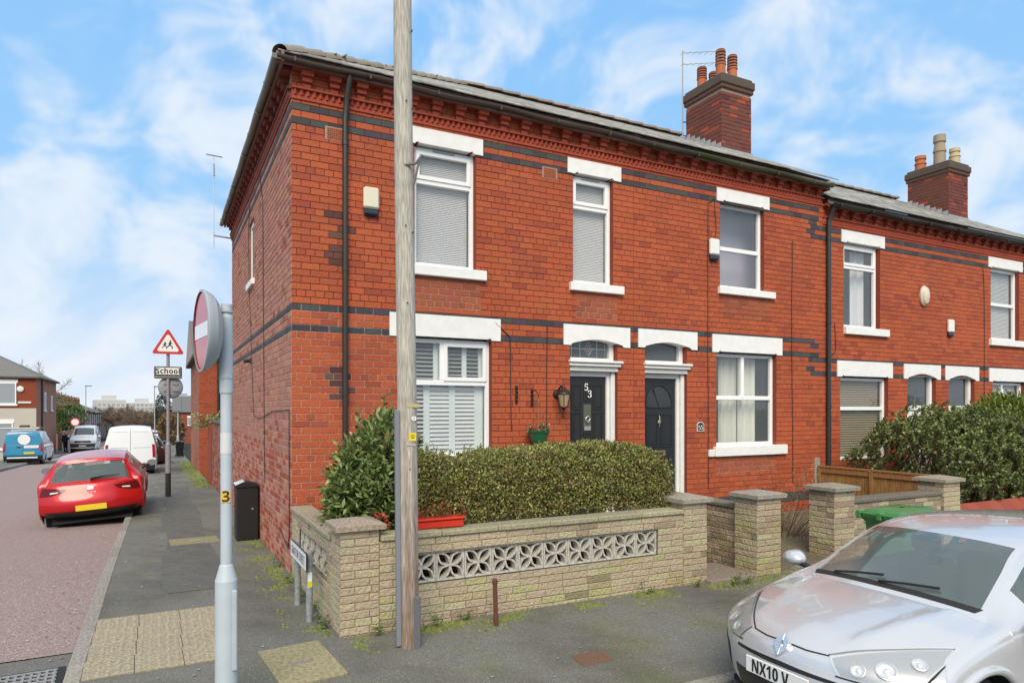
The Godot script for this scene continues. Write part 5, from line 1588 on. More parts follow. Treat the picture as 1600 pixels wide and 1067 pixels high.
	crown(lv, [[Vector3.ZERO, Vector3(0.09, 0.06, 0.06)], [Vector3(-0.1, -0.05, 0.0), Vector3(0.07, 0.05, 0.05)]], 260, 0.025, 0.045, [Color(0.42, 0.05, 0.025), Color(0.34, 0.03, 0.02), Color(0.25, 0.06, 0.03)], 0.3)
	part("blooms", lv, M.leaf_dull, rd)
	# big bush of number 57
	var g := thing("privet_bush", "large untrimmed bush spilling over the board fence and low red wall", "bush", Vector3(11.4, 0.0, 1.4))
	lv = MB.new(); st = MB.new()
	var pg := [Color(0.15, 0.19, 0.06), Color(0.2, 0.25, 0.08), Color(0.11, 0.15, 0.042), Color(0.27, 0.31, 0.13)]
	for i in 2600:
		var x := rnd(-1.95, 3.6)
		var zt := rnd(-0.95, 1.05)
		var ht := 2.0 - 0.3 * smoothstep(0.3, 2.0, x) + f.get_noise_2d(x * 1.2, 3.0) * 0.28 - 0.5 * pow(absf(zt - 0.05), 2.2) - 0.35 * smoothstep(-1.2, -2.0, x)
		var q := Vector3(x, rnd(0.35, 1.0) * ht, zt) if rng.randf() < 0.55 else Vector3(x, rnd(0.86, 1.04) * ht, zt)
		var out := Vector3(rnd(-0.16, 0.16), rnd(0.1, 0.26), rnd(-0.05, 0.22))
		sprig(lv, st, q - out, q, 24, 0.062, 0.018, pg, Color(0.15, 0.08, 0.05), 0.004)
	for i in 60:
		var x := rnd(-1.9, 3.4)
		st.tube([Vector3(x, 0, rnd(-0.4, 0.4)), Vector3(x + rnd(-0.3, 0.3), 0.9, rnd(-0.5, 0.6)), Vector3(x + rnd(-0.5, 0.5), 1.7, rnd(-0.6, 0.7))], [0.016, 0.01, 0.005], 5, Color(0.13, 0.075, 0.05), false)
	part("foliage", lv, M.leaf_dull, g, Transform3D(), "", "stuff")
	part("stems", st, M.bark, g, Transform3D(), "", "stuff")
	var cn := thing("round_conifer", "clipped round yellow-green conifer behind the large bush", "bush", Vector3(13.5, 0.0, 1.0))
	lv = MB.new()
	crown(lv, [[Vector3(0, 1.08, 0), Vector3(0.9, 1.25, 0.85)]], 16000, 0.05, 0.1, [Color(0.12, 0.17, 0.015), Color(0.16, 0.21, 0.02), Color(0.08, 0.12, 0.012)], 0.9, 0.6, 0.22)
	part("foliage", lv, M.leaf_dull, cn, Transform3D(), "", "stuff")
	# straggly shrub in the gravel
	var s := thing("straggly_shrub", "thin grey-green shrub sprawling over the gravel garden", "shrub", Vector3(6.9, 0.1, 1.2))
	lv = MB.new(); st = MB.new()
	var gg := [Color(0.16, 0.18, 0.08), Color(0.2, 0.22, 0.1), Color(0.12, 0.14, 0.06)]
	for i in 46:
		var q := Vector3(rnd(-0.55, 1.3), rnd(0.25, 1.15), rnd(-0.6, 0.9))
		sprig(lv, st, Vector3(q.x * 0.3, 0, q.z * 0.3), q, 14, 0.05, 0.009, gg, Color(0.2, 0.12, 0.08), 0.006)
	part("foliage", lv, M.leaf_dull, s, Transform3D(), "", "stuff"); part("stems", st, M.bark, s, Transform3D(), "", "stuff")
	# overhanging leaves on the yard wall
	var iv := thing("overhanging_shrub", "leafy shrub leaning over the brick yard wall and gate", "shrub", Vector3(0.15, 1.5, -15.8))
	lv = MB.new(); st = MB.new()
	for i in 30:
		sprig(lv, st, Vector3(rnd(0.0, 0.3), rnd(-0.1, 0.1), rnd(-1.4, 1.2)), Vector3(rnd(-0.75, 0.3), rnd(-0.15, 0.4), rnd(-1.8, 1.4)), 12, 0.13, 0.03, [Color(0.14, 0.19, 0.05), Color(0.2, 0.24, 0.08)], Color(0.2, 0.15, 0.08), 0.006)
	part("foliage", lv, M.leaf_dull, iv); part("stems", st, M.bark, iv)
	# moss and weeds along the foot of the walls
	m = MB.new()
	var mn := FastNoiseLite.new(); mn.frequency = 1.1; mn.seed = 77
	var bump_at := func(x: float, z: float, r0: float) -> void:
		var y := py(x, z)
		var c := vary(Color(0.14, 0.165, 0.032), 0.4)
		var a := rng.randf()
		var hgt := r0 * rnd(0.4, 0.9)
		for k in 6:
			var p := Vector3(x + cos(a + TAU * k / 6.0) * r0, y - 0.002, z + sin(a + TAU * k / 6.0) * r0)
			var q := Vector3(x + cos(a + TAU * (k + 1) / 6.0) * r0, y - 0.002, z + sin(a + TAU * (k + 1) / 6.0) * r0)
			m.tri(p, Vector3(x, y + hgt, z), q, c)
	for i in 38000:
		var x: float; var z: float; var d: float
		if rng.randf() < 0.6:
			x = rnd(0.05, 6.6); d = rng.randf(); z = 2.52 + d * 0.62
			if rng.randf() > smoothstep(0.95, 0.15, d + 0.2) * clampf(mn.get_noise_2d(x * 1.1, z * 2.0) * 2.2 + 0.22 + 0.25 * smoothstep(3.2, 4.6, x), 0.0, 1.0): continue
		else:
			z = rnd(-5.0, 2.4); d = rng.randf(); x = -0.02 - d * 0.62
			if rng.randf() > smoothstep(1.0, 0.1, d + 0.15) * clampf(mn.get_noise_2d(x * 2.0 + 30.0, z * 1.3) * 2.4 + 0.02, 0.0, 1.0): continue
		bump_at.call(x, z, rnd(0.006, 0.02))
	for i in 2500:
		var z := -rnd(14.0, 34.0)
		bump_at.call(-rnd(0.0, 0.6) * rng.randf() - 0.05, z, rnd(0.02, 0.05))
	whole("wall_moss", m, M.leaf_dull, "bright green moss along the foot of the walls", "moss", Transform3D(), "", "stuff")
	lv = MB.new(); st = MB.new()
	for q in [[0.55, 2.58], [0.3, 2.6], [0.85, 2.6], [-0.06, 2.2], [-0.05, 1.6], [-0.06, 1.0], [-0.07, 0.35], [-0.05, -0.6], [4.4, 2.75], [4.6, 2.8], [4.5, 2.72], [1.15, 2.54], [3.3, 2.6], [4.0, 2.62], [-0.05, 0.6], [-0.08, 2.0]]:
		for k in 5: sprig(lv, st, Vector3(q[0] + rnd(-0.03, 0.03), py(q[0], q[1]), q[1]), Vector3(q[0] + rnd(-0.1, 0.1), py(q[0], q[1]) + rnd(0.04, 0.13), q[1] + rnd(-0.04, 0.1)), 7, 0.035, 0.009, [Color(0.13, 0.2, 0.04), Color(0.09, 0.14, 0.03)], Color(0.1, 0.12, 0.04), 0.002)
	var wd := thing("weeds", "small green weeds sprouting at the wall foot", "weeds")
	wd.set_meta("kind", "stuff")
	part("leaves", lv, M.leaf_dull, wd); part("stalks", st, M.bark, wd)
	# fallen leaves and specks of litter
	m = MB.new()
	for i in 420:
		var x := rnd(-1.9, 0.0); var z := rnd(-34.0, 4.0)
		if z > 2.6: x = rnd(-1.2, 6.0)
		if i < 130: x = rnd(-2.5, -2.05); z = rnd(-6.0, 2.0)
		if i > 300: z = rnd(-34.0, -17.0)
		var y := (py(x, z) if x > -2.0 else ry(x, z)) + 0.008
		var d := Vector3(rng.randfn(), 0.08, rng.randfn()).normalized()
		var sz := rnd(0.012, 0.04) if z > -15.0 else rnd(0.05, 0.1)
		m.leaf(Vector3(x, y, z), d, d.cross(Vector3.UP).normalized(), sz, sz * 0.35, vary([Color(0.3, 0.2, 0.1), Color(0.22, 0.12, 0.07), Color(0.4, 0.3, 0.18), Color(0.62, 0.6, 0.55)][rng.randi() % 4], 0.3))
	whole("fallen_leaves", m, M.leaf_dull, "dead leaves and pale litter scattered over the pavement", "leaves", Transform3D(), "", "stuff")

# ---------- street furniture ----------
func text_mesh(s: String, size: float, depth := 0.004, bold := false, font := "Droid Sans") -> TextMesh:
	var t := TextMesh.new()
	t.text = s; t.font_size = 64; t.pixel_size = size / 64.0; t.depth = depth
	var sf := SystemFont.new(); sf.font_names = [font]
	if bold: sf.font_weight = 700
	t.font = sf
	return t
func ink(called: String, col: Color) -> StandardMaterial3D:
	var m := StandardMaterial3D.new(); m.resource_name = called; m.albedo_color = col.linear_to_srgb(); m.roughness = 0.6
	M[called] = m
	return m
func disc(m: MB, r: float, z0: float, z1: float, col: Color, t: Transform3D, n := 36) -> void:
	var p := PackedVector2Array()
	for i in n: p.append(Vector2(cos(TAU * i / n), sin(TAU * i / n)) * r)
	m.extrude(p, z0, z1, col, t)
func make_street_furniture() -> void:
	var black := ink("ink_black", Color(0.015, 0.015, 0.016))
	var grey := Color(0.42, 0.45, 0.47)
	# --- no entry sign on its lamp-column base
	var s := thing("no_entry_sign", "round red no-entry sign on a pale grey post stickered 3", "sign", Vector3(-1.0, py(-1.0, 3.48), 3.48))
	var m := MB.new()
	m.lathe([[0.072, 0.0], [0.072, 0.92], [0.066, 0.94], [0.044, 1.02], [0.037, 1.03], [0.037, 2.18], [0.043, 2.19], [0.043, 2.70], [0.036, 2.72], [0.036, 2.79], [0.001, 2.795]], 24, Color(0.47, 0.53, 0.58))
	part("post", m, M.paint, s)
	m = MB.new()
	m.cham(Vector3(0.03, 0.32, 0.045), Vector3(0.062, 0.86, 0.078), 0.006, Color(0.43, 0.48, 0.53))
	part("access_door", m, M.paint, s)
	for y in [2.29, 2.74]:
		m = MB.new()
		m.lathe([[0.040, y - 0.008], [0.047, y - 0.006], [0.047, y + 0.006], [0.040, y + 0.008]], 20, Color(0.6, 0.62, 0.62))
		part("clamp", m, M.galv, s)
	var nrm := Vector3(-0.991, 0, 0.13).normalized()
	var st := Transform3D(Basis(Vector3.UP.cross(nrm).normalized(), Vector3.UP, nrm), Vector3(0, 2.60, 0) + nrm * 0.075)
	var b := MB.new()   # bowl-shaped housing
	var sp := st * Transform3D(Basis(Vector3.RIGHT, PI / 2), Vector3.ZERO)
	b.lathe([[0.001, -0.035], [0.13, -0.03], [0.2, -0.01], [0.245, 0.022], [0.267, 0.06], [0.274, 0.078], [0.274, 0.088], [0.258, 0.09]], 44, Color(0.36, 0.39, 0.41), sp)
	part("sign_housing", b, M.satin, s)
	var fc := MB.new()
	disc(fc, 0.26, 0.074, 0.082, Color(0.5, 0.018, 0.022), st, 44)
	var face := part("sign_face", fc, M.gloss, s)
	fc = MB.new()
	fc.box(Vector3(-0.21, -0.047, 0.0825), Vector3(0.21, 0.047, 0.0845), Color(0.8, 0.8, 0.79), st)
	part("white_bar", fc, M.gloss, face)
	m = MB.new()
	m.box(Vector3(-0.028, 1.45, 0.0372), Vector3(0.028, 1.53, 0.0392), Color(0.75, 0.42, 0.02))
	var yl := part("yellow_sticker", m, M.satin, s, Transform3D(Basis(Vector3.UP, -0.15), Vector3.ZERO))
	part("digit", text_mesh("3", 0.1, 0.002, true), black, yl, Transform3D(Basis(), Vector3(0, 1.49, 0.0402)))
	m = MB.new()
	m.lathe([[0.0385, 1.78], [0.0385, 1.92]], 20, Color(0.58, 0.6, 0.61))
	part("paper_label", m, M.matt, s)
	# --- school warning sign
	var y0 := py(-1.24, -11.55)
	s = thing("school_sign", "red triangle school warning sign with School plate on grey pole", "sign", Vector3(-1.24, y0, -11.55))
	m = MB.new()
	m.lathe([[0.068, 0.0], [0.068, 0.62]], 16, Color(0.03, 0.03, 0.03))
	part("base_band", m, M.satin, s)
	m = MB.new()
	m.lathe([[0.066, 0.62], [0.066, 1.38], [0.045, 1.42], [0.04, 1.43], [0.04, 4.05], [0.001, 4.06]], 16, Color(0.36, 0.34, 0.36))
	part("post", m, M.galv, s)
	var tf := Transform3D(Basis(), Vector3(0, 3.97, 0.06))
	var tri := func(h: float, z0: float, z1: float, col: Color, mt: Material, called: String, host: Node) -> MeshInstance3D:
		var k := MB.new(); var p := PackedVector2Array()
		for i in 3:
			var a0 := PI / 2 + TAU * i / 3.0
			for j in 5:
				var an := a0 - 0.9 + 1.8 * j / 4.0
				p.append(Vector2(cos(a0), sin(a0)) * (h - 0.045) + Vector2(cos(an), sin(an)) * 0.045)
		k.extrude(p, z0, z1, col, tf)
		return part(called, k, mt, host)
	var tp: MeshInstance3D = tri.call(0.41, 0.0, 0.012, Color(0.55, 0.03, 0.025), M.satin, "triangle_plate", s)
	tri.call(0.28, 0.0125, 0.0145, Color(0.8, 0.8, 0.79), M.satin, "white_field", tp)
	m = MB.new()
	for q in [[-0.07, 0.0, 1.0], [0.055, 0.02, 1.2]]:   # two running children
		var k: float = q[2]; var c := Vector2(q[0], q[1])
		disc(m, 0.019 * k, 0.0148, 0.017, Color(0.015, 0.015, 0.016), tf * Transform3D(Basis(), Vector3(c.x, c.y + 0.075 * k, 0)), 12)
		for l in [[0.0, 0.055, -0.012, -0.005, 0.017], [-0.012, -0.005, 0.04, -0.05, 0.011], [0.04, -0.05, 0.03, -0.09, 0.009], [-0.012, -0.005, -0.05, -0.04, 0.011], [-0.05, -0.04, -0.075, -0.075, 0.009], [0.0, 0.045, 0.04, 0.02, 0.008], [0.0, 0.045, -0.05, 0.02, 0.008]]:
			var A := Vector2(l[0], l[1]) * k + c; var B := Vector2(l[2], l[3]) * k + c
			var nn: Vector2 = (B - A).orthogonal().normalized() * l[4] * k
			m.extrude(PackedVector2Array([A + nn, A - nn, B - nn, B + nn]), 0.0148, 0.017, Color(0.015, 0.015, 0.016), tf)
	part("children_symbol", m, M.satin, tp)
	m = MB.new()
	m.cham(Vector3(-0.33, 3.10, -0.02), Vector3(0.33, 3.42, 0.055), 0.02, Color(0.27, 0.28, 0.25))
	var pl := part("plate_backing", m, M.galv, s)
	m = MB.new()
	m.cham(Vector3(-0.31, 3.185, 0.056), Vector3(0.31, 3.405, 0.068), 0.01, Color(0.02, 0.02, 0.02))
	m.cham(Vector3(-0.285, 3.205, 0.0685), Vector3(0.285, 3.385, 0.071), 0.001, Color(0.75, 0.76, 0.74))
	part("name_plate", m, M.satin, pl)
	part("lettering", text_mesh("School", 0.185, 0.003, true), black, pl, Transform3D(Basis(), Vector3(0, 3.295, 0.0735)))
	m = MB.new()   # the back of a round sign facing the other way
	var bt := Transform3D(Basis(Vector3.RIGHT, -PI / 2), Vector3(0.06, 2.88, -0.06))
	m.lathe([[0.001, -0.045], [0.2, -0.03], [0.275, 0.0], [0.30, 0.06], [0.30, 0.09], [0.001, 0.09]], 36, Color(0.27, 0.29, 0.31), bt)
	for q in [[-0.16, 0.05], [-0.16, -0.12], [0.04, 0.05], [0.04, -0.12]]: m.cham(Vector3(q[0] + 0.06, 2.88 + q[1], -0.03), Vector3(q[0] + 0.2, 2.88 + q[1] + 0.045, -0.005), 0.006, Color(0.2, 0.21, 0.23))
	part("round_sign_back", m, M.satin, s)
	# --- telegraph pole
	s = thing("telegraph_pole", "weathered wooden telegraph pole before the garden wall", "pole", Vector3(0.49, 0.0, 2.9))
	m = MB.new()
	var pts := []; var rr := []
	for i in 30:
		var f := i / 29.0
		pts.append(Vector3(-0.085 * f + 0.006 * sin(f * 9.0), -0.2 + f * 9.2, 0.0)); rr.append(0.087 - 0.017 * f)
	m.tube(pts, rr, 22, WHITE)
	for i in m.c.size():
		var yy := m.v[i].y
		var g := clampf((yy - 0.3) / 1.6 + 0.35 * sin(m.v[i].x * 90.0 + yy * 2.0), 0.0, 1.0)
		m.c[i] = Color(0.36, 0.25, 0.19).lerp(Color(0.68, 0.64, 0.56), g)
	part("shaft", m, M.pole_wood, s)
	m = MB.new()
	m.cham(Vector3(-0.115, 0.0, -0.005), Vector3(-0.075, 2.0, 0.045), 0.008, Color(0.2, 0.21, 0.24))
	part("cable_cover", m, M.satin, s, Transform3D(Basis(Vector3.BACK, 0.008), Vector3.ZERO))
	m = MB.new()
	m.cham(Vector3(0.015, -0.1, 0.072), Vector3(0.072, 0.42, 0.102), 0.006, Color(0.13, 0.13, 0.145))
	part("cable_cover", m, M.satin, s)
	m = MB.new()
	m.box(Vector3(-0.045, 2.02, 0.083), Vector3(0.065, 2.05, 0.086), Color(0.5, 0.4, 0.2)); part("strap_label", m, M.satin, s)
	m = MB.new()
	m.box(Vector3(-0.028, 1.735, 0.0845), Vector3(0.035, 1.805, 0.087), Color(0.75, 0.6, 0.03))
	m.box(Vector3(-0.012, 1.782, 0.0871), Vector3(0.022, 1.787, 0.0874), Color(0.03, 0.03, 0.03)); m.box(Vector3(-0.016, 1.770, 0.0871), Vector3(0.026, 1.775, 0.0874), Color(0.03, 0.03, 0.03)); m.box(Vector3(-0.008, 1.757, 0.0871), Vector3(0.018, 1.764, 0.0874), Color(0.03, 0.03, 0.03))
	part("warning_sticker", m, M.satin, s)
	m = MB.new()
	disc(m, 0.021, 0.084, 0.088, Color(0.75, 0.75, 0.74), Transform3D(Basis(), Vector3(0.017, 1.925, 0)), 18); m.box(Vector3(0.015, 1.914, 0.0881), Vector3(0.02, 1.936, 0.0885), Color(0.05, 0.05, 0.05))
	part("number_disc", m, M.satin, s)
	m = MB.new()
	m.box(Vector3(-0.045, 1.695, 0.083), Vector3(0.03, 1.703, 0.087), Color(0.6, 0.6, 0.58)); part("tin_strip", m, M.galv, s)
	m = MB.new()
	m.tube([Vector3(-0.06, 4.06, 0.07), Vector3(0.02, 4.07, 0.12), Vector3(0.075, 4.15, 0.12)], 0.012, 8, Color(0.2, 0.2, 0.2)); m.tube([Vector3(0.06, 4.13, 0.12), Vector3(0.03, 4.0, 0.11), Vector3(0.015, 3.9, 0.085)], 0.011, 8, Color(0.22, 0.22, 0.22))
	part("step_iron", m, M.rust, s)
	m = MB.new()
	for q in [[-0.03, 4.6], [0.03, 4.55], [-0.035, 3.55], [0.03, 3.5], [0.0, 1.5], [0.02, 5.2], [-0.02, 2.9]]: m.tube([Vector3(q[0] - 0.02, q[1], 0.06), Vector3(q[0] - 0.02, q[1], 0.092)], 0.006, 6, Color(0.1, 0.08, 0.07))
	part("nails", m, M.rust, s, Transform3D(), "", "stuff")
	# --- iron post stub
	m = MB.new()
	m.lathe([[0.022, -0.1], [0.021, 0.38], [0.026, 0.385], [0.026, 0.42], [0.018, 0.435], [0.001, 0.44]], 12, Color(0.16, 0.06, 0.045))
	whole("iron_post", m, M.rust, "short rusty iron post standing against the stone wall", "post", Transform3D(Basis(Vector3.BACK, 0.03), Vector3(1.37, 0, 2.8)))
	# --- street name plate
	s = thing("street_name_sign", "low white street name plate on two grey posts by the wall", "sign", Vector3(-0.15, 0, 1.58))
	for z in [-0.31, 0.31]:
		m = MB.new()
		m.lathe([[0.031, -0.1], [0.031, 0.655], [0.026, 0.67], [0.001, 0.672]], 16, Color(0.36, 0.39, 0.41), Transform3D(Basis(), Vector3(0, 0, z)))
		part("post", m, M.galv, s)
	m = MB.new()
	m.cham(Vector3(-0.05, 0.49, -0.42), Vector3(-0.034, 0.665, 0.42), 0.004, Color(0.03, 0.03, 0.03))
	var np := part("plate_border", m, M.satin, s)
	m = MB.new()
	m.box(Vector3(-0.0525, 0.50, -0.41), Vector3(-0.0505, 0.655, 0.41), Color(0.78, 0.78, 0.79))
	part("plate", m, M.satin, np)
	part("lettering", text_mesh("GRAFTON STREET", 0.098, 0.002), ink("ink_grey", Color(0.1, 0.1, 0.11)), np, Transform3D(Basis(Vector3.UP, -PI / 2) * Basis.from_scale(Vector3(0.92, 1.15, 1)), Vector3(-0.0535, 0.578, 0)))
	m = MB.new()
	m.box(Vector3(-0.02, 0.33, 0.3413), Vector3(0.02, 0.47, 0.3425), Color(0.75, 0.75, 0.75)); m.box(Vector3(-0.021, 0.335, 0.3426), Vector3(0.021, 0.385, 0.3432), Color(0.6, 0.55, 0.02))
	part("post_sticker", m, M.satin, s)
	# --- black cabinet against the side wall
	s = thing("utility_cabinet", "black metal cabinet with pitched lid against the side wall", "cabinet", Vector3(-0.22, py(0, -3.1), -3.1))
	m = MB.new()
	m.cham(Vector3(-0.13, 0, -0.2), Vector3(0.19, 0.84, 0.2), 0.012, Color(0.012, 0.012, 0.013))
	part("body", m, M.satin, s)
	m = MB.new()
	m.extrude(PackedVector2Array([Vector2(-0.145, 0.842), Vector2(0.2, 0.842), Vector2(0.2, 0.875), Vector2(0.0, 0.93), Vector2(-0.145, 0.875)]), -0.215, 0.215, Color(0.015, 0.015, 0.016))
	part("lid", m, M.satin, s)
	m = MB.new()
	m.quad(Vector3(-0.147, 0.879, 0.2), Vector3(-0.01, 0.9335, 0.2), Vector3(-0.01, 0.9335, -0.2), Vector3(-0.147, 0.879, -0.2), Color(0.7, 0.72, 0.73))
	part("white_sheet", m, M.gloss, s)
	m = MB.new()
	disc(m, 0.018, 0.2, 0.212, Color(0.5, 0.5, 0.5), Transform3D(Basis(), Vector3(0.1, 0.5, 0)), 12)
	part("lock", m, M.metal, s)
	# --- tactile paving, covers, gully
	var tile := MB.new()
	tile.cham(Vector3(0.002, -0.05, 0.002), Vector3(0.343, 0.004, 0.398), 0.004, WHITE)
	for i in 5:
		for j in 6:
			tile.lathe([[0.017, 0.003], [0.014, 0.008], [0.008, 0.0095], [0.0005, 0.0097]], 8, WHITE, Transform3D(Basis(), Vector3(0.035 + i * 0.068, 0, 0.035 + j * 0.066)))
	for v in 4:
		var cc := vary(Color(0.47, 0.405, 0.29), 0.08)
		for i in tile.c.size(): tile.c[i] = cc
		var tm := tile.mesh()
		for k in 3:
			var q := whole("tactile_slab", tm, M.concrete, "buff blistered tactile slab at the dropped kerb", "paving slab", Transform3D(Basis(Vector3.UP, 0.03), Vector3(-1.93 + k * 0.345, py(-1.5, 2.0) + 0.012, 0.97 + v * 0.4)), "tactile paving slabs at the crossing")
	m = MB.new()
	m.cham(Vector3(-0.25, -0.05, -0.36), Vector3(0.25, 0.006, 0.36), 0.004, Color(0.40, 0.35, 0.2))
	s = thing("access_cover", "square buff concrete access cover beside the wall corner", "cover", Vector3(-0.4, py(-0.4, 2.9) + 0.004, 2.9), 0.12)
	s.rotate_object_local(Vector3.RIGHT, atan((py(0, 2.6) - py(0, 3.2)) / 0.6))
	part("slab", m, M.concrete, s)
	m = MB.new()
	m.box(Vector3(-0.035, 0.006, -0.09), Vector3(0.005, 0.009, 0.09), Color(0.7, 0.7, 0.68)); part("name_strip", m, M.metal, s, Transform3D(Basis(Vector3.UP, PI / 2), Vector3.ZERO))
	m = MB.new()
	m.cham(Vector3(-0.33, -0.05, -0.25), Vector3(0.36, 0.006, 0.28), 0.004, Color(0.36, 0.32, 0.18))
	s = thing("access_cover", "long mossy access cover in the pavement near the black cabinet", "cover", Vector3(-0.95, py(-0.95, -3.3) + 0.008, -3.3), 0.05)
	part("slab", m, M.concrete, s)
	m = MB.new()
	m.box(Vector3(-0.06, 0.006, -0.02), Vector3(0.1, 0.009, 0.01), Color(0.7, 0.7, 0.68)); part("name_strip", m, M.metal, s)
	s = thing("stop_tap_cover", "small rusty iron cover set in the front pavement", "cover", Vector3(1.85, py(1.85, 3.68) + 0.006, 3.68), 0.05)
	s.rotate_object_local(Vector3.RIGHT, atan((py(0, 3.5) - py(0, 3.86)) / 0.36))
	m = MB.new()
	m.cham(Vector3(-0.16, -0.04, -0.1), Vector3(0.16, 0.002, 0.1), 0.003, Color(0.2, 0.12, 0.08))
	for i in 8:
		for j in 5: m.box(Vector3(-0.145 + i * 0.037, 0.002, -0.085 + j * 0.036), Vector3(-0.145 + i * 0.037 + 0.022, 0.006, -0.085 + j * 0.036 + 0.022), Color(0.24, 0.13, 0.08))
	part("lid", m, M.rust, s)
	s = thing("gully_grate", "cast iron drain grate in the gutter beside the kerb", "drain", Vector3(-2.32, ry(-2.3, 2.2) + 0.012, 2.22), 0.06)
	m = MB.new()
	for i in 9: m.cham(Vector3(-0.22 + i * 0.05, -0.03, -0.21), Vector3(-0.22 + i * 0.05 + 0.022, 0.004, 0.21), 0.003, Color(0.33, 0.33, 0.33))
	for j in 6: m.cham(Vector3(-0.22, -0.028, -0.21 + j * 0.08), Vector3(0.21, 0.0035, -0.21 + j * 0.08 + 0.024), 0.003, Color(0.33, 0.33, 0.33))
	part("bars", m, M.galv, s)
	m = MB.new()
	m.box(Vector3(-0.26, -0.2, -0.26), Vector3(0.26, -0.008, 0.26), Color(0.02, 0.02, 0.02)); part("frame", m, M.matt, s)
	# --- bins
	for q in [[-0.35, -41.0, 0.0, "black wheelie bin beside the pale post with a grey box"], [-1.15, -41.6, 0.2, "middle black wheelie bin of the far three"], [-1.75, -40.2, -0.1, "black wheelie bin nearest the kerb of the far three"]]:
		wheelie(Vector3(q[0], py(q[0], q[1]), q[1]), q[2], Color(0.013, 0.013, 0.014), q[3], "black bins down the side street")
	wheelie(Vector3(5.78, py(5, 3.86), 3.86), PI / 2, Color(0.06, 0.21, 0.07), "green wheelie bin between the wall and the silver car", "")
	# --- poles down the street
	for q in [[-0.35, -46.0, 4.6, "pale post with a grey box beside the far bins"], [-2.0, -66.0, 6.0, "thin lamp column far down the pavement"], [-9.2, -84.0, 7.0, "thin lamp column across the street past the green tree"]]:
		s = thing("street_post", q[3], "post", Vector3(q[0], gy(q[1]), q[1]))
		m = MB.new()
		m.lathe([[0.09, 0.0], [0.09, 1.3], [0.055, 1.4], [0.045, q[2]], [0.001, q[2] + 0.02]], 10, Color(0.5, 0.52, 0.53))
		part("column", m, M.galv, s)
		m = MB.new()
		if q[2] < 5.0:
			m.cham(Vector3(-0.35, 3.1, -0.15), Vector3(0.25, 4.2, 0.15), 0.03, Color(0.3, 0.32, 0.33)); m.cham(Vector3(-0.4, 4.3, -0.2), Vector3(0.6, 4.42, 0.2), 0.03, Color(0.55, 0.56, 0.56))
		else:
			m.cham(Vector3(-0.1, q[2], -0.1), Vector3(0.6, q[2] + 0.12, 0.1), 0.03, Color(0.4, 0.41, 0.42))
		part("head", m, M.galv, s)
	s = thing("speed_sign", "round red-ringed road sign beyond the white minibus", "sign", Vector3(-8.9, gy(-70.0), -70.0))
	m = MB.new(); m.lathe([[0.05, 0.0], [0.05, 2.9]], 8, Color(0.4, 0.4, 0.4)); part("post", m, M.galv, s)
	m = MB.new(); disc(m, 0.42, 0.05, 0.07, Color(0.55, 0.03, 0.03), Transform3D(Basis(), Vector3(0, 2.7, 0)), 24); disc(m, 0.31, 0.071, 0.075, Color(0.8, 0.8, 0.8), Transform3D(Basis(), Vector3(0, 2.7, 0)), 24)
	part("face", m, M.satin, s)
func wheelie(at: Vector3, turn: float, col: Color, label: String, group: String) -> void:
	var s := thing("wheelie_bin", label, "bin", at, turn, group)
	var m := MB.new()
	var g := []
	# tapered body, front towards +z
	for q in [[0.06, 0.19, 0.22], [0.5, 0.225, 0.27], [0.90, 0.255, 0.32], [0.93, 0.275, 0.35], [0.965, 0.275, 0.35]]:
		var ring := []
		for k in 33:
			var an := TAU * k / 32.0
			var ex := 0.22
			ring.append(Vector3(signf(cos(an)) * pow(absf(cos(an)), ex) * q[1], q[0], signf(sin(an)) * pow(absf(sin(an)), ex) * q[2]))
		g.append(ring)
	m.sheet(g, col)
	for x in [-0.12, 0.0, 0.12]: m.cham(Vector3(x - 0.008, 0.2, 0.24), Vector3(x + 0.008, 0.88, 0.315), 0.003, col)
	part("body", m, M.plastic, s)
	m = MB.new()
	g = []
	for q in [[0.966, 0.29, -0.34, 0.40], [1.0, 0.29, -0.34, 0.405], [1.03, 0.25, -0.33, 0.34], [1.055, 0.16, -0.28, 0.22], [1.06, 0.02, -0.05, 0.02]]:
		var ring := []
		for k in 33:
			var an := TAU * k / 32.0
			var sx := signf(cos(an)) * pow(absf(cos(an)), 0.25); var sz := signf(sin(an)) * pow(absf(sin(an)), 0.25)
			ring.append(Vector3(sx * q[1], q[0], lerpf(q[2], q[3], sz * 0.5 + 0.5)))
		g.append(ring)
	m.sheet(g, col * 1.05)
	m.cham(Vector3(-0.07, 1.0, 0.3), Vector3(0.07, 1.045, 0.43), 0.012, col)
	part("lid", m, M.plastic, s)
	m = MB.new()
	m.tube([Vector3(-0.27, 1.0, -0.4), Vector3(0.27, 1.0, -0.4)], 0.018, 8, col)
	for x in [-0.24, 0.0, 0.24]: m.cham(Vector3(x - 0.03, 0.94, -0.42), Vector3(x + 0.03, 1.03, -0.33), 0.01, col)
	part("handle", m, M.plastic, s)
	for x in [-0.23, 0.23]:
		m = MB.new()
		m.lathe([[0.001, -0.025], [0.1, -0.025], [0.1, 0.025], [0.001, 0.025]], 16, Color(0.02, 0.02, 0.02), Transform3D(Basis(Vector3.BACK, PI / 2), Vector3(x, 0.1, -0.26)))
		part("wheel", m, M.matt, s)
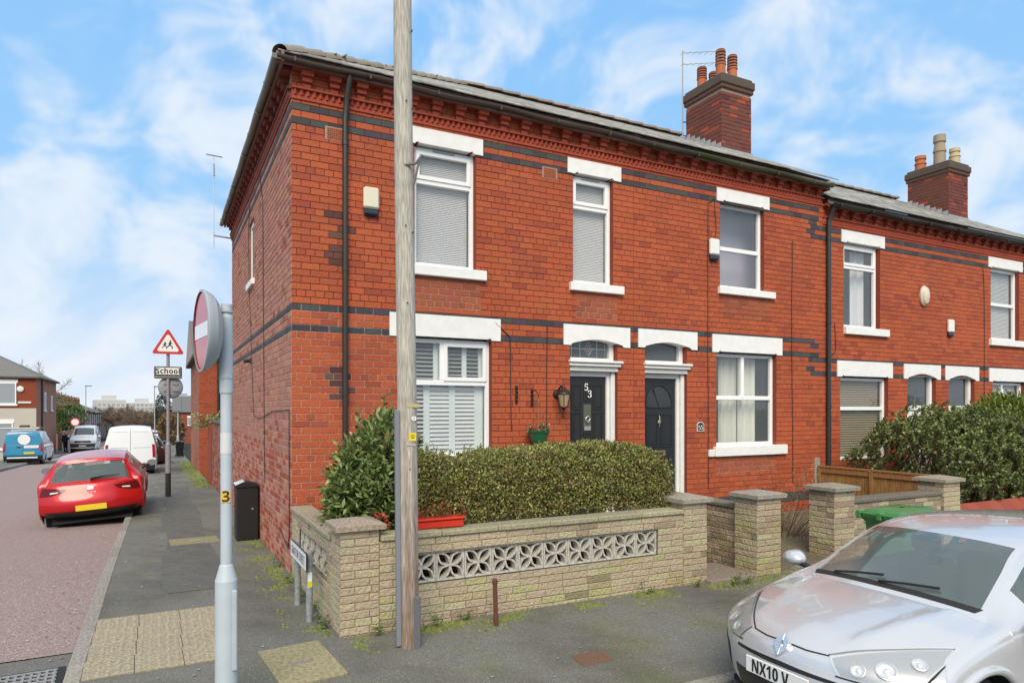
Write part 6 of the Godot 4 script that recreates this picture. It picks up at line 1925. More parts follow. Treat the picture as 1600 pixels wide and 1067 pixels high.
func make_small() -> void:
	# alarm boxes on the house fronts
	var k := 0
	for q in [[0.96, 4.63, "cream alarm box with dark foot right of the brown downpipe", ""], [6.73, 4.65, "white alarm box with blue foot beside the sash window", ""], [13.35, 3.72, "narrow white alarm box high over the white front doors", ""]]:
		var s := thing("alarm_box", q[2], "alarm", Vector3(q[0], q[1], 0.006))
		var m := MB.new()
		var wd := 0.1 if k < 2 else 0.09
		m.cham(Vector3(-wd, -0.1, 0), Vector3(wd, 0.17, 0.075), 0.022, Color(0.72, 0.68, 0.52) if k == 0 else Color(0.78, 0.78, 0.74))
		part("cover", m, M.plastic, s)
		m = MB.new()
		m.cham(Vector3(-wd + 0.004, -0.185, 0), Vector3(wd - 0.004, -0.102, 0.068), 0.024, Color(0.03, 0.04, 0.06))
		part("foot", m, M.plastic, s)
		k += 1
	var dm := MB.new()
	dm.lathe([[0.001, 0.0], [0.24, 0.0], [0.25, 0.03], [0.19, 0.09], [0.06, 0.12], [0.001, 0.12]], 20, Color(0.62, 0.58, 0.47), Transform3D(Basis(Vector3.RIGHT, PI / 2), Vector3.ZERO))
	whole("round_alarm_box", dm, M.plastic, "domed cream box high on the brick between upper windows", "alarm", Transform3D(Basis.from_scale(Vector3(0.5, 0.85, 1.0)), Vector3(12.45, 4.32, 0.006)))
	# lantern
	var s := thing("wall_lantern", "black coach lantern beside the door numbered 53", "lamp", Vector3(3.72, 2.24, 0.0))
	var m := MB.new()
	m.lathe([[0.001, 0.0], [0.07, 0.0], [0.06, 0.02], [0.03, 0.03], [0.001, 0.03]], 14, Color(0.02, 0.018, 0.017), Transform3D(Basis(Vector3.RIGHT, PI / 2), Vector3(0, -0.02, 0.0)))
	m.tube([Vector3(0, -0.05, 0.02), Vector3(0, 0.06, 0.06), Vector3(0, 0.10, 0.13), Vector3(0, 0.05, 0.19)], 0.014, 8, Color(0.02, 0.018, 0.017))
	part("bracket", m, M.satin, s)
	m = MB.new()
	m.lathe([[0.012, 0.12], [0.02, 0.09], [0.03, 0.07], [0.115, 0.0], [0.12, -0.015], [0.105, -0.02]], 6, Color(0.02, 0.018, 0.017), Transform3D(Basis(), Vector3(0, 0.0, 0.19)))
	m.lathe([[0.065, -0.19], [0.07, -0.205], [0.03, -0.22], [0.01, -0.25], [0.001, -0.255]], 6, Color(0.02, 0.018, 0.017), Transform3D(Basis(), Vector3(0, 0.0, 0.19)))
	for i in 6:
		var an := TAU * i / 6.0
		var d := Vector3(cos(an), 0, -sin(an))
		m.tube([Vector3(0, -0.02, 0.19) + d * 0.106, Vector3(0, -0.19, 0.19) + d * 0.066], 0.006, 5, Color(0.02, 0.018, 0.017))
	part("cage", m, M.satin, s)
	m = MB.new()
	m.lathe([[0.1, -0.02], [0.062, -0.19]], 6, Color(0.42, 0.32, 0.2), Transform3D(Basis(), Vector3(0, 0.0, 0.19)))
	part("amber_glass", m, M.gloss, s)
	# hanging basket
	s = thing("hanging_basket", "green hanging basket of red and white flowers by the lantern", "basket", Vector3(3.30, 1.66, 0.2))
	m = MB.new()
	m.lathe([[0.001, -0.13], [0.09, -0.13], [0.11, -0.1], [0.145, 0.0], [0.16, 0.03], [0.165, 0.05], [0.15, 0.05], [0.001, 0.03]], 20, Color(0.03, 0.13, 0.06))
	part("bowl", m, M.plastic, s)
	m = MB.new()
	for i in 3:
		var an := TAU * i / 3.0
		m.tube([Vector3(cos(an) * 0.15, 0.05, sin(an) * 0.15), Vector3(0, 0.5, 0)], 0.003, 4, Color(0.4, 0.25, 0.12))
	part("chains", m, M.rust, s)
	var lv := MB.new()
	crown(lv, [[Vector3(0, 0.06, 0), Vector3(0.16, 0.06, 0.15)]], 160, 0.03, 0.06, [Color(0.1, 0.16, 0.04), Color(0.07, 0.1, 0.03)], 0.6)
	part("leaves", lv, M.leaf_dull, s)
	lv = MB.new()
	crown(lv, [[Vector3(-0.08, 0.09, 0.06), Vector3(0.07, 0.03, 0.08)], [Vector3(0.07, 0.1, 0.05), Vector3(0.08, 0.04, 0.08)]], 120, 0.02, 0.035, [Color(0.45, 0.03, 0.04), Color(0.4, 0.02, 0.03), Color(0.8, 0.72, 0.72)], 0.6)
	part("flowers", lv, M.leaf_dull, s, Transform3D(), "", "stuff")
	for q in [[3.30, 2.2, true], [3.05, 2.24, false]]:
		m = MB.new()
		m.cham(Vector3(-0.02, -0.16, 0), Vector3(0.02, 0.1, 0.01), 0.004, Color(0.05, 0.03, 0.03))
		if q[2]: m.tube([Vector3(0, 0.05, 0.005), Vector3(0, 0.08, 0.1), Vector3(0, 0.0, 0.2), Vector3(0, -0.04, 0.19)], 0.007, 6, Color(0.05, 0.03, 0.03))
		for i in 4: m.tube([Vector3(-0.02, -0.13 + i * 0.06, 0.01), Vector3(0, -0.1 + i * 0.06, 0.035), Vector3(0.02, -0.13 + i * 0.06, 0.01)], 0.006, 5, Color(0.05, 0.03, 0.03))
		whole("basket_bracket", m, M.rust, "ornate iron bracket carrying the flower basket" if q[2] else "empty ornate iron bracket left of the basket", "bracket", Transform3D(Basis(), Vector3(q[0], q[1], 0.004)))
	# number plaque
	s = thing("number_plaque", "small arched black house number plaque beside the second black door", "plaque", Vector3(6.46, 1.72, 0.004))
	m = MB.new()
	var ap := PackedVector2Array([Vector2(-0.075, -0.075), Vector2(0.075, -0.075)])
	for i in 9: ap.append(Vector2(0.075 * cos(PI * i / 8.0), 0.03 + 0.05 * sin(PI * i / 8.0)))
	m.extrude(ap, 0, 0.008, Color(0.7, 0.7, 0.68))
	part("border", m, M.satin, s)
	m = MB.new()
	var aq := PackedVector2Array()
	for p in ap: aq.append(p * 0.85)
	m.extrude(aq, 0.008, 0.011, Color(0.02, 0.02, 0.022))
	part("panel", m, M.satin, s)
	part("digits", text_mesh("55", 0.1, 0.003), ink("ink_white", Color(0.8, 0.8, 0.78)), s, Transform3D(Basis(), Vector3(0, -0.012, 0.0125)))
	m = MB.new()
	m.cham(Vector3(-0.06, -0.06, 0), Vector3(0.06, 0.06, 0.05), 0.01, Color(0.75, 0.75, 0.73))
	whole("junction_box", m, M.plastic, "small white cable box left of the sash window sill", "box", Transform3D(Basis(), Vector3(6.68, 1.28, 0.004)))
	m = MB.new()
	m.cham(Vector3(-0.03, -0.05, -0.06), Vector3(0.0, 0.05, 0.06), 0.01, Color(0.03, 0.025, 0.025)); m.tube([Vector3(-0.03, 0, 0), Vector3(-0.12, -0.02, 0.03)], 0.03, 8, Color(0.03, 0.025, 0.025))
	whole("security_light", m, M.satin, "small dark lamp fitting on the pink side wall", "light", Transform3D(Basis(), Vector3(-0.004, 2.85, -4.1)))
	# aerials
	s = thing("tv_aerial", "thin television aerial on the first chimney stack", "aerial", Vector3(8.68, 7.9, -2.93))
	m = MB.new()
	m.tube([Vector3(0, 0, 0), Vector3(0, 1.9, 0)], 0.012, 6, Color(0.5, 0.5, 0.5))
	for e in [[1.85, 0.9], [1.6, 0.85]]:
		m.tube([Vector3(0, e[0], 0), Vector3(e[1] * 0.8, e[0] + 0.05, e[1] * 0.4)], 0.008, 5, Color(0.6, 0.6, 0.6))
		for i in 6: m.tube([Vector3(e[1] * 0.13 * i, e[0], e[1] * 0.066 * i - 0.08), Vector3(e[1] * 0.13 * i, e[0], e[1] * 0.066 * i + 0.08)], 0.004, 4, Color(0.5, 0.5, 0.5))
	for y in [0.05, 0.35]: m.tube([Vector3(0, y, 0), Vector3(0.12, y, 0.05)], 0.014, 6, Color(0.08, 0.08, 0.08))
	part("mast", m, M.galv, s)
	s = thing("tv_aerial", "bare aerial mast rising behind the corner house eaves", "aerial", Vector3(-0.35, 5.6, -8.1))
	m = MB.new()
	m.tube([Vector3(0, 0, 0), Vector3(0.0, 2.1, 0)], 0.010, 6, Color(0.8, 0.8, 0.78))
	m.tube([Vector3(-0.16, 2.07, 0.06), Vector3(0.18, 2.1, -0.06)], 0.014, 5, Color(0.3, 0.28, 0.26))
	m.tube([Vector3(0.0, 1.9, 0.0), Vector3(0.0, 1.6, 0.1)], 0.02, 5, Color(0.4, 0.4, 0.4))
	m.tube([Vector3(0, 0.3, 0), Vector3(0.4, 0.2, 0.3)], 0.018, 6, Color(0.3, 0.3, 0.3))
	part("mast", m, M.galv, s)
	person(Vector3(-8.75, gy(-61.0), -61.0))

# a standing figure as one surface: smooth union of tapered capsules, meshed as surface nets
func person(at: Vector3) -> void:
	var s := thing("person", "person in dark jacket and trousers standing beside the white minibus", "person", at, 0.6)
	var J := [[Vector3(0.1, 0.05, 0.02), Vector3(0.1, 0.48, 0), 0.055, 0.065], [Vector3(0.1, 0.48, 0), Vector3(0.09, 0.92, 0), 0.07, 0.1], [Vector3(-0.1, 0.05, 0.06), Vector3(-0.1, 0.48, 0.03), 0.055, 0.065], [Vector3(-0.1, 0.48, 0.03), Vector3(-0.09, 0.92, 0), 0.07, 0.1],
		[Vector3(0.1, 0.04, 0.02), Vector3(0.11, 0.03, 0.17), 0.05, 0.04], [Vector3(-0.1, 0.04, 0.06), Vector3(-0.11, 0.03, 0.21), 0.05, 0.04], [Vector3(0, 0.95, 0), Vector3(0, 1.38, 0), 0.16, 0.17], [Vector3(-0.15, 1.4, 0), Vector3(0.15, 1.4, 0), 0.08, 0.08],
		[Vector3(0.2, 1.4, 0), Vector3(0.25, 1.12, 0.02), 0.06, 0.05], [Vector3(0.25, 1.12, 0.02), Vector3(0.14, 1.1, 0.24), 0.05, 0.04], [Vector3(-0.2, 1.4, 0), Vector3(-0.26, 1.1, 0), 0.06, 0.05], [Vector3(-0.26, 1.1, 0), Vector3(-0.24, 0.84, 0.08), 0.05, 0.04],
		[Vector3(0, 1.42, 0.01), Vector3(0, 1.55, 0.02), 0.055, 0.052], [Vector3(0, 1.6, 0.03), Vector3(0, 1.68, 0.01), 0.088, 0.098], [Vector3(0, 1.62, 0.11), Vector3(0, 1.6, 0.125), 0.016, 0.014]]
	var cell := 0.03
	var lo := Vector3(-0.4, -0.05, -0.25); var nx := 27; var ny := 64; var nz := 20
	var val := PackedFloat32Array(); val.resize(nx * ny * nz)
	for i in nx:
		for j in ny:
			for k in nz:
				var p := lo + Vector3(i, j, k) * cell
				var acc := 0.0
				for b in J:
					var ab: Vector3 = b[1] - b[0]
					var t := clampf((p - b[0]).dot(ab) / ab.length_squared(), 0.0, 1.0)
					acc += exp(-((p - (b[0] + ab * t)).length() - lerpf(b[2], b[3], t)) * 45.0)
				val[(i * ny + j) * nz + k] = -log(maxf(acc, 1e-30)) / 45.0
	var idx := {}
	var m := MB.new()
	for i in nx - 1:
		for j in ny - 1:
			for k in nz - 1:
				var sum := Vector3.ZERO; var cnt := 0
				var cv := []
				for q in 8: cv.append(val[((i + (q & 1)) * ny + j + ((q >> 1) & 1)) * nz + k + ((q >> 2) & 1)])
				for e in [[0, 1], [2, 3], [4, 5], [6, 7], [0, 2], [1, 3], [4, 6], [5, 7], [0, 4], [1, 5], [2, 6], [3, 7]]:
					if (cv[e[0]] < 0) != (cv[e[1]] < 0):
						var f: float = cv[e[0]] / (cv[e[0]] - cv[e[1]])
						var a := Vector3(e[0] & 1, (e[0] >> 1) & 1, (e[0] >> 2) & 1); var b := Vector3(e[1] & 1, (e[1] >> 1) & 1, (e[1] >> 2) & 1)
						sum += a.lerp(b, f); cnt += 1
				if cnt:
					idx[Vector3i(i, j, k)] = m.v.size()
					var p := lo + (Vector3(i, j, k) + sum / cnt) * cell
					m.v.append(p)
					m.n.append(Vector3(cv[1] - cv[0] + cv[3] - cv[2], cv[2] - cv[0] + cv[3] - cv[1], cv[4] - cv[0] + cv[5] - cv[1]).normalized())
					var col := Color(0.02, 0.02, 0.028)
					if p.y < 0.9: col = Color(0.015, 0.015, 0.02)
					if p.y < 0.09: col = Color(0.01, 0.01, 0.01)
					if p.y > 1.5: col = Color(0.42, 0.25, 0.18)
					if p.y > 1.66 or (p.y > 1.56 and p.z < 0.0): col = Color(0.4, 0.37, 0.33)
					m.c.append(col)
	for c in idx:
		for ax in 3:
			var d := Vector3i.ZERO; d[ax] = 1
			var u := Vector3i.ZERO; u[(ax + 1) % 3] = 1
			var w := Vector3i.ZERO; w[(ax + 2) % 3] = 1
			if not (idx.has(c - u) and idx.has(c - w) and idx.has(c - u - w)): continue
			var a0: float = val[(c.x * ny + c.y) * nz + c.z]
			var e: Vector3i = c + d
			var a1: float = val[(e.x * ny + e.y) * nz + e.z]
			if (a0 < 0) == (a1 < 0): continue
			var q := [idx[c], idx[c - u], idx[c - u - w], idx[c - w]]
			if a0 < 0: m.ix.append_array(PackedInt32Array([q[0], q[2], q[1], q[0], q[3], q[2]]))
			else: m.ix.append_array(PackedInt32Array([q[0], q[1], q[2], q[0], q[2], q[3]]))
	part("body", m, M.matt, s)

# ---------- vehicles ----------
# nodes of the outline from the front sill over bonnet, windscreen, roof and tail to the rear sill:
# [x back from the nose, y, half width, sweep of the edge, crown]
func cr(a: float, b: float, c: float, d: float, t: float) -> float:
	return 0.5 * (2.0 * b + (c - a) * t + (2.0 * a - 5.0 * b + 4.0 * c - d) * t * t + (3.0 * b - a - 3.0 * c + d) * t * t * t)
class Shell:
	var N: Array
	var P: Array   # side net [s - k][r]
	var k := 4
	var m := 16
	var host
	var crease := 0.0
	func R(s: float, w: float) -> Vector3:
		var i := clampi(int(floor(s)), 0, N.size() - 2)
		var t := s - i
		var q := []
		for c in 5: q.append(host.cr(N[maxi(i - 1, 0)][c], N[i][c], N[i + 1][c], N[mini(i + 2, N.size() - 1)][c], t))
		var w2 := w * w
		var w4 := w2 * w2
		var lift := 0.0
		if crease > 0.0 and s > 4.0 and s < 8.0:
			var wc := lerpf(0.40, 0.80, (s - 4.0) / 4.0)
			var dw := (absf(w) - wc)
			lift = crease * smoothstep(4.0, 4.8, s) * smoothstep(8.0, 7.2, s) * (exp(-dw * dw * 260.0) if dw < 0.0 else exp(-dw * dw * 60.0))
		return Vector3(q[0] + q[3] * lerpf(w2, w4, 0.35), q[1] + lift - q[4] * lerpf(w2, w4, 0.4), q[2] * w)
	func S(s: float, r: float) -> Vector3:   # s from k to m, r from 0 (sill) to 4 (edge)
		var col := []
		var i := clampi(int(floor(s)) - k, 0, P.size() - 2)
		var t := s - k - i
		var j := clampi(int(floor(r)), 0, 3)
		var tr := r - j
		for jj in [maxi(j - 1, 0), j, j + 1, mini(j + 2, 4)]:
			var a: Vector3 = P[maxi(i - 1, 0)][jj]; var b: Vector3 = P[i][jj]; var c: Vector3 = P[i + 1][jj]; var d: Vector3 = P[mini(i + 2, P.size() - 1)][jj]
			col.append(Vector3(host.cr(a.x, b.x, c.x, d.x, t), host.cr(a.y, b.y, c.y, d.y, t), host.cr(a.z, b.z, c.z, d.z, t)))
		return Vector3(host.cr(col[0].x, col[1].x, col[2].x, col[3].x, tr), host.cr(col[0].y, col[1].y, col[2].y, col[3].y, tr), host.cr(col[0].z, col[1].z, col[2].z, col[3].z, tr))
# spec: nodes, belt (per s 4..16: [y, half width]), glass {ws: [s0, s1], rear: [s0, s1], sides: [[s0, s1]...]}, materials
func vehicle(called: String, label: String, cat: String, at: Vector3, turn: float, spec: Dictionary) -> Node3D:
	var v := thing(called, label, cat, at, turn, spec.get("group", ""))
	var sc: Vector3 = spec.get("scale", Vector3.ONE)
	var sh := Shell.new()
	sh.host = self
	sh.crease = spec.get("crease", 0.0)
	sh.N = []
	for q in spec.nodes: sh.N.append([q[0] * sc.x, q[1] * sc.y, q[2] * sc.z, q[3] * sc.x, q[4] * sc.y])
	for s in range(4, 17):
		var col := []
		var e := sh.R(s, 1.0)
		for r in 4:
			if s == 4: col.append(sh.R(r, 1.0))
			elif s == 16: col.append(sh.R(20 - r, 1.0))
			else:
				var b: Array = spec.belt[s - 4]
				var yy: float = [0.2, 0.34, 0.6, b[0]][r] * sc.y
				if r == 2: yy = lerpf(0.34, b[0], 0.55) * sc.y
				var zz: float = [b[1] - 0.06, b[1] - 0.01, b[1] + 0.012, b[1]][r] * sc.z
				col.append(Vector3(e.x, yy, zz))
		col.append(e)
		sh.P.append(col)
	var step: int = spec.get("step", 5)
	var sub: int = spec.get("sub", 4)
	var bodies := {}
	var put := func(key: String) -> MB:
		if not bodies.has(key): bodies[key] = MB.new()
		return bodies[key]
	var emit := func(key: String, g: Array, gn: Array, i: int, j: int, flip: bool) -> void:
		var mb: MB = put.call(key)
		var k := mb.v.size()
		for q in [[i, j], [i, j + 1], [i + 1, j + 1], [i + 1, j]]:
			mb.v.append(g[q[0]][q[1]]); mb.n.append(gn[q[0]][q[1]]); mb.c.append(WHITE)
		if flip: mb.ix.append_array(PackedInt32Array([k, k + 2, k + 1, k, k + 3, k + 2]))
		else: mb.ix.append_array(PackedInt32Array([k, k + 1, k + 2, k, k + 2, k + 3]))
	var normals := func(g: Array, sgn: float) -> Array:
		var out := []
		for i in g.size():
			var row := []
			for j in g[0].size():
				var du: Vector3 = g[mini(i + 1, g.size() - 1)][j] - g[maxi(i - 1, 0)][j]
				var dv: Vector3 = g[i][mini(j + 1, g[0].size() - 1)] - g[i][maxi(j - 1, 0)]
				row.append(du.cross(dv).normalized() * sgn)
			out.append(row)
		return out
	# ribbon over the car
	var g := []
	var nw := 28
	for i in 20 * step + 1:
		var row := []
		for j in nw + 1: row.append(sh.R(i / float(step), (j / float(nw)) * 2.0 - 1.0))
		g.append(row)
	var gn: Array = normals.call(g, -1.0)
	var gl: Dictionary = spec.glass
	for i in 20 * step:
		var s := (i + 0.5) / step
		for j in nw:
			var w := absf((j + 0.5) / nw * 2.0 - 1.0)
			var key := "body"
			if s > gl.ws[0] and s < gl.ws[1] and w < 0.93: key = "windscreen"
			elif gl.has("rear") and s > gl.rear[0] and s < gl.rear[1] and w < gl.get("rear_w", 0.88): key = "rear_window"
			elif s < 0.8: key = "valance#f"
			elif s > 19.4: key = "valance#r"
			elif spec.has("tone") : key = spec.tone.call(s, 9.0)
			emit.call(key, g, gn, i, j, true)
	for side in [1.0, -1.0]:
		g = []
		for i in 12 * step + 1:
			var row := []
			for j in 4 * sub + 1:
				var p := sh.S(4.0 + i / float(step), j / float(sub))
				row.append(Vector3(p.x, p.y, p.z * side))
			g.append(row)
		gn = normals.call(g, side)
		for i in 12 * step:
			var s := 4.0 + (i + 0.5) / step
			for j in 4 * sub:
				var r := (j + 0.5) / sub
				var key := "body"
				if r > 3.0 and r < 3.76:
					for q in gl.sides:
						if s > q[0] and s < q[1]: key = "side_window#%d%d" % [int(q[0] * 10), int(side)]
				if r < 0.75: key = "valance#%d" % int(side)
				elif key == "body" and spec.has("tone"): key = spec.tone.call(s, r)
				# open wheel arches
				var cx: float = (g[i][j].x + g[i + 1][j].x) * 0.5; var cyy: float = (g[i][j].y + g[i][j + 1].y) * 0.5
				var cut := false
				for wx in spec.wheels:
					if Vector2(cx - wx * sc.x, cyy - spec.wr).length() < spec.wr + 0.055: cut = true
				if cut: continue
				emit.call(key, g, gn, i, j, side < 0)
		for wx in spec.wheels:   # rolled lip round the arch
			var arc := []
			for a in 25:
				var an := PI * (a / 24.0)
				var tx: float = wx * sc.x - cos(an) * (spec.wr + 0.06); var ty: float = spec.wr + sin(an) * (spec.wr + 0.06)
				var best := 9.0; var bz := 0.0
				for i in range(0, g.size(), 1):
					if absf(g[i][0].x - tx) > 0.2: continue
					for j in g[0].size():
						var dd := Vector2(g[i][j].x - tx, g[i][j].y - ty).length_squared()
						if dd < best: best = dd; bz = g[i][j].z
				arc.append(Vector3(tx, ty, bz))
			var lip := MB.new()
			lip.tube(arc, 0.03, 8, WHITE)
			part("arch_lip", lip, spec.paint, v)
	# floor and wheel wells
	var fl: MB = put.call("underbody")
	var L: float = spec.nodes[18][0] * sc.x; var hw: float = 0.80 * sc.z
	fl.box(Vector3(0.25, 0.2, -hw * 0.86), Vector3(L - 0.2, 0.24, hw * 0.86), Color(0.012, 0.012, 0.012))
	for wx in spec.wheels: fl.box(Vector3(wx * sc.x - 0.4, 0.24, -hw * 0.88), Vector3(wx * sc.x + 0.4, 0.72, hw * 0.88), Color(0.01, 0.01, 0.01))
	# cabin
	var ib: MB = put.call("interior")
	var xa: float = sh.R(8.3, 0).x; var xb: float = sh.R(14, 0).x; var yb: float = spec.belt[6][0] * sc.y
	ib.box(Vector3(xa - 0.15, 0.3, -hw * 0.85), Vector3(xb, 0.45, hw * 0.85), Color(0.02, 0.02, 0.02))
	if spec.get("seats", true):
		ib.cham(Vector3(xa - 0.1, 0.6, -hw * 0.82), Vector3(xa + 0.42, yb - 0.06, hw * 0.82), 0.06, Color(0.03, 0.03, 0.032))
		for z in [-0.36, 0.36]:
			ib.cham(Vector3(xa + 0.95, 0.5, z - 0.24), Vector3(xa + 1.12, yb + 0.12, z + 0.24), 0.06, Color(0.04, 0.04, 0.045))
			ib.cham(Vector3(xa + 0.97, yb + 0.14, z - 0.12), Vector3(xa + 1.08, yb + 0.32, z + 0.12), 0.04, Color(0.04, 0.04, 0.045))
		ib.cham(Vector3(xa + 1.75, 0.5, -hw * 0.75), Vector3(xa + 1.95, yb + 0.06, hw * 0.75), 0.06, Color(0.04, 0.04, 0.045))
	var mats := {"body": spec.paint, "body_second": spec.get("paint2", spec.paint), "windscreen": M.carglass, "rear_window": M.carglass, "side_window": M.carglass, "valance": M.satin, "underbody": M.matt, "interior": M.matt}
	for key in bodies:
		var mb: MB = bodies[key]
		var plain: String = key.get_slice("#", 0)
		if plain == "valance":
			for i in mb.c.size(): mb.c[i] = Color(0.025, 0.025, 0.027)
		part(plain, mb, mats[plain], v)
	for i in 4:
		var z: float = (hw - 0.07) * (1.0 if i % 2 else -1.0)
		wheel(v, Vector3(spec.wheels[i / 2] * sc.x, spec.wr, z), spec.wr)
	v.set_meta("shell_ready", true)
	v.remove_meta("shell_ready")
	shells[v] = sh
	return v
var shells := {}
func wheel(v: Node, c: Vector3, r: float) -> void:
	var t := Transform3D(Basis(Vector3.RIGHT, PI / 2 * signf(c.z)), c)
	var m := MB.new()
	m.lathe([[r * 0.64, -0.09], [r * 0.9, -0.1], [r, -0.07], [r, 0.07], [r * 0.9, 0.1], [r * 0.64, 0.09], [r * 0.62, 0.03]], 28, Color(0.015, 0.015, 0.016), t)
	var w := part("wheel", m, M.matt, v)
	m = MB.new()
	m.lathe([[r * 0.63, 0.08], [r * 0.58, 0.03], [r * 0.2, 0.02], [r * 0.16, 0.07], [0.001, 0.075]], 24, Color(0.12, 0.12, 0.125), t)
	for i in 10:
		var an := TAU * i / 10.0
		m.tube([t * Vector3(cos(an) * r * 0.14, 0.07, sin(an) * r * 0.14), t * Vector3(cos(an) * r * 0.6, 0.075, sin(an) * r * 0.6)], 0.018, 5, Color(0.5, 0.51, 0.52))
	part("rim", m, M.metal, w)
# a patch lying on a surface, between two rows of [a, b] parameters
func lay(mb: MB, ev: Callable, top: Array, bot: Array, off: float, col: Color, n := 16, rows := 5, _flip := false) -> void:
	var g := []
	var out := Vector3.ZERO
	for i in rows + 1:
		var row := []
		for j in n + 1:
			var f := j / float(n)
			var pick := func(a: Array) -> Vector2:
				var x := f * (a.size() - 1); var k := mini(int(x), a.size() - 2)
				return Vector2(a[k][0], a[k][1]).lerp(Vector2(a[k + 1][0], a[k + 1][1]), x - k)
			var q: Vector2 = pick.call(top).lerp(pick.call(bot), i / float(rows))
			var p: Vector3 = ev.call(q.x, q.y)
			var du: Vector3 = ev.call(q.x + 0.02, q.y) - p; var dv: Vector3 = ev.call(q.x, q.y + 0.02) - p
			var nn := dv.cross(du).normalized()
			row.append(p + nn * off)
			if i == rows / 2 and j == n / 2: out = nn
		g.append(row)
	var a: Vector3 = g[0][0]; var b: Vector3 = g[0][n]; var c: Vector3 = g[rows][n]
	mb.sheet(g, col, (b - a).cross(c - b).dot(out) < 0.0)
const HATCH := [[0.10, 0.20, 0.72, 0.42, 0.0], [0.02, 0.32, 0.87, 0.44, 0.0], [0.0, 0.50, 0.91, 0.44, 0.0], [0.01, 0.62, 0.91, 0.42, 0.01], [0.07, 0.745, 0.875, 0.40, 0.03], [0.32, 0.862, 0.815, 0.26, 0.06], [0.68, 0.948, 0.795, 0.14, 0.06], [1.02, 0.995, 0.755, 0.08, 0.055], [1.09, 1.015, 0.725, 0.08, 0.05],
	[1.43, 1.225, 0.665, 0.10, 0.045], [1.76, 1.385, 0.60, 0.10, 0.045], [2.3, 1.465, 0.585, 0.02, 0.05], [3.0, 1.455, 0.60, 0.0, 0.05], [3.72, 1.40, 0.60, -0.04, 0.05], [3.80, 1.345, 0.62, -0.06, 0.03], [4.05, 1.01, 0.73, -0.10, 0.02], [4.14, 0.94, 0.80, -0.16, 0.02], [4.21, 0.77, 0.86, -0.2, 0.0], [4.27, 0.60, 0.885, -0.22, 0.0], [4.25, 0.44, 0.88, -0.22, 0.0], [4.12, 0.33, 0.82, -0.2, 0.0]]
const HATCH_BELT := [[0.7, 0.86], [0.74, 0.885], [0.83, 0.895], [0.90, 0.90], [0.92, 0.90], [0.94, 0.90], [0.96, 0.90], [0.97, 0.90], [0.98, 0.90], [0.99, 0.895], [1.0, 0.89], [0.97, 0.885], [0.9, 0.88]]
const VAN := [[0.1, 0.25, 0.72, 0.3, 0.0], [0.02, 0.4, 0.82, 0.3, 0.0], [0.0, 0.6, 0.85, 0.3, 0.0], [0.03, 0.75, 0.85, 0.28, 0.0], [0.1, 0.9, 0.82, 0.26, 0.02], [0.35, 1.02, 0.79, 0.16, 0.05], [0.7, 1.1, 0.77, 0.1, 0.06], [0.95, 1.16, 0.75, 0.07, 0.05], [1.05, 1.2, 0.74, 0.07, 0.04],
	[1.4, 1.5, 0.71, 0.08, 0.04], [1.75, 1.75, 0.68, 0.08, 0.05], [2.3, 1.84, 0.69, 0.0, 0.06], [3.2, 1.86, 0.70, 0.0, 0.06], [4.0, 1.85, 0.70, 0.0, 0.06], [4.3, 1.83, 0.70, -0.01, 0.06], [4.36, 1.76, 0.72, -0.02, 0.04], [4.39, 1.6, 0.76, -0.03, 0.02], [4.42, 1.2, 0.84, -0.03, 0.0], [4.44, 0.8, 0.87, -0.04, 0.0], [4.44, 0.5, 0.87, -0.05, 0.0], [4.35, 0.28, 0.82, -0.05, 0.0]]
const VAN_BELT := [[0.85, 0.86], [0.95, 0.87], [1.02, 0.88], [1.06, 0.885], [1.08, 0.885], [1.1, 0.885], [1.12, 0.885], [1.15, 0.885], [1.15, 0.885], [1.15, 0.885], [1.15, 0.885], [1.15, 0.88], [1.15, 0.87]]
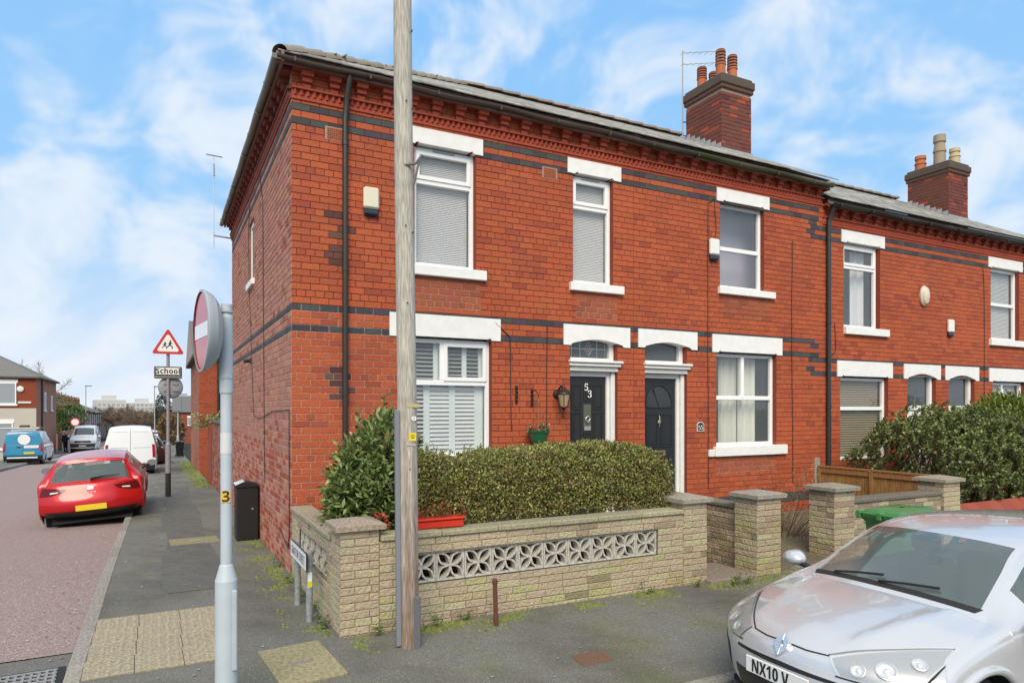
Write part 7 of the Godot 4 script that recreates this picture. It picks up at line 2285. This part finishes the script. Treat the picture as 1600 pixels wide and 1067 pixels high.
func make_cars() -> void:
	# --- silver hatchback in front
	var spec := {"nodes": HATCH, "belt": HATCH_BELT, "glass": {"ws": [8.2, 10.0], "rear": [14.0, 15.0], "sides": [[8.8, 10.6], [10.8, 12.6], [12.8, 14.0]]}, "paint": M.paint_silver, "wheels": [0.86, 3.5], "wr": 0.315, "scale": Vector3(0.95, 0.95, 0.95), "step": 12, "sub": 10, "crease": 0.016}
	var v := vehicle("silver_hatchback", "silver hatchback parked at the kerb by the garden wall", "car", Vector3(2.25, -0.265, 5.27), -0.02, spec)
	var sh: Shell = shells[v]
	var RR := func(s, w): return sh.R(s, w)
	var mb := MB.new()
	for sd in [1.0, -1.0]:
		mb = MB.new()
		# headlamp: a chrome bowl behind a clear lens
		lay(mb, RR, [[4.02, 0.40 * sd], [4.58, 0.62 * sd], [5.08, 0.83 * sd], [5.45, 0.985 * sd]], [[3.35, 0.48 * sd], [3.3, 0.70 * sd], [3.75, 0.90 * sd], [4.85, 0.992 * sd]], 0.003, Color(0.42, 0.43, 0.43), 20, 8, sd < 0)
		part("headlamp_bowl", mb, M.metal, v)
	for sd in [1.0, -1.0]:
		for q in [[3.75, 0.58, 0.045], [3.98, 0.73, 0.06], [4.5, 0.88, 0.045]]:
			mb = MB.new()
			var p: Vector3 = sh.R(q[0], q[1] * sd)
			var nn := (sh.R(q[0], q[1] * sd + 0.02) - p).cross(sh.R(q[0] + 0.05, q[1] * sd) - p).normalized()
			var bt0 := Transform3D(Basis(Quaternion(Vector3.UP, nn)), p + nn * 0.004)
			mb.lathe([[q[2], 0.012], [q[2] * 0.9, 0.014], [q[2] * 0.7, 0.004], [q[2] * 0.3, 0.002], [q[2] * 0.28, 0.014], [0.001, 0.018]], 20, Color(0.72, 0.72, 0.72) if q[2] > 0.04 else Color(0.7, 0.4, 0.3), bt0)
			part("headlamp_reflector", mb, M.metal, v)
	for sd in [1.0, -1.0]:
		mb = MB.new()
		lay(mb, RR, [[4.06, 0.38 * sd], [4.62, 0.61 * sd], [5.12, 0.83 * sd], [5.5, 0.99 * sd]], [[3.3, 0.47 * sd], [3.25, 0.70 * sd], [3.7, 0.91 * sd], [4.8, 0.997 * sd]], 0.021, WHITE, 20, 8, sd < 0)
		part("headlamp_lens", mb, M.lens, v)
	mb = MB.new()
	for sd in [1.0, -1.0]:   # black gap round the lamp and the bonnet shut line
		lay(mb, RR, [[3.30, 0.45 * sd], [3.24, 0.69 * sd], [3.68, 0.91 * sd], [4.78, 1.0 * sd]], [[3.22, 0.44 * sd], [3.15, 0.69 * sd], [3.58, 0.92 * sd], [4.68, 1.0 * sd]], 0.004, Color(0.02, 0.02, 0.02), 20, 2, sd < 0)
		lay(mb, RR, [[4.1, 0.36 * sd], [4.66, 0.6 * sd], [5.16, 0.82 * sd], [5.55, 0.99 * sd]], [[4.07, 0.37 * sd], [4.63, 0.61 * sd], [5.13, 0.83 * sd], [5.51, 0.99 * sd]], 0.004, Color(0.02, 0.02, 0.02), 20, 1, sd < 0)
		lay(mb, RR, [[4.06, 0.06 * sd], [4.03, 0.2 * sd], [4.08, 0.37 * sd]], [[4.0, 0.06 * sd], [3.97, 0.2 * sd], [4.03, 0.37 * sd]], 0.003, Color(0.02, 0.02, 0.02), 12, 1, sd < 0)
	part("shut_lines", mb, M.matt, v)
	mb = MB.new()
	lay(mb, RR, [[2.95, -0.5], [3.08, 0.0], [2.95, 0.5]], [[2.78, -0.5], [2.8, 0.0], [2.78, 0.5]], 0.004, Color(0.015, 0.015, 0.015), 24, 2, false)
	lay(mb, RR, [[1.7, -0.55], [1.75, 0.0], [1.7, 0.55]], [[0.9, -0.5], [0.9, 0.0], [0.9, 0.5]], 0.004, Color(0.02, 0.02, 0.02), 24, 3, false)
	for sd in [1.0, -1.0]: lay(mb, RR, [[2.3, 0.72 * sd], [2.55, 0.98 * sd]], [[1.2, 0.70 * sd], [1.3, 0.98 * sd]], 0.005, Color(0.03, 0.03, 0.035), 8, 3, sd < 0)
	part("grille", mb, M.satin, v)
	# badge: a hollow diamond
	var bp := sh.R(4.0, 0.0) + Vector3(-0.018, -0.012, 0)
	var bt := Transform3D(Basis(Vector3.BACK, Vector3.UP, Vector3.LEFT).rotated(Vector3.BACK, -0.5), bp)
	mb = MB.new()
	var q0 := [Vector2(0, 0.075), Vector2(0.052, 0.018), Vector2(0.052, -0.018), Vector2(0, -0.075), Vector2(-0.052, -0.018), Vector2(-0.052, 0.018)]
	var q1 := [Vector2(0, 0.03), Vector2(0.018, 0.005), Vector2(0.018, -0.005), Vector2(0, -0.03), Vector2(-0.018, -0.005), Vector2(-0.018, 0.005)]
	for i in 6:
		var j := (i + 1) % 6
		mb.extrude(PackedVector2Array([q0[i], q0[j], q1[j], q1[i]]), 0.0, 0.02 + 0.004 * (i % 2), Color(0.8, 0.8, 0.82), bt)
	part("badge", mb, M.metal, v)
	mb = MB.new()
	mb.cham(Vector3(-0.012, 0.385, -0.26), Vector3(0.0, 0.497, 0.26), 0.004, Color(0.78, 0.78, 0.76))
	var pl := part("number_plate", mb, M.satin, v, Transform3D(Basis(), Vector3(-0.012, 0.065, 0.0)))
	part("plate_lettering", text_mesh("NX10 V", 0.118, 0.003, true), M.ink_black, pl, Transform3D(Basis(Vector3.UP, -PI / 2) * Basis.from_scale(Vector3(0.8, 1, 1)), Vector3(-0.014, 0.44, -0.05)))
	mirror(v, sh, M.paint_silver, true)
	mb = MB.new()
	for q in [[-0.05, 0.55], [-0.62, -0.05]]:
		var a := sh.R(8.16, q[0]) + Vector3(-0.01, 0.018, 0); var b := sh.R(8.35, q[1]) + Vector3(-0.01, 0.02, 0)
		mb.tube([a, a.lerp(b, 0.5) + Vector3(-0.012, 0.006, 0), b], 0.009, 6, Color(0.015, 0.015, 0.015))
	part("wiper", mb, M.matt, v)
	mb = MB.new()
	lay(mb, RR, [[8.2, -0.95], [8.2, 0.95]], [[8.03, -0.9], [8.03, 0.9]], 0.002, Color(0.02, 0.02, 0.02), 24, 2, false)
	part("cowl", mb, M.matt, v)
	# --- red hatchback down the side street
	spec = {"nodes": HATCH, "belt": HATCH_BELT, "glass": {"ws": [8.2, 10.0], "rear": [14.0, 15.0], "rear_w": 0.92, "sides": [[8.8, 10.6], [10.8, 12.6], [12.8, 13.6]]}, "paint": M.paint_red, "wheels": [0.86, 3.5], "wr": 0.315, "scale": Vector3(1.0, 1.0, 0.99)}
	v = vehicle("red_hatchback", "red hatchback parked with two wheels on the pavement", "car", Vector3(-2.58, ry(-2.6, -9.0) + 0.055, -11.3), -PI / 2, spec)
	v.rotate_object_local(Vector3.RIGHT, 0.065)
	v.rotate_object_local(Vector3.BACK, -0.026)
	sh = shells[v]
	var R2 := func(s, w): return sh.R(s, w)
	for sd in [1.0, -1.0]:
		mb = MB.new()
		lay(mb, R2, [[16.4, 0.48 * sd], [16.2, 0.8 * sd], [16.05, 1.0 * sd]], [[16.75, 0.56 * sd], [17.05, 0.8 * sd], [17.1, 1.0 * sd]], 0.006, Color(0.1, 0.004, 0.006), 14, 4, sd < 0)
		part("tail_lamp", mb, M.gloss, v)
	for sd in [1.0, -1.0]:
		mb = MB.new()
		lay(mb, R2, [[16.62, 0.64 * sd], [16.66, 0.8 * sd]], [[16.74, 0.64 * sd], [16.82, 0.8 * sd]], 0.009, Color(0.75, 0.7, 0.7), 6, 2, sd < 0)
		part("reversing_lamp", mb, M.gloss, v)
	mb = MB.new()
	lay(mb, R2, [[18.95, -0.9], [18.95, 0.9]], [[19.5, -0.85], [19.5, 0.85]], 0.006, Color(0.02, 0.02, 0.02), 24, 3, false)
	part("diffuser", mb, M.satin, v)
	mb = MB.new()
	mb.cham(Vector3(4.275, 0.45, -0.26), Vector3(4.287, 0.56, 0.26), 0.003, Color(0.75, 0.55, 0.03))
	part("number_plate", mb, M.satin, v)
	mb = MB.new()
	var bq := sh.R(16.45, 0.0)
	mb.cham(Vector3(-0.012, -0.035, -0.055), Vector3(0.012, 0.035, 0.055), 0.008, Color(0.75, 0.76, 0.78), Transform3D(Basis(Vector3.BACK, 0.35), bq))
	part("badge", mb, M.metal, v)
	var lt := ink("ink_silver", Color(0.7, 0.7, 0.72))
	part("model_lettering", text_mesh("L E O N", 0.055, 0.004, true), lt, v, Transform3D(Basis(Vector3.UP, PI / 2), sh.R(17.0, 0.0) + Vector3(0.012, 0.02, 0)))
	mb = MB.new()
	var wa := sh.R(14.95, 0.0) + Vector3(0.02, 0.01, 0)
	mb.tube([wa, wa + Vector3(0.0, 0.03, -0.2), wa + Vector3(-0.01, 0.035, -0.5)], [0.025, 0.015, 0.008], 6, Color(0.015, 0.015, 0.015))
	part("rear_wiper", mb, M.matt, v)
	mb = MB.new()
	lay(mb, R2, [[13.3, -0.95], [13.2, 0.0], [13.3, 0.95]], [[14.05, -0.95], [14.05, 0.0], [14.05, 0.95]], 0.012, WHITE, 24, 3, false)
	part("spoiler", mb, M.paint_red, v)
	mirror(v, sh, M.paint_red)
	# --- vans
	var vg := {"ws": [8.2, 9.8], "sides": [[8.8, 10.4]]}
	spec = {"nodes": VAN, "belt": VAN_BELT, "glass": vg, "paint": M.paint_white, "wheels": [0.85, 3.55], "wr": 0.33, "scale": Vector3(1.0, 1.13, 1.02)}
	v = vehicle("white_van", "white panel van seen from behind past the red car", "van", Vector3(-2.5, ry(-2.5, -24.0), -27.0), -PI / 2, spec)
	van_back(v, shells[v], 1.0, 1.0, true)
	spec = spec.duplicate(); spec.scale = Vector3(1.12, 1.07, 1.08); spec.paint2 = M.paint_blue
	spec.tone = func(s, r): return "body_second" if s > 13.4 or (s > 12.2 and r < 2.6) else "body"
	v = vehicle("blue_van", "blue and white tradesman's van with roof rack across the street", "van", Vector3(-8.5, ry(-8, -42.0) + 0.05, -44.2), -PI / 2, spec)
	van_back(v, shells[v], 1.12, 1.07, false)
	var rk := MB.new()
	for x in [2.2, 3.2, 4.4]: rk.tube([Vector3(x, 2.0, -0.8), Vector3(x, 2.12, -0.75), Vector3(x, 2.12, 0.75), Vector3(x, 2.0, 0.8)], 0.02, 6, Color(0.1, 0.1, 0.1))
	for z in [-0.4, -0.1]: rk.tube([Vector3(1.9, 2.16, z), Vector3(4.7, 2.16, z)], 0.03, 6, Color(0.5, 0.5, 0.5))
	rk.tube([Vector3(4.75, 2.14, -0.75), Vector3(4.75, 2.14, 1.1)], 0.05, 8, Color(0.7, 0.7, 0.7))
	rk.cham(Vector3(3.9, 2.14, -0.2), Vector3(4.5, 2.32, 0.25), 0.04, Color(0.08, 0.08, 0.06))
	part("roof_rack", rk, M.galv, v)
	mb = MB.new()
	var bx := 4.44 * 1.12 + 0.02
	disc(mb, 0.3, 0.0, 0.006, Color(0.75, 0.77, 0.78), Transform3D(Basis(Vector3.UP, PI / 2), Vector3(bx - 0.03, 1.5, -0.05)), 24)
	mb.box(Vector3(bx, 1.0, -0.75), Vector3(bx + 0.006, 1.16, -0.05), Color(0.7, 0.72, 0.72))
	mb.box(Vector3(bx, 0.42, -0.7), Vector3(bx + 0.006, 0.5, 0.75), Color(0.7, 0.72, 0.72))
	part("livery", mb, M.satin, v)
	spec = {"nodes": VAN, "belt": VAN_BELT, "glass": vg, "paint": M.paint_white, "wheels": [0.85, 3.55], "wr": 0.35, "scale": Vector3(1.15, 1.27, 1.1)}
	v = vehicle("white_minibus", "white high-roofed minibus facing up the street beside the person", "van", Vector3(-7.35, ry(-7.4, -59.0), -59.2), PI / 2, spec)
	sh = shells[v]
	var R3 := func(s, w): return sh.R(s, w)
	mb = MB.new()
	lay(mb, R3, [[3.9, -0.62], [3.9, 0.62]], [[2.9, -0.66], [2.9, 0.66]], 0.01, Color(0.03, 0.03, 0.032), 16, 3, false)
	lay(mb, R3, [[2.6, -0.98], [2.6, 0.98]], [[1.2, -0.95], [1.2, 0.95]], 0.01, Color(0.04, 0.04, 0.045), 20, 3, false)
	part("grille", mb, M.satin, v)
	for sd in [1.0, -1.0]:
		mb = MB.new()
		lay(mb, R3, [[4.1, 0.66 * sd], [4.1, 0.97 * sd]], [[2.9, 0.68 * sd], [3.0, 0.98 * sd]], 0.012, Color(0.55, 0.57, 0.57), 8, 3, sd < 0)
		part("headlamp", mb, M.gloss, v)
	mb = MB.new()
	mb.cham(Vector3(-0.03, 0.62, -0.26), Vector3(-0.015, 0.73, 0.26), 0.003, Color(0.6, 0.6, 0.6)); part("number_plate", mb, M.satin, v)
	mirror(v, sh, M.satin)
	spec = {"nodes": HATCH, "belt": HATCH_BELT, "glass": {"ws": [8.2, 10.0], "rear": [14.0, 15.0], "sides": [[8.8, 10.6], [10.8, 12.6], [12.8, 13.6]]}, "paint": M.paint_dark, "wheels": [0.86, 3.5], "wr": 0.33, "scale": Vector3(1.05, 1.18, 1.02)}
	v = vehicle("dark_car", "dark car with a loaded roof rack beyond the white van", "car", Vector3(-2.15, ry(-2.2, -36.0), -35.2), -PI / 2, spec)
	rk = MB.new()
	for x in [1.9, 3.2]: rk.tube([Vector3(x, 1.72, -0.62), Vector3(x, 1.84, -0.6), Vector3(x, 1.84, 0.6), Vector3(x, 1.72, 0.62)], 0.025, 6, Color(0.05, 0.05, 0.05))
	for z in [-0.45, -0.2, 0.3]: rk.tube([Vector3(1.3, 1.9, z), Vector3(3.9, 1.9, z)], 0.035, 6, vary(Color(0.3, 0.3, 0.28), 0.3))
	rk.cham(Vector3(2.2, 1.88, -0.3), Vector3(3.0, 2.05, 0.1), 0.05, Color(0.2, 0.12, 0.06))
	part("roof_rack", rk, M.galv, v)
	spec = {"nodes": VAN, "belt": VAN_BELT, "glass": vg, "paint": M.paint_white, "wheels": [0.85, 3.55], "wr": 0.33, "scale": Vector3(1.1, 1.1, 1.05), "paint2": M.paint_blue, "tone": func(s, r): return "body_second" if r < 2.2 and r > 1.0 else "body"}
	vehicle("distant_van", "white van with a blue stripe parked beyond the far bins", "van", Vector3(-2.6, ry(-2.4, -80.0), -82.0), -PI / 2, spec)
func mirror(v: Node, sh: Shell, paint: Material, dark_left := false) -> void:
	for sd in [1.0, -1.0]:
		var p := sh.S(8.45 if sd > 0 else 8.75, 3.0); p.z *= sd
		var m := MB.new()
		m.tube([p, p + Vector3(-0.03, 0.03, 0.1 * sd)], 0.025, 6, Color(0.02, 0.02, 0.02))
		var t := Transform3D(Basis(Vector3.UP, 0.15 * sd), p + Vector3(-0.05, 0.07, 0.17 * sd))
		var g := []
		for q in [[-0.075, 0.02], [-0.06, 0.7], [-0.02, 0.95], [0.05, 1.0]]:
			var row := []
			for k in 17:
				var an := TAU * k / 16.0
				row.append(t * Vector3(q[0], sin(an) * 0.066 * q[1], -cos(an) * 0.1 * q[1]))
			g.append(row)
		m.sheet(g, WHITE)
		if dark_left and sd > 0: m.c.fill(Color(0.03, 0.03, 0.032))
		var o := part("mirror", m, M.satin if dark_left and sd > 0 else paint, v)
		m = MB.new()
		disc(m, 1.0, 0.0, 0.002, Color(0.2, 0.22, 0.24), t * Transform3D(Basis(Vector3(0, 0, -0.11), Vector3(0, 0.074, 0), Vector3(1, 0, 0)), Vector3(0.047, 0, 0)), 20)
		part("mirror_glass", m, M.gloss, o)
func van_back(v: Node, sh: Shell, kx: float, ky: float, white: bool) -> void:
	var Rr := func(s, w): return sh.R(s, w)
	var mb := MB.new()
	for sd in [1.0, -1.0]:
		mb = MB.new()
		lay(mb, Rr, [[17.0, 0.88 * sd], [17.0, 1.0 * sd]], [[18.2, 0.88 * sd], [18.2, 1.0 * sd]], 0.01, Color(0.35, 0.015, 0.02), 4, 5, sd < 0)
		part("tail_lamp", mb, M.gloss, v)
	mb = MB.new()
	lay(mb, Rr, [[18.85, -1.0], [18.85, 1.0]], [[20.0, -1.0], [20.0, 1.0]], 0.02, Color(0.03, 0.03, 0.033), 16, 3, false)
	part("bumper", mb, M.satin, v)
	mb = MB.new()
	lay(mb, Rr, [[15.2, -0.008], [15.2, 0.008]], [[18.8, -0.008], [18.8, 0.008]], 0.003, Color(0.05, 0.05, 0.05), 1, 16, false)
	for sd in [1.0, -1.0]:
		for e in [[15.75, 0.1, 15.8, 0.82], [17.25, 0.1, 17.29, 0.82]]: lay(mb, Rr, [[e[0], e[1] * sd], [e[0], e[3] * sd]], [[e[2], e[1] * sd], [e[2], e[3] * sd]], 0.003, Color(0.35, 0.36, 0.38), 8, 1, sd < 0)
	part("door_gap", mb, M.matt, v)
	mb = MB.new()
	var p := sh.R(17.5, 0.12)
	mb.cham(p + Vector3(0, -0.03, -0.02), p + Vector3(0.03, 0.03, 0.2), 0.01, Color(0.03, 0.03, 0.03))
	part("door_handle", mb, M.satin, v)
	if not white:
		mb = MB.new()
		var q := sh.R(18.4, 0.0)
		mb.cham(q + Vector3(0.0, -0.05, -0.55), q + Vector3(0.012, 0.06, -0.03), 0.003, Color(0.7, 0.52, 0.03))
		part("number_plate", mb, M.satin, v)
